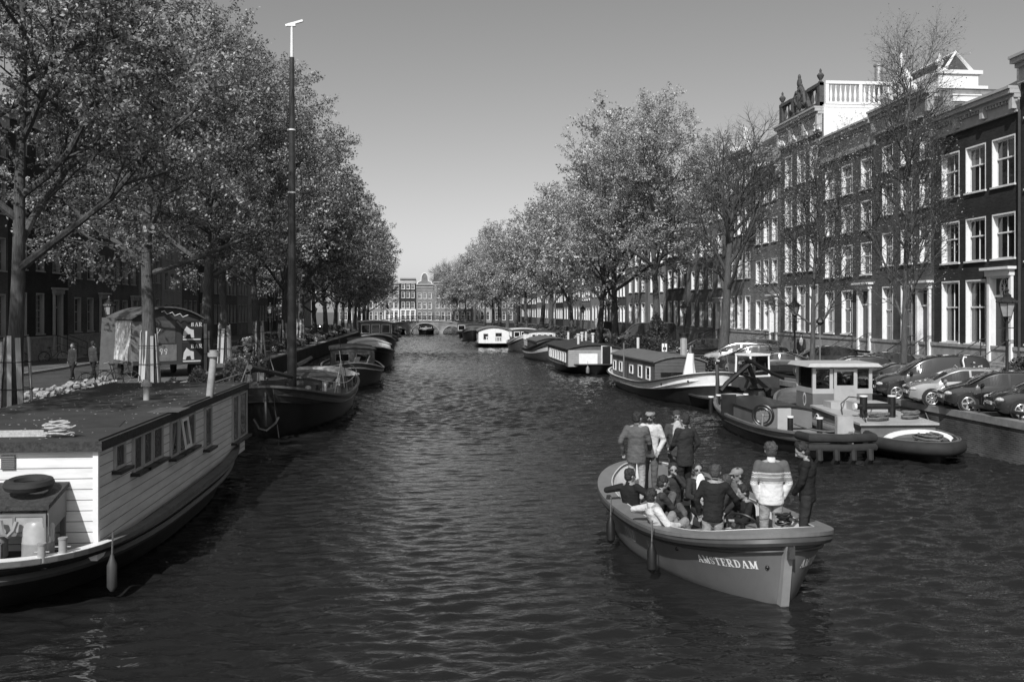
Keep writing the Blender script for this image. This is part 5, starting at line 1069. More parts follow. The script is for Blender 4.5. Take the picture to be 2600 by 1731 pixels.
# deck gear scattered on the left barges
def bucket(label, p, m): o = thing('bucket', label, 'bucket', p, group='buckets on the left barges'); g = MB(); g.lathe([(.11, 0), (.15, .3), (.155, .3)], n=12); g.build('pail', m, o); g = MB(); g.tube([(.15*math.cos(a*PI/8), 0, .3+.12*math.sin(a*PI/8)) for a in range(9)], .008, n=4); g.build('handle', STEEL, o)
B2 = lambda x, y, z: b2.matrix_basis @ Vector((x, y, z)); B3 = lambda x, y, z: b3.matrix_basis @ Vector((x, y, z))
bucket('pale bucket on the near deck of the dark barge', B2(7.6, -1.0, .95), OFFWHITE); bucket('grey bucket near the mast of the dark barge', B2(5.9, .6, .8), GREY); bucket('pale bucket on the grey barge near its bow', B3(4.8, .3, .7), OFFWHITE)
for i, (x, y) in enumerate(((6.6, .9), (5.0, -1.2), (-7.4, .8))):
    coil('rope_coil', ('pale rope coil near the windlass of the dark barge', 'pale rope coil beside the mast foot of the dark barge', 'pale rope coil at the far stern of the dark barge')[i], B2(x, y, .85), .25, 4, WROPE, .03, 1, seed=30+i, group='ropes on the dark barge')
for i, (x, y, m_, t_) in enumerate(((3.9, -1.2, OFFWHITE, 'white'), (2.2, 1.5, WOOD, 'brown'), (-2.3, -1.3, PALEWOOD, 'pale'), (-7.2, -.9, OFFWHITE, 'second white'), (6.1, -1.3, GREY, 'grey'))):
    g = MB(); g.box(-.35, -.22, 0, .35, .22, .35); g.box(-.37, -.24, .35, .37, .24, .4); q = g.build('deck_chest', m_); q.location = B2(x, y, .72); q.rotation_euler = (0, 0, i*.7); tag(q, '%s chest standing on the deck of the dark masted barge' % t_, 'chest', 'chests on the dark barge')
for i in range(5):
    g = MB(); g.tube([(0, 0, 0), (.02*i, .03, 1.5+.25*(i % 3))], .025, n=5); q = g.build('boat_pole', STEEL if i % 2 else WOOD); q.location = B2(-5+i*2.9, 1.75 if i % 2 else -1.75, .8); q.rotation_euler = (0, .15*(i-2), 0); tag(q, 'upright pole %s from the stern of the dark masted barge' % ordn[i], 'pole', 'poles on the dark barge')
drape('tarpaulin', 'crumpled pale tarpaulin over the hatch of the dark masted barge', B2(-4.2, .4, 1.25), 1.6, .9, .42, 15, .7, m=mat('pale_tarp', .45, rough=.8, bump=.8, dirt=.4, scale=4), cat='tarpaulin')
# ================= lettering =================
def _st(a, b, w):
    a, b = Vector(a), Vector(b); d = (b-a).normalized(); n = Vector((-d.y, d.x))*w/2; return [a+n, b+n, b-n, a-n]
def _hq(x0, x1, z0, z1): return [Vector((x0, z0)), Vector((x1, z0)), Vector((x1, z1)), Vector((x0, z1))]
def _arc(cx, cz, rx, rz, a0, a1, w0, w1=None, n=9):
    w1 = w1 or w0; P = []
    for i in range(n):
        q = []
        for k in (i, i+1):
            t = k/n; a = R(a0+(a1-a0)*t); w_ = (w0+(w1-w0)*t)/2*1; q.append(((cx+(rx+w_)*math.cos(a), cz+(rz+w_*.6)*math.sin(a)), (cx+(rx-w_)*math.cos(a), cz+(rz-w_*.6)*math.sin(a))))
        P.append([Vector(q[0][0]), Vector(q[1][0]), Vector(q[1][1]), Vector(q[0][1])])
    return P
SF = .08
def glyph(c):
    if c == 'A': return .86, [_st((.14, .04), (.42, .98), .1), _st((.44, .98), (.72, .04), .24), _hq(.24, .6, .3, .39), _hq(0, .3, 0, SF), _hq(.5, .88, 0, SF)]
    if c == 'M': return 1.02, [_hq(.12, .22, 0, 1), _st((.18, .96), (.5, .05), .22), _st((.5, .05), (.8, .96), .1), _hq(.72, .94, 0, 1), _hq(0, .32, 0, SF), _hq(.64, 1.02, 0, SF), _hq(.02, .2, 1-SF, 1), _hq(.8, 1.02, 1-SF, 1)]
    if c == 'S': return .66, _arc(.32, .74, .2, .2, 30, 270, .08, .2)+_arc(.32, .26, .2, .2, 90, -150, .2, .08)+[_hq(.48, .55, .64, .98), _hq(.06, .13, .02, .36)]
    if c == 'T': return .8, [_hq(.28, .52, 0, 1), _hq(.0, .8, .92, 1), _hq(.17, .63, 0, SF), _hq(0, .07, .68, .92), _hq(.73, .8, .68, .92)]
    if c == 'E': return .76, [_hq(.1, .34, 0, 1), _hq(0, .7, .92, 1), _hq(0, .72, 0, SF), _hq(.34, .55, .48, .56), _hq(.63, .7, .7, .92), _hq(.65, .72, .08, .3), _hq(.5, .55, .38, .66)]
    if c == 'R': return .88, [_hq(.1, .34, 0, 1), _hq(0, .5, .92, 1), _hq(.34, .5, .46, .54), _hq(0, .44, 0, SF), _st((.42, .48), (.72, .02), .22), _hq(.62, .88, 0, SF)]+_arc(.48, .73, .14, .23, 90, -90, .2)
    if c == 'D': return .86, [_hq(.1, .34, 0, 1), _hq(0, .42, .92, 1), _hq(0, .42, 0, SF)]+_arc(.4, .5, .3, .44, 90, -90, .2, n=12)
    if c == 'O': return .86, _arc(.42, .5, .3, .44, 90, 450, .16, n=20)
    if c == 'N': return .9, [_hq(.12, .22, 0, 1), _st((.16, .98), (.74, .02), .2), _hq(.7, .8, 0, 1), _hq(0, .34, 0, SF), _hq(.58, .92, 1-SF, 1)]
    if c == 'B': return .8, [_hq(.1, .34, 0, 1), _hq(0, .45, .92, 1), _hq(0, .45, 0, SF), _hq(.3, .45, .47, .55)]+_arc(.42, .74, .14, .22, 90, -90, .2)+_arc(.42, .27, .18, .23, 90, -90, .2)
    if c == '9': return .62, _arc(.3, .7, .2, .22, 0, 360, .14, n=14)+[_st((.5, .72), (.3, .02), .15)]
    if c == ' ': return .4, []
    return .5, [_hq(.1, .32, 0, 1)]
def subdiv(q, n=3):
    a, b, c, d = q; out_ = []
    for i in range(n):
        t0, t1 = i/n, (i+1)/n; out_.append([a.lerp(b, t0), a.lerp(b, t1), d.lerp(c, t1), d.lerp(c, t0)])
    return out_
def text_width(w): return sum(glyph(c)[0]+.1 for c in w)
def write(g, word, f):
    """f(x, z) -> 3-D point, letter height = 1"""
    x = 0
    for c in word:
        w_, ps = glyph(c)
        for p in ps:
            for q in subdiv(p, 3): g.add([f(x+v.x, v.y) for v in q], [(0, 1, 2, 3)])
        x += w_+.1
# ================= open boat with the party =================
HH = mat('sloop_hull_grey', .135, rough=.36, var=.14, dirt=.3, scale=1.6, dscale=1.6, bump=.15, bscale=1.5, stretch=(1, 1, .5))
FEND = mat('sloop_fender', .05, rough=.5, var=.2)
GUN = mat('sloop_gunwale', .17, rough=.5, var=.12, dirt=.15)
IN_ = mat('sloop_inside', .72, rough=.5, var=.08, dirt=.12)
FLOORM = mat('sloop_floor', .07, rough=.7, var=.3, dirt=.3)
sl = thing('open_sloop', 'open grey steel sloop full of people, lettered on its stern, in the canal', 'boat')
sL = place(sl, (4.72, 20.9, 0), (5.32, 13.6, 0))
sh_ = Hull(sL, 2.98, 1.1, .74, 1.05, nb=3.0, ns=2.7, wb=1.9, ws=2.0, rb=.05, rs=.04, flare=.9, bul=.5, mb=2.1, ms=2.0)
sh_.shell(0, 1.5, 10).build('hull', HH, sl)
g = sh_.rail(.1, .075, off=.045, n=8); g.build('fender_roll', FEND, sl)
g = sh_.rail(.235, .03, off=.02, n=6); g.build('rubbing_strake', FEND, sl)
g = MB(); W_ = .24; g.grid([sh_.loop(0, .06, dz=-.04), sh_.loop(0, .06, dz=.02), sh_.loop(0, -W_, dz=.035), sh_.loop(0, -W_, dz=-.03)], closed_u=True, smooth=False); g.build('gunwale', GUN, sl)
g = MB(); g.tube(sh_.loop(0, -W_, dz=.03), .012, n=6, closed=True); g.build('gunwale_edge', OFFWHITE, sl)
g = MB(); g.grid([sh_.loop(0, -W_+.01, dz=-.02), sh_.loop(.45, -W_), sh_.loop(.8, -W_-.05, z=.0)], closed_u=True, flip=True); g.build('inner_lining', IN_, sl)
n = 22; a_ = [math.sin(PI/2*i/n) for i in range(n+1)]; T = [-v for v in a_[::-1]]+a_[1:]
g = MB(); g.grid([[sh_.P(t, .8, sd, -W_-.02, z=.02) for sd in (-1, 1)] for t in T], smooth=False); g.build('floor', FLOORM, sl)
def slab(name, t0, t1, z, m, z0=None, ins=.3, k=10, y0=-1, y1=1):
    z0 = z-.1; g = MB(); A = []; Bq = []
    for i in range(k+1):
        t = t0+(t1-t0)*i/k; p = sh_.P(t, .25, 1, -ins); q = sh_.P(t, .25, -1, -ins); A.append((p.x, p.y, z)); Bq.append((q.x, q.y, z))
    g.grid([A, Bq], smooth=False); g.grid([[(x, y, z0) for x, y, _ in A], A], smooth=False); g.grid([Bq, [(x, y, z0) for x, y, _ in Bq]], smooth=False)
    for i in (0, k): g.quad(A[i], Bq[i], (Bq[i][0], Bq[i][1], z0), (A[i][0], A[i][1], z0))
    return g.build(name, m, sl)
slab('stern_platform', .62, .93, .36, FLOORM); slab('fore_deck', -.93, -.5, .5, mat('sloop_foredeck', .14, rough=.6, var=.15))
for sd, nm in ((1, 'bench'), (-1, 'bench')):
    g = MB(); A = []; Bq = []
    for i in range(13):
        t = -.5+1.1*i/12; p = sh_.P(t, .3, sd, -W_); A.append((p.x, p.y, .42)); Bq.append((p.x, p.y-sd*.5, .42))
    g.grid([A, Bq], smooth=False, flip=sd > 0); g.grid([Bq, [(x, y, .02) for x, y, _ in Bq]], smooth=False, flip=sd > 0); g.build(nm, IN_, sl)
Sp = lambda x, y, z: sl.matrix_basis @ Vector((x, y, z))
# rudder post, light, fittings
e = sh_.P(1, 0, 1); g = MB(); zt = 1.0
xs_ = [sh_.P(1, u, 1).x for u in (0, .35, .7, 1, 1.4)]; zz_ = [sh_.P(1, u, 1).z for u in (0, .35, .7, 1, 1.4)]
rows = []
for x, z in zip(xs_, zz_):
    z = min(z, .93); rows.append([(x-.06, -.075, z), (x+.075, -.065, z), (x+.075, .065, z), (x-.06, .075, z)])
g.grid(rows, closed_u=True, smooth=False); g.add(rows[0], [(0, 1, 2, 3)]); g.build('stern_post', mat('post_grey', .24, rough=.4, var=.1), sl)
g = MB(); g.box(xs_[0]+.05, -.045, .76, xs_[0]+.13, .045, .93); g.build('stern_light', mat('lamp_glass_dark', .06, rough=.15), sl)
def surf(u, side, t, off): 
    p = sh_.P(t, u, side); q = sh_.P(min(.9999, t+1e-3), u, side); d = (q-p); nrm = Vector((-d.y, d.x, 0))*(-side); nrm.normalize()
    if nrm.y*side < 0 and abs(t) < .9: nrm = -nrm
    return p+nrm*off
def curve(side, u, t0, n=400):
    P = [];
    for i in range(n+1):
        t = math.sin(PI/2*(1-i/n)); P.append((t, sh_.P(t, u, side)))
        if t < t0: break
    acc = [0]
    for a, b in zip(P, P[1:]): acc.append(acc[-1]+(b[1]-a[1]).length)
    return [p[0] for p in P], acc
def hull_word(word, side, u0, start, hgt, towards_post, parent=sl, name='name_lettering', m=WHITE):
    ts_, acc = curve(side, u0, -.9); wd = text_width(word)*hgt; g = MB()
    def f(x, z):
        s_ = start+(wd-x*hgt if towards_post else x*hgt); t = float(np.interp(s_, acc, ts_)); hs = sh_.sheer(t); u = u0-z*hgt/hs
        p = sh_.P(t, u, side); c = sh_.P(t-.004, u, side); d = c-p; nn = Vector((d.y, -d.x, 0)); nn.normalize()
        cen = Vector((p.x-sL*.2, 0, p.z)) if t > .5 else Vector((p.x, 0, p.z))
        if nn.dot(p-cen) < 0: nn = -nn
        return p+nn*.007
    write(g, word, f); return g.build(name, m, parent)
# screen-left of the stern post is local side -1 or +1 depending on heading: the sloop heads away, stern (+x) near
c1 = curve(1, .5, -.9)
lw_ = local(sl, (3.6, 16, 0)).y; LS = 1 if lw_ > 0 else -1
hull_word('AMSTERDAM', LS, .50, .38, .125, True); hull_word('AMSTERDAM', -LS, .50, .28, .125, False)
g = MB()
for (sd, s_, u) in ((LS, .27, .47), (LS, 1.2, .24), (LS, 2.0, .34), (-LS, .9, .8)):
    ts_, acc = curve(sd, u, -.9); t = float(np.interp(s_, acc, ts_)); p = sh_.P(t, u, sd); g.ell(p, (.035, .035, .035), n=8, m=6)
g.build('hull_fittings', BLACK, sl)
# lettering low on the canal side, partly worn
hull_word('ROND', LS, .62, 3.4, .2, True, m=mat('faded_lettering', .3, var=.3)); hull_word('EN', LS, .62, 2.6, .17, True, m=MATS['faded_lettering'])
def sfender(label, s_):
    ts_, acc = curve(LS, 0, -.9); t = float(np.interp(s_, acc, ts_)); p = sh_.P(t, 0, LS, .2); w_ = sl.matrix_basis @ Vector((p.x, p.y, 0))
    o = fender(label, (w_.x, w_.y, .15), .08, .45, BLACK, 'fenders on the sloop'); return o
sfender('black cylindrical fender at the far left side of the sloop', 5.0); sfender('black cylindrical fender at the near left side of the sloop, in the water', 2.35)
# helm: console, wheel, radio box
hc = thing('steering_console', 'dark steering column with wheel in the sloop stern', 'steering wheel', (5.12, 15.05, .02), .3)
g = MB(); g.tube([(0, 0, 0), (0, 0, .9)], .045, n=8); g.build('column', BLACK, hc)
g = MB(); M = Matrix.Translation((0, 0, .92)) @ Matrix.Rotation(R(25), 4, 'X'); g.tube([M @ Vector((.26*math.cos(a*PI/12), .26*math.sin(a*PI/12), 0)) for a in range(24)], .022, n=7, closed=True)
for k in range(3): g.tube([M @ Vector((0, 0, 0)), M @ Vector((.26*math.cos(k*2.09), .26*math.sin(k*2.09), 0))], .014, n=5)
g.build('wheel', BLACK, hc)
def boxthing(name, label, p, d, rz, m, cat='box'):
    g = MB(); g.box(-d[0]/2, -d[1]/2, 0, d[0]/2, d[1]/2, d[2]); o = g.build(name, m); o.location = p; o.rotation_euler = (0, 0, rz)
    bm = bmesh.new(); bm.from_mesh(o.data); bmesh.ops.bevel(bm, geom=bm.edges[:], offset=.012, segments=2, affect='EDGES'); bm.to_mesh(o.data); bm.free(); return tag(o, label, cat)
rb = boxthing('loudspeaker_box', 'white framed speaker box with dark front on the sloop stern', (4.97, 14.75, .36), (.42, .2, .3), .05, WHITE, 'speaker')
g = MB(); g.box(-.17, -.115, .04, .17, -.102, .26); g.build('front_panel', BLACK, rb)
boxthing('engine_cover', 'rounded grey engine cover beside the man in the patterned sweater', (5.6, 15.7, .1), (.7, 1.0, .7), .1, mat('engine_cover_grey', .17, rough=.5, var=.1), 'engine cover')
boxthing('locker_box', 'grey locker in the middle of the sloop', (5.0, 16.6, .02), (.7, .6, .42), .2, GREY)
boxthing('loudspeaker_box', 'small pale box standing behind the steering wheel', (5.2, 15.9, .44), (.3, .2, .22), .3, OFFWHITE, 'speaker')
coil('rope_coil', 'small dark rope heap at the sloop stern behind the shoes', (5.5, 14.25, 1.05), .1, 4, BLACK, .018, .8, seed=8)
# ================= people =================
SKIN = mat('skin', .25, rough=.55, var=.08, scale=8, spec=.4)
HAIRD = mat('dark_hair', .02, rough=.55, var=.6, scale=40, bump=1.5, bscale=45); HAIRB = mat('brown_hair', .055, rough=.55, var=.5, scale=40, bump=1.5, bscale=45)
def cloth(name, v, bump=1.2): return mat(name, v, rough=.92, var=.22, scale=7, spec=.15, bump=bump*1.8, bscale=7, stretch=(1, 1, 1.6))
def voxel(g, size, name, m, parent, smooth=4):
    me = g.mesh('tmp'); o = bpy.data.objects.new('tmp', me); COL.objects.link(o)
    md = o.modifiers.new('r', 'REMESH'); md.mode = 'VOXEL'; md.voxel_size = size; md.use_smooth_shade = True
    ms = o.modifiers.new('s', 'SMOOTH'); ms.iterations = smooth; ms.factor = .6
    dg = bpy.context.evaluated_depsgraph_get(); ev = o.evaluated_get(dg); nm = bpy.data.meshes.new_from_object(ev, depsgraph=dg); nm.name = name
    bpy.data.objects.remove(o); bpy.data.meshes.remove(me); nm.materials.clear(); nm.materials.append(m); return ob(name, nm, parent)
def cap(g, a, b, ra, rb, n=10):
    a, b = Vector(a), Vector(b); g.tube([a, a.lerp(b, .5), b], [ra, (ra+rb)/2, rb], n=n); g.ell(a, ra*1.0, n=n, m=8); g.ell(b, rb*1.0, n=n, m=8)
def ik(a, b, l1, l2, pole):
    a, b, pole = Vector(a), Vector(b), Vector(pole); d = b-a; D = min(d.length, (l1+l2)*.995); d.normalize(); b = a+d*D
    x = (l1*l1-l2*l2+D*D)/(2*D); h = math.sqrt(max(1e-6, l1*l1-x*x)); p = pole-d*pole.dot(d); p.normalize(); return a+d*x+p*h, b
def person(label, loc, face, h=1.78, pose='stand', lean=(0, 0), head=(0, 0), hands=None, top=None, legs=None, hair=HAIRD, hairstyle='short', glasses=False, hat=None, coat=.0, seat=.45, feet=None, bare_arm=False,
           beard=False, pattern=False, collar=None, group=None, vox=.011, elbows=None, shirt=None, fat=1.0, knees=None):
    """local frame: x right, y forward, z up, origin on the floor under the hips"""
    o = thing('person', label, 'person', loc, R(face)-PI/2, group); H = h
    stand = pose == 'stand'; hz = .53*H if stand else seat+.09
    hip = Vector((0, 0, hz)); ln = Vector((lean[0], lean[1], 1)).normalized(); rgt = Vector((1, 0, 0)); rgt = (rgt-ln*rgt.dot(ln)).normalized(); fw = ln.cross(rgt)
    chest = hip+ln*.215*H; shc = hip+ln*.29*H; nb = hip+ln*.315*H
    hy, hp = R(head[0]), R(head[1]); hq = Matrix.Rotation(hy, 3, 'Z') @ Matrix.Rotation(-hp, 3, 'X'); hc_ = nb+ln*.026*H+hq @ Vector((0, .015*H, .068*H)); HM = hq.to_4x4()
    sw = .1*H*fat; SHL = [shc-rgt*sw, shc+rgt*sw]
    if hands is None: hands = [(-.2*H/1.78-.04, .06, hz-.1), (.2*H/1.78+.04, .06, hz-.1)]
    if feet is None: feet = [(-.1, .02, .05), (.1, .02, .05)] if stand else [(-.13, .48, .06), (.13, .46, .06)]
    el = []; wr = []; hd = []
    for i in (0, 1):
        s = -1 if i == 0 else 1; pole = (elbows[i] if elbows else (s*.6, -1, -.2)); e_, w_ = ik(SHL[i], hands[i], .165*H, .148*H, pole); el.append(e_); wr.append(w_)
    kn = []; an = []; hipj = [hip+Vector((-.052*H, 0, -.02)), hip+Vector((.052*H, 0, -.02))]
    for i in (0, 1):
        s = -1 if i == 0 else 1; kp = knees[i] if knees else ((s*.15, 1, .1) if stand else (s*.3, .6, 1)); k_, a_2 = ik(hipj[i], feet[i], .245*H, .24*H, kp); kn.append(k_); an.append(a_2)
    # ---- body: one continuous surface with face, hands and fingers
    g = MB(); hr = .056*H
    def hp_(x, y, z): return hc_+hq @ (Vector((x, y, z))*hr)
    g.ell(hp_(0, -.05, .25), (hr*.86, hr*1.08, hr*1.0), n=16, m=12, M=HM); g.ell(hp_(0, .18, -.35), (hr*.68, hr*.8, hr*.82), n=14, m=10, M=HM); g.ell(hp_(0, .62, -.85), (hr*.3, hr*.26, hr*.24), n=10, m=8, M=HM)
    cap(g, hp_(0, .92, .3), hp_(0, 1.16, -.18), hr*.12, hr*.2, 8); g.ell(hp_(0, .92, -.52), (hr*.3, hr*.12, hr*.1), n=8, m=6, M=HM); g.ell(hp_(0, .82, .42), (hr*.62, hr*.2, hr*.12), n=10, m=6, M=HM)
    for s in (-1, 1): g.ell(hp_(s*.88, -.05, -.05), (hr*.12, hr*.22, hr*.32), n=8, m=6, M=HM); g.ell(hp_(s*.42, .68, -.15), (hr*.25, hr*.22, hr*.22), n=8, m=6, M=HM)
    cap(g, nb-ln*.02, hp_(0, -.15, -.5), .034*H, .03*H)
    g.ell(chest, (.09*H, .06*H, .13*H), n=12, m=8); g.ell(hip, (.085*H, .06*H, .08*H), n=12, m=8)
    for i in (0, 1):
        s = -1 if i == 0 else 1
        cap(g, nb, SHL[i], .03*H, .027*H); cap(g, SHL[i], el[i], .027*H, .021*H); cap(g, el[i], wr[i], .021*H, .015*H)
        cap(g, hipj[i], kn[i], .042*H, .03*H); cap(g, kn[i], an[i], .028*H, .02*H); cap(g, an[i], an[i]+Vector((0, .1, -.02)), .02*H, .016*H)
        d = (wr[i]-el[i]).normalized(); side_ = d.cross(Vector((0, 0, 1)));
        if side_.length < .2: side_ = Vector((0, 1, 0))*-s
        side_.normalize(); pn = side_.cross(d); palm = wr[i]+d*.05
        g.ell(palm, (.028, .028, .028), n=8, m=6); cap(g, wr[i], wr[i]+d*.045+side_*.012, .022, .024, 8); cap(g, wr[i], wr[i]+d*.045-side_*.012, .022, .022, 8)
        for f_, (off, ln_) in enumerate(((-.03, .06), (-.01, .073), (.01, .068), (.03, .052))):
            b0 = wr[i]+d*.075+side_*off; b1 = b0+d*ln_*.55-pn*.012; b2 = b1+d*ln_*.4-pn*.028*(1 if pn.z > 0 else -1); cap(g, b0, b1, .0095, .009, 6); cap(g, b1, b2, .009, .0075, 6)
        b0 = wr[i]+d*.025-side_*.028; cap(g, b0, b0+d*.03-side_*.02, .012, .01, 6); cap(g, b0+d*.03-side_*.02, b0+d*.058-side_*.02-pn*.01, .01, .008, 6)
    voxel(g, vox*.85, 'body', SKIN, o, 2)
    # ---- clothing
    g = MB(); f_ = fat; sit = not stand
    TR = Matrix.Rotation(-lean[1], 4, 'X') @ Matrix.Rotation(lean[0], 4, 'Y')
    Q = Vector((0, 0, 1)).rotation_difference(ln).to_matrix().to_4x4() @ Matrix.Diagonal((1, .74, 1, 1)); lo = -.045 if stand else -.005
    g.lathe([(.09*H*f_, (lo-.012)*H), (.101*H*f_, lo*H), (.1*H*f_, 0), (.096*H*f_, .05*H), (.093*H*f_, .1*H), (.098*H*f_, .16*H), (.106*H*f_, .215*H), (.108*H*f_, .25*H), (.1*H*f_, .28*H), (.07*H, .305*H), (.04*H, .325*H)], hip, n=20, M=Q)
    if coat: g.lathe([(.106*H*f_, -coat), (.104*H*f_, 0), (.09*H*f_, .12*H)], hip+Vector((0, 0, 0)), n=16, M=Matrix.Diagonal((1, .78, 1, 1)))
    cap(g, nb-ln*.03, nb+ln*.035, .04*H, .034*H)
    for i in (0, 1):
        cap(g, nb-ln*.02*H, SHL[i]-ln*.008*H, .035*H, .042*H); cap(g, SHL[i], el[i], .04*H*f_, .034*H)
        cap(g, el[i], wr[i]-(wr[i]-el[i])*(.45 if bare_arm else .04), .034*H, .027*H)
    tp = voxel(g, vox*1.25, 'jacket' if coat else 'sweater', top or cloth('navy_cloth', .03), o, 3)
    g = MB()
    g.ell(hip+Vector((0, 0, -.005)), (.094*H, .07*H, .075*H), n=14, m=8)
    for i in (0, 1): cap(g, hipj[i], kn[i], .055*H, .04*H); cap(g, kn[i], an[i]+Vector((0, 0, .03)), .04*H, .031*H); 
    voxel(g, vox*1.25, 'trousers', legs or cloth('dark_jeans', .04), o, 3)
    for i in (0, 1):
        g = MB(); d = Vector((.02*(-1 if i == 0 else 1), 1, 0)); a = an[i]; 
        dd = (an[i]-kn[i]).normalized(); up = -dd; fwd = Vector((0, 1, 0)); fwd = (fwd-up*fwd.dot(up)).normalized() if abs(fwd.dot(up)) < .95 else Vector((0, 0, 1))
        cap(g, a-up*.02-fwd*.02, a+fwd*.12-up*.035, .042, .034, 10); voxel(g, .014, 'shoe', BLACK if i == 0 else BLACK, o, 2)
    # ---- hair, hat, glasses
    g = MB()
    if hairstyle != 'none':
        rg = random.Random(int(loc[0]*1000)); g.ell(hp_(0, -.2, .42), (hr*.97, hr*1.08, hr*.98), n=16, m=10, M=HM); g.ell(hp_(0, -.42, -.1), (hr*.9, hr*.8, hr*.95), n=12, m=8, M=HM)
        for k in range(70 if hairstyle in ('curly', 'long') else 36):
            a = rg.uniform(0, 2*PI); b = rg.uniform(-.1, 1.3); x, y, z = math.cos(a)*math.cos(b), math.sin(a)*math.cos(b), math.sin(b)
            if y > .55 and z < .75: continue
            g.ell(hp_(x*.92, y*.95-.2, z*.95+.42), hr*rg.uniform(.12, .26)*(1.25 if hairstyle == 'curly' else 1), n=6, m=5)
        if hairstyle == 'long':
            for s in (-1, 0, 1): cap(g, hp_(s*.7, -.5, .2), hp_(s*.75, -.55, -1.9), hr*.42, hr*.22, 8)
        voxel(g, vox*1.1, 'hair', hair, o, 1)
    if beard:
        g = MB(); g.ell(hp_(0, .5, -.72), (hr*.58, hr*.5, hr*.46), n=12, m=8, M=HM); voxel(g, vox, 'beard', hair, o, 1)
    if glasses:
        g = MB()
        for s in (-1, 1): g.ell(hp_(s*.38, 1.0, .1), (hr*.32, hr*.08, hr*.2), n=10, m=6, M=HM); g.tube([hp_(s*.7, .9, .14), hp_(s*.92, .1, .16)], hr*.05, n=4)
        g.tube([hp_(-.7, .93, .17), hp_(0, 1.05, .17), hp_(.7, .93, .17)], hr*.06, n=5); g.build('sunglasses', BLACK, o)
    if hat in ('flat', 'base'):
        g = MB(); g.ell(hp_(0, -.1, .62), (hr*1.08, hr*1.22, hr*(.62 if hat == 'flat' else .82)), n=16, m=10, M=HM); g.ell(hp_(0, 1.05, .55), (hr*.72, hr*.62, hr*.08), n=12, m=6, M=HM); voxel(g, vox, 'cap', cloth('cap_cloth', .3 if hat == 'base' else .22, .4), o, 2)
    if hat == 'beanie':
        g = MB(); g.ell(hp_(0, -.1, .6), (hr*1.02, hr*1.15, hr*.85), n=16, m=10, M=HM); voxel(g, vox, 'cap', cloth('beanie_cloth', .05), o, 2)
    if shirt:
        g = MB(); c = chest+fw*.06*H; g.ell(c+ln*.02, (.062*H, .036*H, .15*H), n=12, m=8, M=Matrix.Rotation(-lean[1], 4, 'X')); voxel(g, vox, 'shirt', shirt, o, 2)
    if collar: g = MB(); cap(g, nb-ln*.0, nb+ln*.055, .043*H, .037*H); voxel(g, vox, 'collar', collar, o, 2)
    return o, tp
def nordic():
    m = bpy.data.materials.new('nordic_sweater'); m.use_nodes = True; t = m.node_tree; N = t.nodes; b = N['Principled BSDF']; l = t.links.new; b.inputs['Roughness'].default_value = .95; b.inputs['Specular IOR Level'].default_value = .1
    co = N.new('ShaderNodeTexCoord'); s = N.new('ShaderNodeSeparateXYZ'); l(co.outputs['Object'], s.inputs[0])
    r = N.new('ShaderNodeValToRGB'); mr = N.new('ShaderNodeMapRange'); mr.inputs[1].default_value = 0; mr.inputs[2].default_value = 2; l(s.outputs['Z'], mr.inputs[0]); l(mr.outputs[0], r.inputs[0])
    r.color_ramp.interpolation = 'CONSTANT'; cr = r.color_ramp; stops = [(0, .62), (1.235, .08), (1.25, .6), (1.262, .2), (1.33, .6), (1.345, .06), (1.36, .6), (1.375, .08), (1.39, .5), (1.41, .1)]
    cr.elements[0].position = 0; cr.elements[0].color = (.62,)*3+(1,); cr.elements[1].position = stops[1][0]/2; cr.elements[1].color = (stops[1][1],)*3+(1,)
    for z, v in stops[2:]: e_ = cr.elements.new(z/2); e_.color = (v, v, v, 1)
    w_ = N.new('ShaderNodeMath'); w_.operation = 'MULTIPLY'; w_.inputs[1].default_value = 150; l(s.outputs['X'], w_.inputs[0]); sn = N.new('ShaderNodeMath'); sn.operation = 'SINE'; l(w_.outputs[0], sn.inputs[0])
    a = N.new('ShaderNodeMath'); a.operation = 'MULTIPLY_ADD'; a.inputs[1].default_value = .006; l(sn.outputs[0], a.inputs[0]); l(s.outputs['Z'], a.inputs[2]); l(a.outputs[0], mr.inputs[0])
    l(r.outputs[0], b.inputs['Base Color']); nz = N.new('ShaderNodeTexNoise'); nz.inputs['Scale'].default_value = 9; l(co.outputs['Object'], nz.inputs['Vector']); bp = N.new('ShaderNodeBump'); bp.inputs['Distance'].default_value = .03; l(nz.outputs[0], bp.inputs['Height']); l(bp.outputs[0], b.inputs['Normal']); return m
C = cloth
def X2(px, s, z=0): v = Xs(px, s); return (v.x, v.y, z)
gp_ = 'people aboard the open sloop'
person('man standing with his back turned in a white patterned sweater, hands in pockets', X2(1958, 156, .38), 84, 1.86, hands=[(-.2, .05, .98), (.2, .05, .98)], elbows=[(-1, -.6, 0), (1, -.6, 0)], top=nordic(), legs=C('khaki', .27), hairstyle='curly', hair=HAIRB, collar=C('cream_collar', .55), group=gp_, fat=1.1)
person('bearded man in a dark sweater looking down, standing at the right of the sloop', X2(2050, 153, .38), 150, 1.83, head=(15, 28), hands=[(-.1, .2, 1.0), (.24, .12, 1.02)], elbows=[(-1, -.6, -.2), (1, -.9, 0)], top=C('black_knit', .018), legs=C('black_denim', .03), hairstyle='curly', hair=HAIRD, beard=True, group=gp_)
person('man in a grey jacket and light trousers standing at the far left of the sloop', X2(1616, 124, .5), 62, 1.82, head=(-25, 5), hands=[(-.3, .05, 1.0), (.2, .3, 1.05)], top=C('grey_jacket', .1), legs=C('beige_chinos', .33), coat=.16, group=gp_, glasses=True, fat=1.06)
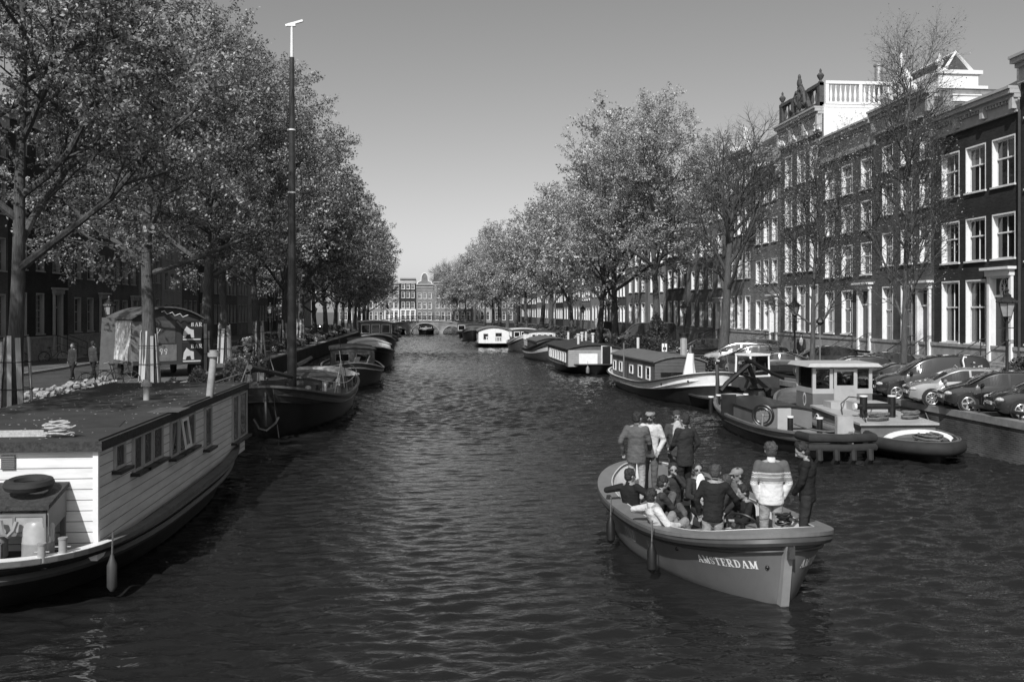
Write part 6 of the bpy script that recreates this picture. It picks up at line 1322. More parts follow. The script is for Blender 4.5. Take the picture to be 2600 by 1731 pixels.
person('man in a flat cap and light shirt facing the grey jacket', X2(1652, 121, .5), 235, 1.8, head=(10, 5), hands=[(-.22, .12, 1.0), (.2, .28, 1.0)], top=C('pale_shirt', .5), legs=C('grey_jeans', .1), hat='flat', glasses=True, hairstyle='short', beard=True, group=gp_)
person('man in a beanie with striped sleeves, half hidden behind the dark jacket', X2(1718, 120, .5), 265, 1.78, hands=[(-.25, .2, 1.1), (.22, .25, 1.05)], top=C('striped_jacket', .06), legs=C('grey_trousers', .08), hat='beanie', glasses=True, group=gp_, shirt=C('tee', .4))
person('man in a dark jacket, back turned, standing at the far end of the sloop', X2(1740, 124, .5), 115, 1.78, head=(10, 0), hands=[(-.12, .32, 1.05), (.26, .1, .98)], top=C('charcoal_jacket', .03), legs=C('black_trousers', .02), coat=.2, group=gp_, fat=1.06)
person('helmsman in a dark sweater and khaki trousers steering with one hand', X2(1810, 150, 0), 75, 1.78, lean=(.06, .1), head=(-15, 5), hands=[(-.22, .12, .95), (.45, .28, 1.02)], elbows=[(-1, -.5, 0), (.8, -.8, -.4)], top=C('helmsman_sweater', .02), legs=C('khaki2', .28), hair=HAIRB, group=gp_, fat=1.02)
person('man in sunglasses, white shirt and dark blazer seated in the sloop', X2(1776, 131, 0), 285, 1.8, pose='sit', seat=.5, lean=(0, -.12), head=(-18, 0), hands=[(-.42, .3, .95), (.2, .3, .8)], top=C('blazer', .03), legs=C('suit_trousers', .025), shirt=C('white_shirt', .75, .6), glasses=True, group=gp_, hair=HAIRD)
person('woman in sunglasses drinking from a glass at the far side', X2(1709, 127, 0), 262, 1.7, pose='sit', seat=.46, head=(0, 5), hands=[(-.05, .22, 1.15), (.2, .28, .68)], elbows=[(-.8, .2, -1), (.6, -.6, -.5)], top=C('dark_top', .035), legs=C('jeans_mid', .09), hairstyle='long', hair=HAIRD, glasses=True, group=gp_)
person('curly haired man in a black coat leaning on the left rim of the sloop', X2(1606, 134, 0), 35, 1.78, pose='sit', seat=.46, lean=(-.12, -.05), head=(-15, 5), hands=[(-.62, -.05, .95), (.3, .35, .95)], top=C('black_coat', .018), legs=C('black_coat_legs', .03), hairstyle='curly', hair=HAIRD, coat=.05, group=gp_, fat=1.1)
person('dark haired man in profile bending forward on the left bench', X2(1660, 143, 0), 10, 1.76, pose='sit', seat=.56, lean=(0, .2), head=(0, 20), hands=[(-.1, .5, .7), (.15, .5, .72)], top=C('dark_jumper', .04), legs=C('dark_jeans', .04), hair=HAIRD, group=gp_)
person('woman with dark hair bowing her head in the middle of the sloop', X2(1706, 140, 0), 215, 1.66, pose='sit', seat=.54, lean=(.08, .25), head=(10, 40), hands=[(-.15, .45, .6), (.1, .5, .62)], top=C('grey_wool', .1), legs=C('jeans_mid', .09), hairstyle='long', hair=HAIRD, group=gp_)
person('person in a pale hooded top lying back with knees drawn up in jeans', X2(1686, 150, .0), 14, 1.78, pose='sit', seat=.5, lean=(-.05, -.42), head=(20, 0), hands=[(-.42, -.1, .92), (.25, .15, .82)], elbows=[(-.6, -1, 0), (.8, -.6, -.5)], feet=[(-.12, .4, .5), (.12, .44, .48)], top=C('pale_hoodie', .52), legs=C('faded_jeans', .2), hairstyle='curly', hair=HAIRD, collar=C('hood', .5), group=gp_)
person('man in a pale baseball cap and sunglasses in profile on the right side', X2(1884, 140, .0), 195, 1.78, pose='sit', seat=.62, lean=(0, .1), head=(0, 8), hands=[(-.1, .42, .8), (.15, .4, .8)], top=C('dark_fleece', .03), legs=C('dark_jeans', .04), hat='base', glasses=True, shirt=C('tee_grey', .12), group=gp_)
person('curly dark haired person in profile seated behind the steering wheel', X2(1905, 148, .0), 185, 1.72, pose='sit', seat=.52, lean=(0, .15), head=(0, 12), hands=[(-.1, .42, .85), (.05, .48, .78)], bare_arm=True, top=C('black_top', .02), legs=C('grey_trousers', .08), hairstyle='curly', hair=HAIRD, group=gp_)
person('woman with long brown hair seen behind the helmsman', X2(1848, 136, .0), 120, 1.66, pose='sit', seat=.46, head=(0, 5), top=C('olive_top', .08), legs=C('dark_jeans', .04), hairstyle='long', hair=HAIRB, group=gp_)
gs_ = 'people walking on the quays'
def street(px, s, z=ST): v = Xs(px, s); return (v.x, v.y, z)
person('woman with long hair in a dark coat walking on the shaded left street', street(185, 54.5), 250, 1.68, feet=[(-.08, .2, .05), (.08, -.15, .07)], top=C('dark_coat', .04), legs=C('black_trousers', .02), coat=.25, hairstyle='long', hair=HAIRB, vox=.018, group=gs_)
person('man in a dark jacket walking beside the long haired woman on the left', street(236, 55), 60, 1.8, feet=[(-.08, .2, .05), (.08, -.18, .07)], top=C('dark_jacket', .05), legs=C('black_trousers', .02), coat=.1, hair=HAIRD, vox=.018, group=gs_)
person('woman in a light top beside the lamp post in front of the tall houses', street(2012, 43), 170, 1.7, top=C('light_top', .3), legs=C('dark_jeans', .04), hairstyle='long', hair=HAIRB, vox=.02, group=gs_)
person('man in a white shirt and open coat walking right of the lamp post', street(2034, 42), 250, 1.8, top=C('open_coat', .07), legs=C('grey_trousers', .08), shirt=C('white_shirt', .75, .6), coat=.2, glasses=True, vox=.02, group=gs_)
# ================= vehicles =================
def paint(name, v, metal=.0): return mat(name, v, rough=.22, var=.06, coat=1.0, metal=metal, spec=.6)
CBLK = paint('car_black', .012); CSIL = paint('car_silver', .42, .55); CGRY = paint('car_grey', .07, .3); CWHT = paint('car_white', .7)
TINT = mat('car_glass', .02, rough=.05, spec=.9, var=.4, scale=1.5); HLM = mat('headlamp', .45, rough=.12, spec=.9, var=.4, scale=18); CHR = mat('alloy_rim', .6, rough=.25, metal=.8, var=.1); TRIM = mat('trim_black', .015, rough=.6)
PROF = {
 'hatch': (1.97, .84, [(-1.97, .72), (-1.93, .98), (-1.62, 1.34), (-.9, 1.46), (.1, 1.45), (.5, 1.32), (1.12, .98), (1.72, .84), (1.93, .68), (1.98, .42)], .92, (-1.5, -.25, -.17, .85)),
 'van': (2.2, .88, [(-2.2, .8), (-2.18, 1.55), (-2.02, 1.8), (-1.2, 1.84), (-.1, 1.8), (.35, 1.66), (1.2, 1.1), (1.9, .93), (2.14, .72), (2.2, .42)], 1.05, (None, None, .05, .98)),
 'mpv': (2.2, .88, [(-2.2, .78), (-2.14, 1.1), (-1.9, 1.5), (-1.0, 1.64), (.1, 1.62), (.6, 1.46), (1.4, 1.03), (1.98, .87), (2.17, .66), (2.21, .42)], 1.0, (-1.75, -.35, -.25, 1.1)),
 'coupe': (2.05, .88, [(-2.04, .66), (-1.95, .92), (-1.3, 1.16), (-.6, 1.34), (.05, 1.33), (.7, 1.06), (1.15, .9), (1.8, .78), (2.02, .6), (2.06, .4)], .86, (-1.1, -.3, -.22, .72)),
 'panel_van': (2.55, .98, [(-2.55, .8), (-2.53, 2.05), (-2.4, 2.2), (-.6, 2.24), (.7, 2.18), (1.15, 2.0), (1.85, 1.3), (2.35, 1.1), (2.53, .8), (2.57, .42)], 1.25, (None, None, .75, 1.6))}
CARC = {}
def car(kind, label, loc, face, body=CBLK, sc_=.88, spokes=5, group='cars parked along the quay', cat='car', name='parked_car'):
    o = thing(name, label, cat, loc, R(face), group, sc_)
    key = (kind, body.name, spokes)
    if key in CARC:
        for (nm, me, l_, kids) in CARC[key]:
            c = ob(nm, me, o); c.location = l_
            for (n2, m2, l2) in kids: d = ob(n2, m2, c); d.location = l2
        return o
    hl, hw_, P, belt, win = PROF[kind]; rec = []
    xs = [p[0] for p in P]; zs = [p[1] for p in P]; N_ = 40; X_ = [-hl*math.cos(PI*i/N_) for i in range(N_+1)]
    top = lambda x: float(np.interp(x, xs, zs))
    topv = {}
    def topS(x): return (top(x-.08)+2*top(x)+top(x+.08))/4 if abs(x) < hl-.1 else top(x)
    def W(x): return hw_*(1-.2*abs(x/hl)**7)
    def belt_(x): return min(belt-.06*max(0, (x/hl)), topS(x)-.03)
    def rw(x):
        f = min(1, max(0, (topS(x)-belt_(x)-.03)/.4)); return W(x)*(.9*(1-f)+.74*f) if kind not in ('panel_van',) else W(x)*(.92*(1-f)+.9*f)
    def sec(x):
        b = .2+.12*max(0, abs(x/hl)-.85)/.15; w_ = W(x); t = topS(x); be = belt_(x); r_ = rw(x); mid = min(.58, be-.05)
        h_ = [(w_*.86, b), (w_*.97, b+.08), (w_, mid), (w_*.97, be), (r_, t-.055), (r_*.82, t-.008), (r_*.4, t+.012), (0, t+.016)]
        return [(x, -y, z) for y, z in h_]+[(x, y, z) for y, z in h_[::-1][1:]]
    g = MB(); rows = [sec(x) for x in X_]; g.grid(rows, smooth=True); g.add(rows[0], [tuple(range(len(rows[0])))[::-1]]); g.add(rows[-1], [tuple(range(len(rows[0])))])
    me = g.mesh('body', body, 32); rec.append(('body', me, (0, 0, 0), []))
    def side(x, f, s, o_=.006):
        p3 = Vector((x, W(x)*.97, belt_(x))); p4 = Vector((x, rw(x), topS(x)-.055)); p = p3.lerp(p4, f); return (p.x, s*(p.y+o_), p.z+.002)
    gl = []
    for s in (-1, 1):
        for (a, b) in (win[0:2], win[2:4]):
            if a is None: continue
            g = MB(); n = 10; xx = [a+(b-a)*i/n for i in range(n+1)]; xx = [x for x in xx if topS(x)-belt_(x) > .14]
            rws = [[side(x, f, s) for f in (.12, .5, .93)] for x in xx]; g.grid(rws, flip=s > 0, smooth=False); rec.append(('side_window', g.mesh('side_window', TINT), (0, 0, 0), []))
    def across(a, b, nm):
        g = MB(); rws = []
        for i in range(7):
            x = a+(b-a)*i/6; r_ = rw(x)*.93; t = topS(x)
            rws.append([(x, y*r_, t+.022-.03*abs(y)**3) for y in (-1, -.8, -.4, 0, .4, .8, 1)])
        g.grid(rws, smooth=True, flip=False); rec.append((nm, g.mesh(nm, TINT), (0, 0, 0), []))
    wb = {'hatch': (.58, 1.08), 'van': (.42, 1.14), 'mpv': (.68, 1.34), 'coupe': (.2, .68), 'panel_van': (1.22, 1.8)}[kind]; across(*wb, 'windscreen')
    rb_ = {'hatch': (-1.86, -1.6), 'van': None, 'mpv': (-2.08, -1.88), 'coupe': (-1.25, -.65), 'panel_van': None}[kind]
    if rb_: across(*rb_, 'rear_window')
    for s in (-1, 1):
        g = MB(); g.ell((hl-.17, s*(W(hl-.2)-.1), .66 if kind != 'panel_van' else .85), (.16, .13, .085), n=10, m=7); rec.append(('headlight', g.mesh('headlight', HLM), (0, 0, 0), []))
        g = MB(); g.box(-hl+.0, s*(W(-hl+.1)-.2)-.06, .75, -hl+.1, s*(W(-hl+.1)-.2)+.06, 1.0); rec.append(('tail_light', g.mesh('tail_light', mat('tail_lamp', .08, rough=.2)), (0, 0, 0), []))
        g = MB(); mx_ = win[3]-.12; g.ell((mx_, s*(hw_+.07), belt+.06), (.07, .1, .075), n=8, m=6); rec.append(('mirror', g.mesh('mirror', body), (0, 0, 0), []))
        g = MB()
        for x in (win[3]-.1, win[2]-.04, -1.2 if kind != 'panel_van' else -.9):
            g.grid([[(x-.006, s*(W(x)+.002), .3), (x-.006, s*(W(x)*.985+.004), belt_(x)-.03)], [(x+.006, s*(W(x)+.002), .3), (x+.006, s*(W(x)*.985+.004), belt_(x)-.03)]], smooth=False)
        g.box(win[2]+.02, s*(hw_*.985)-.02, belt-.14, win[2]+.16, s*(hw_*.985)+.02, belt-.11); rec.append(('door_trim', g.mesh('door_trim', TRIM), (0, 0, 0), []))
    g = MB(); g.box(hl-.06, -.5, .3, hl+.012, .5, .45); g.box(hl-.08, -.4, .6, hl-.005, .4, .68); rec.append(('grille', g.mesh('grille', TRIM), (0, 0, 0), []))
    g = MB(); g.box(hl, -.26, .46, hl+.025, .26, .57); rec.append(('number_plate', g.mesh('number_plate', mat('plate', .5)), (0, 0, 0), []))
    wr_ = .31 if kind != 'panel_van' else .36; fx, rx_ = hl-.78, -hl+.72
    M90 = Matrix.Rotation(PI/2, 4, 'X')
    for s in (-1, 1):
        for x in (fx, rx_):
            g = MB(); y0 = s*(hw_*.985)
            g.cyl((0, 0, 0), wr_+.055, .12, n=22, M=Matrix.Translation((x, y0+s*.004 if s > 0 else y0-.004+.12, wr_+.02)) @ M90); rec.append(('wheel_arch', g.mesh('wheel_arch', TRIM), (0, 0, 0), []))
    t_ = MB(); t_.lathe([(wr_-.1, -.09), (wr_-.02, -.1), (wr_, -.07), (wr_, .07), (wr_-.02, .1), (wr_-.1, .09)], n=22, M=M90); tm = t_.mesh('tyre', RUBBER)
    r_ = MB(); ro = wr_-.095
    r_.tube([(ro*math.cos(a*PI/12), 0, ro*math.sin(a*PI/12)) for a in range(24)], .022, n=6, closed=True)
    for k in range(spokes):
        a = 2*PI*k/spokes; r_.cbox((ro*.5*math.cos(a), 0, ro*.5*math.sin(a)), (ro, .03, .05 if spokes > 6 else .07), ry=-a)
    r_.ell((0, 0, 0), (.05, .035, .05), n=10, m=6)
    rm = {}
    for s in (-1, 1):
        for x in (fx, rx_):
            rec.append(('wheel', tm, (x, s*(hw_-.07), wr_), [('rim', r_, (0, s*.085, 0))]))
    rme = r_.mesh('rim', CHR)
    rec = [(a, b, c, [(n2, rme, l2) for n2, _, l2 in k]) for a, b, c, k in rec]
    CARC[key] = rec
    for (nm, me, l_, kids) in rec:
        c = ob(nm, me, o); c.location = l_
        for (n2, m2, l2) in kids: d = ob(n2, m2, c); d.location = l2
    return o
def cw(kind, label, px, s, face=164, **k):    # place by the front wheel seen in the photo
    v = Xs(px, s); hl = PROF[kind][0]; d = Vector((math.cos(R(face)), math.sin(R(face)), 0)); n = Vector((-d.y, d.x, 0))*(1)
    c = Vector((v.x, v.y, 0))-d*(hl-.78)*.88-n*.7; return car(kind, label, (c.x, c.y, ST+.003), face, **k)
cw('hatch', 'black car cut off at the lower right, nearest in the row along the quay', 2594, 86.5, 164, spokes=7)
cw('hatch', 'black hatchback second from the right edge, nose towards the canal', 2458, 80, 162)
cw('hatch', 'silver hatchback between two black vehicles on the right quay', 2366, 75.6, 164, body=CSIL, spokes=9)
vn = cw('van', 'black delivery van with white cursive lettering on its side', 2276, 70.5, 163, cat='van', name='delivery_van')
cw('coupe', 'black car behind the tug wheelhouse with its headlight towards the canal', 2196, 65.5, 162)
cw('hatch', 'black car with many spoked wheels seen through the tug wheelhouse windows', 2104, 60, 164, spokes=10)
cw('coupe', 'low black coupe with five spoke wheels just left of the crane cab', 1908, 51, 161)
cw('mpv', 'black car with fine spoked wheels beside the silver people carrier', 1851, 48.4, 163, spokes=14)
cw('mpv', 'silver people carrier behind the bow of the white bowed barge', 1812, 45, 162, body=CSIL)
def cs(kind, label, px, s, face, **k): v = Xs(px, s); return car(kind, label, (v.x, v.y, ST+.0), face, **k)
cs('hatch', 'black hatchback in the street behind the coupe, tail towards the houses', 2085, 48.5, 168, sc_=.95)
cs('hatch', 'black hatchback behind the delivery van and the knobbly tree', 2225, 55, 165, sc_=.9)
cs('mpv', 'dark car parked in front of the steps behind the silver people carrier', 1905, 39.5, 172, body=CGRY)
cs('hatch', 'black car under the large bare elm', 1782, 36, 172)
cs('panel_van', 'large dark panel van beside the ivy clad elm', 1640, 29, 172, cat='van', name='panel_van', sc_=1.0)
cs('mpv', 'silver people carrier farther along behind the brown houseboat', 1505, 24.5, 176, body=CSIL)
for i in range(7):
    cs(('hatch', 'mpv', 'hatch', 'coupe', 'hatch', 'mpv', 'hatch')[i], '%s car %s in the distant row on the right quay' % (('black', 'grey', 'black', 'dark', 'silver', 'black', 'grey')[i], ordn[i]), (1462, 1440, 1424, 1408, 1393, 1380, 1365)[i], (22.6, 21.3, 20.2, 19.3, 18.4, 17.6, 16.8)[i], 178, body=(CBLK, CGRY, CBLK, CBLK, CSIL, CBLK, CGRY)[i])
for i in range(9):
    y = 75+i*6.4 if i < 5 else 110+(i-5)*9; car(('hatch', 'mpv', 'hatch', 'hatch', 'mpv', 'coupe', 'hatch', 'mpv', 'hatch')[i], '%s car %s in the shaded row on the left quay' % (('black', 'dark', 'pale', 'black', 'grey', 'black', 'silver', 'dark', 'white')[i], ordn[i]), (-12.9, y, ST), 2, body=(CBLK, CGRY, CSIL, CBLK, CGRY, CBLK, CSIL, CBLK, CWHT)[i])
# cursive lettering on the delivery van (canal-left side faces the camera)
g = MB(); yy = .905
def cur(pts, r=.022): g.tube([(x, yy, z) for x, z in pts], r, n=5)
cur([(-.78, 1.17), (-.9, 1.36), (-.78, 1.47), (-.7, 1.34), (-.86, 1.14), (-.76, 1.0), (-.64, 1.1), (-.58, 1.2)])
cur([(-1.22, 1.78), (-1.12, 1.8), (-1.08, 1.66), (-1.14, 1.35), (-1.2, 1.12), (-1.32, 1.1), (-1.42, 1.24)], .035)
cur([(-1.5, 1.42), (-1.48, 1.16), (-1.56, 1.14)], .03); cur([(-1.5, 1.56), (-1.51, 1.59)], .04); cur([(-1.66, 1.25), (-1.8, 1.32), (-1.78, 1.46), (-1.67, 1.42), (-1.68, 1.18), (-1.82, 1.12), (-1.94, 1.24)], .03)
for k in range(7): g.cbox((-.1-.09*k, .9, .78), (.05, .02, .07 if k % 3 else .12))
g.build('cursive_lettering', WHITE, vn)
# ================= lamps =================
def lamp(label, x, y, name='street_lamp', s=1.0):
    o = thing(name, label, 'street lamp', (x, y, ST), 0, 'street lamps with crowned lanterns', s)
    g = MB(); g.lathe([(.17, 0), (.17, .12), (.12, .2), (.12, .75), (.14, .8), (.08, .92), (.055, 1.1), (.05, 2.1), (.07, 2.14), (.05, 2.2), (.04, 2.9), (.06, 2.95), (.03, 3.0)], n=12); g.tube([(-.28, 0, 2.6), (.28, 0, 2.6)], .018, n=6)
    for sx in (-1, 1): g.tube([(0, 0, 2.75), (sx*.1, 0, 2.8), (sx*.17, 0, 2.98)], .015, n=5); g.tube([(0, sx*.01, 2.75), (0, sx*.1, 2.8), (0, sx*.17, 2.98)], .015, n=5)
    g.build('post', IRON, o)
    g = MB(); n = 6
    for k in range(n):
        a = 2*PI*k/n; b = 2*PI*(k+1)/n; p0 = (.16*math.cos(a), .16*math.sin(a), 3.0); p1 = (.3*math.cos(a), .3*math.sin(a), 3.5); g.tube([p0, p1], .014, n=4)
        g.tube([p1, (.3*math.cos(b), .3*math.sin(b), 3.5)], .02, n=4); g.tube([p0, (.16*math.cos(b), .16*math.sin(b), 3.0)], .016, n=4)
        for q in range(3): c_ = a+(b-a)*(q+.5)/3; g.ell((.345*math.cos(c_), .345*math.sin(c_), 3.55), (.03, .03, .04), n=5, m=4)
    g.lathe([(.38, 3.5), (.37, 3.54), (.25, 3.66), (.15, 3.72), (.16, 3.78), (.06, 3.84), (.05, 3.9), (.08, 3.95), (.02, 4.05)], n=6, smooth=False); g.build('lantern_frame', IRON, o)
    g = MB(); g.lathe([(.155, 3.0), (.29, 3.49)], n=6, smooth=False); g.build('lantern_glass', mat('lantern_glass', .35, rough=.25, var=.25, scale=3), o)
    g = MB(); g.lathe([(.02, 3.05), (.05, 3.15), (.05, 3.28), (.03, 3.33)], n=8); g.build('bulb', OFFWHITE, o); return o
lp = [(2557, 70.5, 'tall crowned street lamp in front of the front door at the right edge'), (2018, 44, 'crowned street lamp in front of the balustraded house'), (1737, 31, 'crowned street lamp in front of the arched windows'),
      (1563, 24.5, 'crowned street lamp between two leafing elms beyond the dark van'), (1480, 20, 'crowned street lamp in front of distant striped facades'), (1400, 16, 'small distant street lamp on the right quay')]
for px, s, lb in lp: v = Xs(px, s); lamp(lb, v.x, v.y)
for px, s, lb in ((277, 46, 'crowned street lamp left of the poster covered wagon'), (394, 27, 'distant street lamp above the wagon roof'), (686, 26, 'crowned street lamp beside the thick pale elm on the left bank'), (800, 17, 'distant street lamp on the left quay')): v = Xs(px, s); lamp(lb, v.x, v.y)
def pole_thing(name, label, cat, px, s, h, r=.035, m=GREY, topf=None, z=ST):
    v = Xs(px, s); o = thing(name, label, cat, (v.x, v.y, z)); g = MB(); g.cyl((0, 0, 0), r, h, n=8); g.build('post', m, o)
    if topf: topf(o, h)
    return o
def boxtop(o, h): g = MB(); g.lathe([(.09, h-.04), (.2, h+.08), (.17, h+.18), (.07, h+.3)], n=8, smooth=False); g.build('head', IRON, o)
pole_thing('parking_post', 'slim grey post with a small dark head beside the young budding tree', 'post', 2082, 54, 2.6, topf=boxtop)
def tri(o, h):
    g = MB(); g.box(-.45, -.02, h-.95, .45, .02, h+.0); g.build('sign_board', OFFWHITE, o)
    g = MB(); g.prism([(-.32, h-.58), (.32, h-.58), (0, h-.05)], -.035, -.022); f = g.build('warning_triangle', BLACK, o); g = MB(); g.prism([(-.22, h-.53), (.22, h-.53), (0, h-.16)], -.045, -.037); g.build('triangle_field', WHITE, o)
    g = MB(); g.box(-.3, -.04, h-.85, -.1, -.022, h-.66); g.box(.05, -.04, h-.85, .12, -.022, h-.66); g.box(.2, -.04, h-.85, .27, -.022, h-.66); g.build('sign_symbols', BLACK, o)
pole_thing('road_sign', 'white road works sign board with black triangle between the trees on the right', 'road sign', 1522, 23, 2.4, topf=tri)
def wb(o, h): g = MB(); g.box(-.16, -.02, h-.5, .16, .02, h); g.build('sign_plate', WHITE, o); g = MB(); g.box(-.1, -.03, h-.4, .1, -.022, h-.22); g.build('sign_symbol', BLACK, o)
pole_thing('small_sign', 'small white sign on a post behind the roof of the white bowed barge', 'sign', 1687, 41, 1.2, topf=wb)
def column(o, h): g = MB(); g.cyl((0, 0, h), .26, .12, n=16); g.cyl((0, 0, h+.12), .3, .1, n=16); g.build('cap', BLACK, o)
pole_thing('advertising_column', 'thick pale pillar with a dark cap behind the white draped sheet', 'pillar', 1736, 45, 1.75, r=.2, m=mat('pillar_concrete', .3, var=.2, dirt=.3), topf=column)
for i, (px, py_, s) in enumerate(((1620, 0, 36), (1443, 0, 28.5), (1488, 0, 28))):
    pole_thing('mooring_post', ('white capped mooring post behind the cabin of the white bowed barge', 'white mooring post behind the brown houseboat, left', 'white mooring post behind the brown houseboat, right')[i], 'post', px, s, 1.35, r=.1, m=OFFWHITE)
# ================= bicycles =================
def bicycle(label, loc, rz, first=[None]):
    if first[0] is not None: return dup(first[0], label, loc, rz)
    o = thing('bicycle', label, 'bicycle', loc, rz, 'bicycles')
    for x in (-.53, .53):
        g = MB(); g.tube([(.33*math.cos(a*PI/10), 0, .33*math.sin(a*PI/10)) for a in range(20)], .02, n=5, closed=True); w_ = g.build('wheel', RUBBER, o); w_.location = (x, 0, .35)
        g = MB()
        for k in range(8): g.tube([(0, 0, 0), (.32*math.cos(k*PI/4), 0, .32*math.sin(k*PI/4))], .005, n=3)
        g.build('spokes', STEEL, w_)
    g = MB(); g.tube([(-.53, 0, .35), (-.08, 0, .32), (.38, 0, .82), (-.18, 0, .78), (-.53, 0, .35)], .018, n=5); g.tube([(-.08, 0, .32), (-.22, 0, .92)], .018, n=5); g.tube([(.53, 0, .35), (.36, 0, .98), (.3, 0, 1.08)], .018, n=5); g.build('frame', BLACK, o)
    g = MB(); g.tube([(.12, -.28, 1.05), (.32, -.2, 1.1), (.33, .2, 1.1), (.12, .28, 1.05)], .014, n=5); g.build('handlebar', STEEL, o)
    g = MB(); g.ell((-.24, 0, .95), (.14, .08, .04), n=8, m=5); g.build('saddle', BLACK, o)
    g = MB(); g.box(-.75, -.07, .7, -.35, .07, .73); g.tube([(-.72, 0, .35), (-.7, 0, .7)], .01, n=4); g.build('carrier', IRON, o)
    first[0] = o; return o
bl = [(255, 62, .3, 'bicycle with bright handlebar leaning beside the brick pile on the left quay'), (300, 60, .1, 'bicycle with crate parked against the elm in front of the wagon'), (35, 42, 0, 'dark bicycle standing in front of the shaded houses at the left edge'), (136, 41, .2, 'dark bicycle leaning on the stone base of a shaded house'),
      (2160, 46, -1.1, 'bicycle beside the bench in front of the brown brick house'), (2262, 50, -1.3, 'bicycle leaning behind the black cars in front of the white attic house'), (1665, 33, .3, 'bicycle at the foot of the ivy clad elm'), (1573, 30.5, 0, 'bicycle behind the brown houseboat beside the dark van')]
for px, s, rz, lb in bl: v = Xs(px, s); bicycle(lb, (v.x, v.y, ST), rz)
for i in range(16):
    x = -9+i*1.35+rnd.uniform(-.2, .2); bicycle('bicycle %s from the left against the railing of the far bridge' % ordn[i], (x, YB+.15, btop(x)), rnd.uniform(-.1, .1)).scale = (1, 1, 1)
for i in range(9): v = Xs(1470-i*17, 24.2-i*.95); bicycle('bicycle %s in the rack row on the distant right quay' % ordn[i], (v.x-1.2, v.y, ST), PI/2+rnd.uniform(-.3, .3))
for i in range(7): bicycle('bicycle %s parked on the shaded left quay beyond the mast' % ordn[i], (-11.3, 58+i*5.3, ST), rnd.uniform(-.5, .5)+PI/2)
# ================= bushes =================
def bush(name, label, loc, r, n, seed, m=None, lsz=.06, pot=None, cat='bush', group='bushes and planters'):
    o = thing(name, label, cat, loc, 0, group); g = np.random.default_rng(seed); d = g.normal(0, 1, (n, 3)); d /= np.linalg.norm(d, axis=1)[:, None]; P = d*(g.uniform(.45, 1, n)**.5)[:, None]*np.array(r)*(1+.18*np.sin(d[:, :1]*5+seed)); P[:, 2] += r[2]*.95
    P = P[P[:, 2] > .02]; n = len(P); nr = g.normal(0, 1, (n, 3)); nr /= np.linalg.norm(nr, axis=1)[:, None]; a = np.cross(nr, g.normal(0, 1, (n, 3))); a /= np.linalg.norm(a, axis=1)[:, None]; b = np.cross(nr, a); s = (lsz*g.uniform(.6, 1.3, n))[:, None]
    V = np.stack([P-a*s, P-b*s*.6, P+a*s, P+b*s*.6], 1).reshape(-1, 3); mb = MB(); mb.v = [tuple(v) for v in V]; mb.n = len(V); mb.f = [(4*i, 4*i+1, 4*i+2, 4*i+3) for i in range(n)]; mb.sm = [False]*n; mb.build('foliage', m or LEAF, o)
    mb = MB(); rg = random.Random(seed)
    for k in range(9): a_ = rg.uniform(0, 6.28); mb.tube([(0, 0, -.02), (r[0]*.35*math.cos(a_), r[1]*.35*math.sin(a_), r[2]*.8), (r[0]*.7*math.cos(a_), r[1]*.7*math.sin(a_), r[2]*1.5)], [.015, .01, .004], n=4)
    mb.build('stems', TWIG, o)
    if pot: mb = MB(); mb.box(-pot[0], -pot[1], -pot[2], pot[0], pot[1], .02); mb.build('planter_box', pot[3], o)
    return o
DLEAF = leaf_mat('dark_leaf', .08, .8)
v = Xs(2590, 66); bush('bush', 'dark round bush behind the black cars at the right edge', (v.x, v.y, ST), (.75, .75, .7), 3500, 1, DLEAF)
v = Xs(1668, 32.4); bush('ivy', 'ivy climbing the foot of the big leafing elm beside the van', (v.x, v.y, ST), (.9, .9, 1.5), 6000, 2, DLEAF, cat='ivy')
v = Xs(1640, 33.5); bush('bush', 'low dark hedge in front of the dark panel van', (v.x, v.y, ST), (2.2, .8, .7), 6000, 3, DLEAF)
v = Xs(1795, 47); bush('bush', 'small round dark shrub between the white sheet and the silver people carrier', (v.x, v.y, ST-.2), (.45, .45, .5), 1500, 4, DLEAF)
pl = [((-9.3, 35.5), .6), ((-9.0, 38.2), .75), ((-9.5, 41), .6), ((-8.8, 44), .7), ((-9.3, 47), .8), ((-8.9, 51), .7)]
lbp = ['first', 'second', 'third', 'fourth', 'fifth', 'sixth']
# raft with planters between the barge and the quay
b0, h0 = boat('garden_raft', 'low raft with planters and railings between the dark barge and the left quay', (-9.3, 53, 0), (-9.3, 33.4, 0), 2.1, .75, .7, .75, nb=9, ns=9, bul=.02, hm=HDARK, gm=WOOD, dm=WOOD)
for i, ((x, y), r_) in enumerate(pl): bush('planter', '%s planter with a leafy shrub on the garden raft, counted from the near end' % lbp[i], (x, y, 1.15), (r_*.7, r_*.7, r_*.7), 900, 20+i, LEAF, pot=(.3, .3, .42, WOOD), cat='planter')
g = MB()
for z in (1.15, 1.6): g.tube([(-8.4, 33.8, z), (-8.4, 40, z), (-8.4, 46, z)], .025, n=5)
for i in range(7): g.tube([(-8.4, 33.8+i*2, .7), (-8.4, 33.8+i*2, 1.62)], .025, n=5)
g.tube([(-8.4, 33.8, 1.6), (-10.2, 33.8, 1.6)], .03, n=5); g.build('raft_railing', STEEL, None)
tag(bpy.data.objects['raft_railing'], 'thin metal railing along the edge of the garden raft', 'railing')
for i in range(9):
    rg = random.Random(i); boxthing('crate', '%s wooden crate on the garden raft, counted from the near end' % ordn[i], (-9.1+rg.uniform(-.6, .5), 34.4+i*1.9, .72), (rg.uniform(.4, .8), rg.uniform(.3, .6), rg.uniform(.25, .5)), rg.uniform(0, 3), (PALEWOOD, GREY, WOOD)[i % 3], 'crate')['group'] = 'crates on the garden raft'
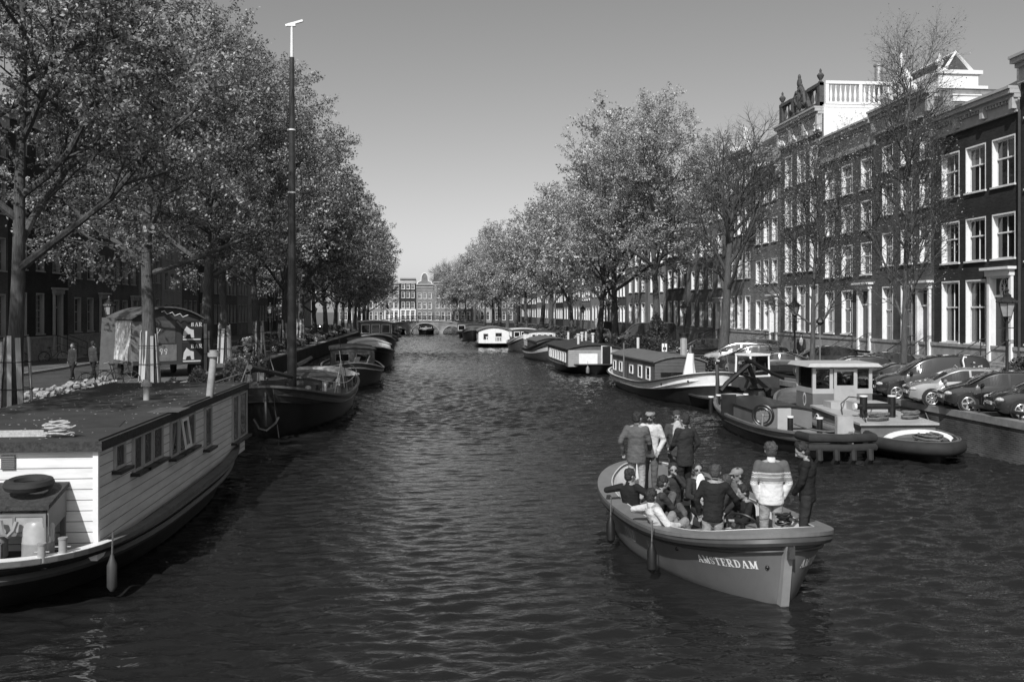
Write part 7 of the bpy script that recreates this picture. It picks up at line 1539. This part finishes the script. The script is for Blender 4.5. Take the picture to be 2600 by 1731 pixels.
# ================= poster covered wagon =================
wv = Xs(372, 52); wg = thing('market_wagon', 'old wooden wagon with arched roof, covered in torn posters, on the left quay', 'wagon', (wv.x, wv.y+1.2, ST), R(122), scale=1.14)
WB_ = lines('wagon_boards', .13, .05, .14, axis='X', dirt=.4)
g = MB(); g.box(-1.95, -1.4, .55, 1.75, 1.4, 2.5); n = 10
for x in (-1.95, 1.75): g.add([(x, -1.4+2.8*i/n, 2.5+.42*(1-((i/n)*2-1)**2)) for i in range(n+1)], [tuple(range(n+1))])
g.build('body', WB_, wg)
g = MB(); A = [[(x, -1.55+3.1*i/n, 2.45+.5*(1-((i/n)*2-1)**2)) for i in range(n+1)] for x in (-2.15, 1.95)]; Bq = [[(x, y, z+.06) for x, y, z in r] for r in A]
g.grid(A); g.grid(Bq, flip=True); g.grid([A[0], Bq[0]], smooth=False); g.grid([Bq[1], A[1]], smooth=False); g.quad(A[0][0], A[1][0], Bq[1][0], Bq[0][0]); g.quad(A[0][n], Bq[0][n], Bq[1][n], A[1][n]); g.build('roof', mat('wagon_roof', .09, rough=.8, var=.4, scale=3), wg)
g = MB(); g.box(-1.85, 1.402, .7, 1.65, 1.42, 2.4); g.build('peeling_paint_panel', mat('torn_posters', .6, rough=.9, var=.5, scale=3, dirt=.85, dscale=2.2, stretch=(1, 1.6, .6)), wg)
for sx in (-1.3, 1.1):
    for sy in (-1.2, 1.1): g = MB(); g.cyl((0, 0, 0), .3, .12, n=18, M=Matrix.Translation((sx, sy+.06, .3)) @ Matrix.Rotation(PI/2, 4, 'X')); g.build('wheel', RUBBER, wg)
def PT(g, xa, za, xb, zb, d0, d1): g.box(-d1, -xb, za, -d0, -xa, zb)
def poster(x0, z0, w_, h_, v, art=None, k=0, name='poster'):
    g = MB(); PT(g, x0, z0, x0+w_, z0+h_, 1.953, 1.965+.003*k); p = g.build(name, mat('poster_%d' % int(v*100), v, rough=.7, var=.3, dirt=.4, scale=3), wg)
    if art:
        g = MB()
        for wd, hx, hz, hh in art: write(g, wd, lambda a, b: (-1.972-.003*k, -(x0+hx+a*hh), z0+hz+b*hh))
        g.build('poster_print', OFFWHITE, p)
    return p
poster(-1.5, .72, 1.0, 1.65, .2); poster(-.42, 1.45, .75, .95, .08, k=1); poster(-.42, .7, .8, .7, .16, art=[('99', .08, .28, .26)], k=1)
poster(.6, 1.55, .85, .85, .02, art=[('BAR', .38, .6, .18)], k=1); poster(.6, .62, .85, .85, .02, art=[('BAR', .38, .6, .18)], k=1)
for z in (1.55, .62):
    g = MB(); g.prism([(.64, z+.12), (.68, z+.42), (.8, z+.62), (.95, z+.5), (1.1, z+.46), (1.12, z+.12), (1.0, z+.12), (.96, z+.28), (.8, z+.26), (.76, z+.12)], -1.976, -1.97, Matrix.Rotation(-PI/2, 4, 'Z')); PT(g, .64, z+.02, 1.4, z+.08, 1.968, 1.975); g.build('poster_figure', OFFWHITE, wg)
g = MB(); pass
g = MB(); g.tube([(-1.975, 1.1-.1*i, 1.95+.12*math.sin(i*1.7)) for i in range(9)], .012, n=4); g.tube([(-2.16, .3-.11*i, 2.78-.02*i+.07*math.sin(i*2.1)) for i in range(11)], .02, n=4); g.build('graffiti_scrawl', OFFWHITE, wg)
g = MB(); g.box(1.75, -1.3, .3, 1.8, -.7, 1.1); 
# ================= small things on the left quay =================
g = MB(); rg = random.Random(4)
for k in range(330):
    t = rg.random(); y = 30.5+t*10.5; x = -13.3+rg.gauss(0, .42)-.04*(y-30); hgt = .42*math.exp(-((x+13.5)/.6)**2)*rg.random(); M = Matrix.Translation((x, y, ST+.05+hgt)) @ Matrix.Rotation(rg.uniform(0, 3), 4, 'Z') @ Matrix.Rotation(rg.uniform(-.7, .7), 4, 'X') @ Matrix.Rotation(rg.uniform(-.5, .5), 4, 'Y'); g.box(-.11, -.06, -.045, .11, .06, .045, M)
tag(g.build('brick_rubble', mat('old_bricks', .3, rough=.9, var=.4, scale=2)), 'long heap of loose pale bricks beside the street on the left quay', 'brick heap', kind='stuff')
bn = Xs(2200, 46); o = thing('bench', 'dark bench in front of the house with the small attic window', 'bench', (bn.x, bn.y, ST+.12), PI/2)
g = MB(); g.box(-.9, -.2, .42, .9, .22, .47); g.build('seat', IRON, o); g = MB(); g.box(-.9, .22, .6, .9, .26, .72); g.box(-.9, .22, .8, .9, .26, .92); g.build('backrest', IRON, o)
for x in (-.8, .8): g = MB(); g.box(x-.03, -.18, 0, x+.03, .24, .42); g.box(x-.03, .2, .47, x+.03, .24, .6); g.build('leg', IRON, o)
o = thing('litter_bin', 'dark litter bin standing at the right end of the wagon', 'litter bin', tuple(Xs(500, 50).xy)+(ST,)); g = MB(); g.lathe([(.24, 0), (.26, .9), (.22, 1.0)], n=12); g.build('bin', IRON, o)
o = thing('plank_fence', 'leaning pale hoarding panel left of the wagon', 'hoarding', tuple(Xs(268, 55).xy)+(ST,), .2); g = MB(); g.box(-.3, -.02, .1, .3, .02, 2.9, Matrix.Rotation(.05, 4, 'Y')); g.build('panel', mat('panel_grey', .1), o)
# cables strung from tree to tree on the right
g = MB(); pts = [Vector((17.2, 46, 5.5)), Vector((18.5, 52.5, 3.6)), Vector((18, 57.2, 6.0))]; g.tube(pts, .02, n=4)
# mooring ropes
def mrope(label, a, b, sag=.4, r=.02):
    a, b = Vector(a), Vector(b); g = MB(); g.tube([a.lerp(b, t/10)-Vector((0, 0, sag*4*(t/10)*(1-t/10))) for t in range(11)], r, n=5); tag(g.build('mooring_rope', ROPE), label, 'rope', 'mooring ropes')
mrope('mooring rope from the work boat to the tug stern', (11.2, 28.2, .95), (13.2, 28.6, .7), .15, .03)
mrope('mooring rope from the tug stern to the right quay wall', (16.0, 28.4, .6), (16.9, 31, 1.15), .2, .025)
mrope('mooring rope from the white bowed barge to the right quay', (14.2, 43.6, 1.4), (15.9, 42.2, 1.25), .25, .025)
mrope('mooring rope from the bow of the dark barge to the left quay', (-6.6, 33.4, 1.8), (-10.6, 32.0, 1.3), .3, .03)
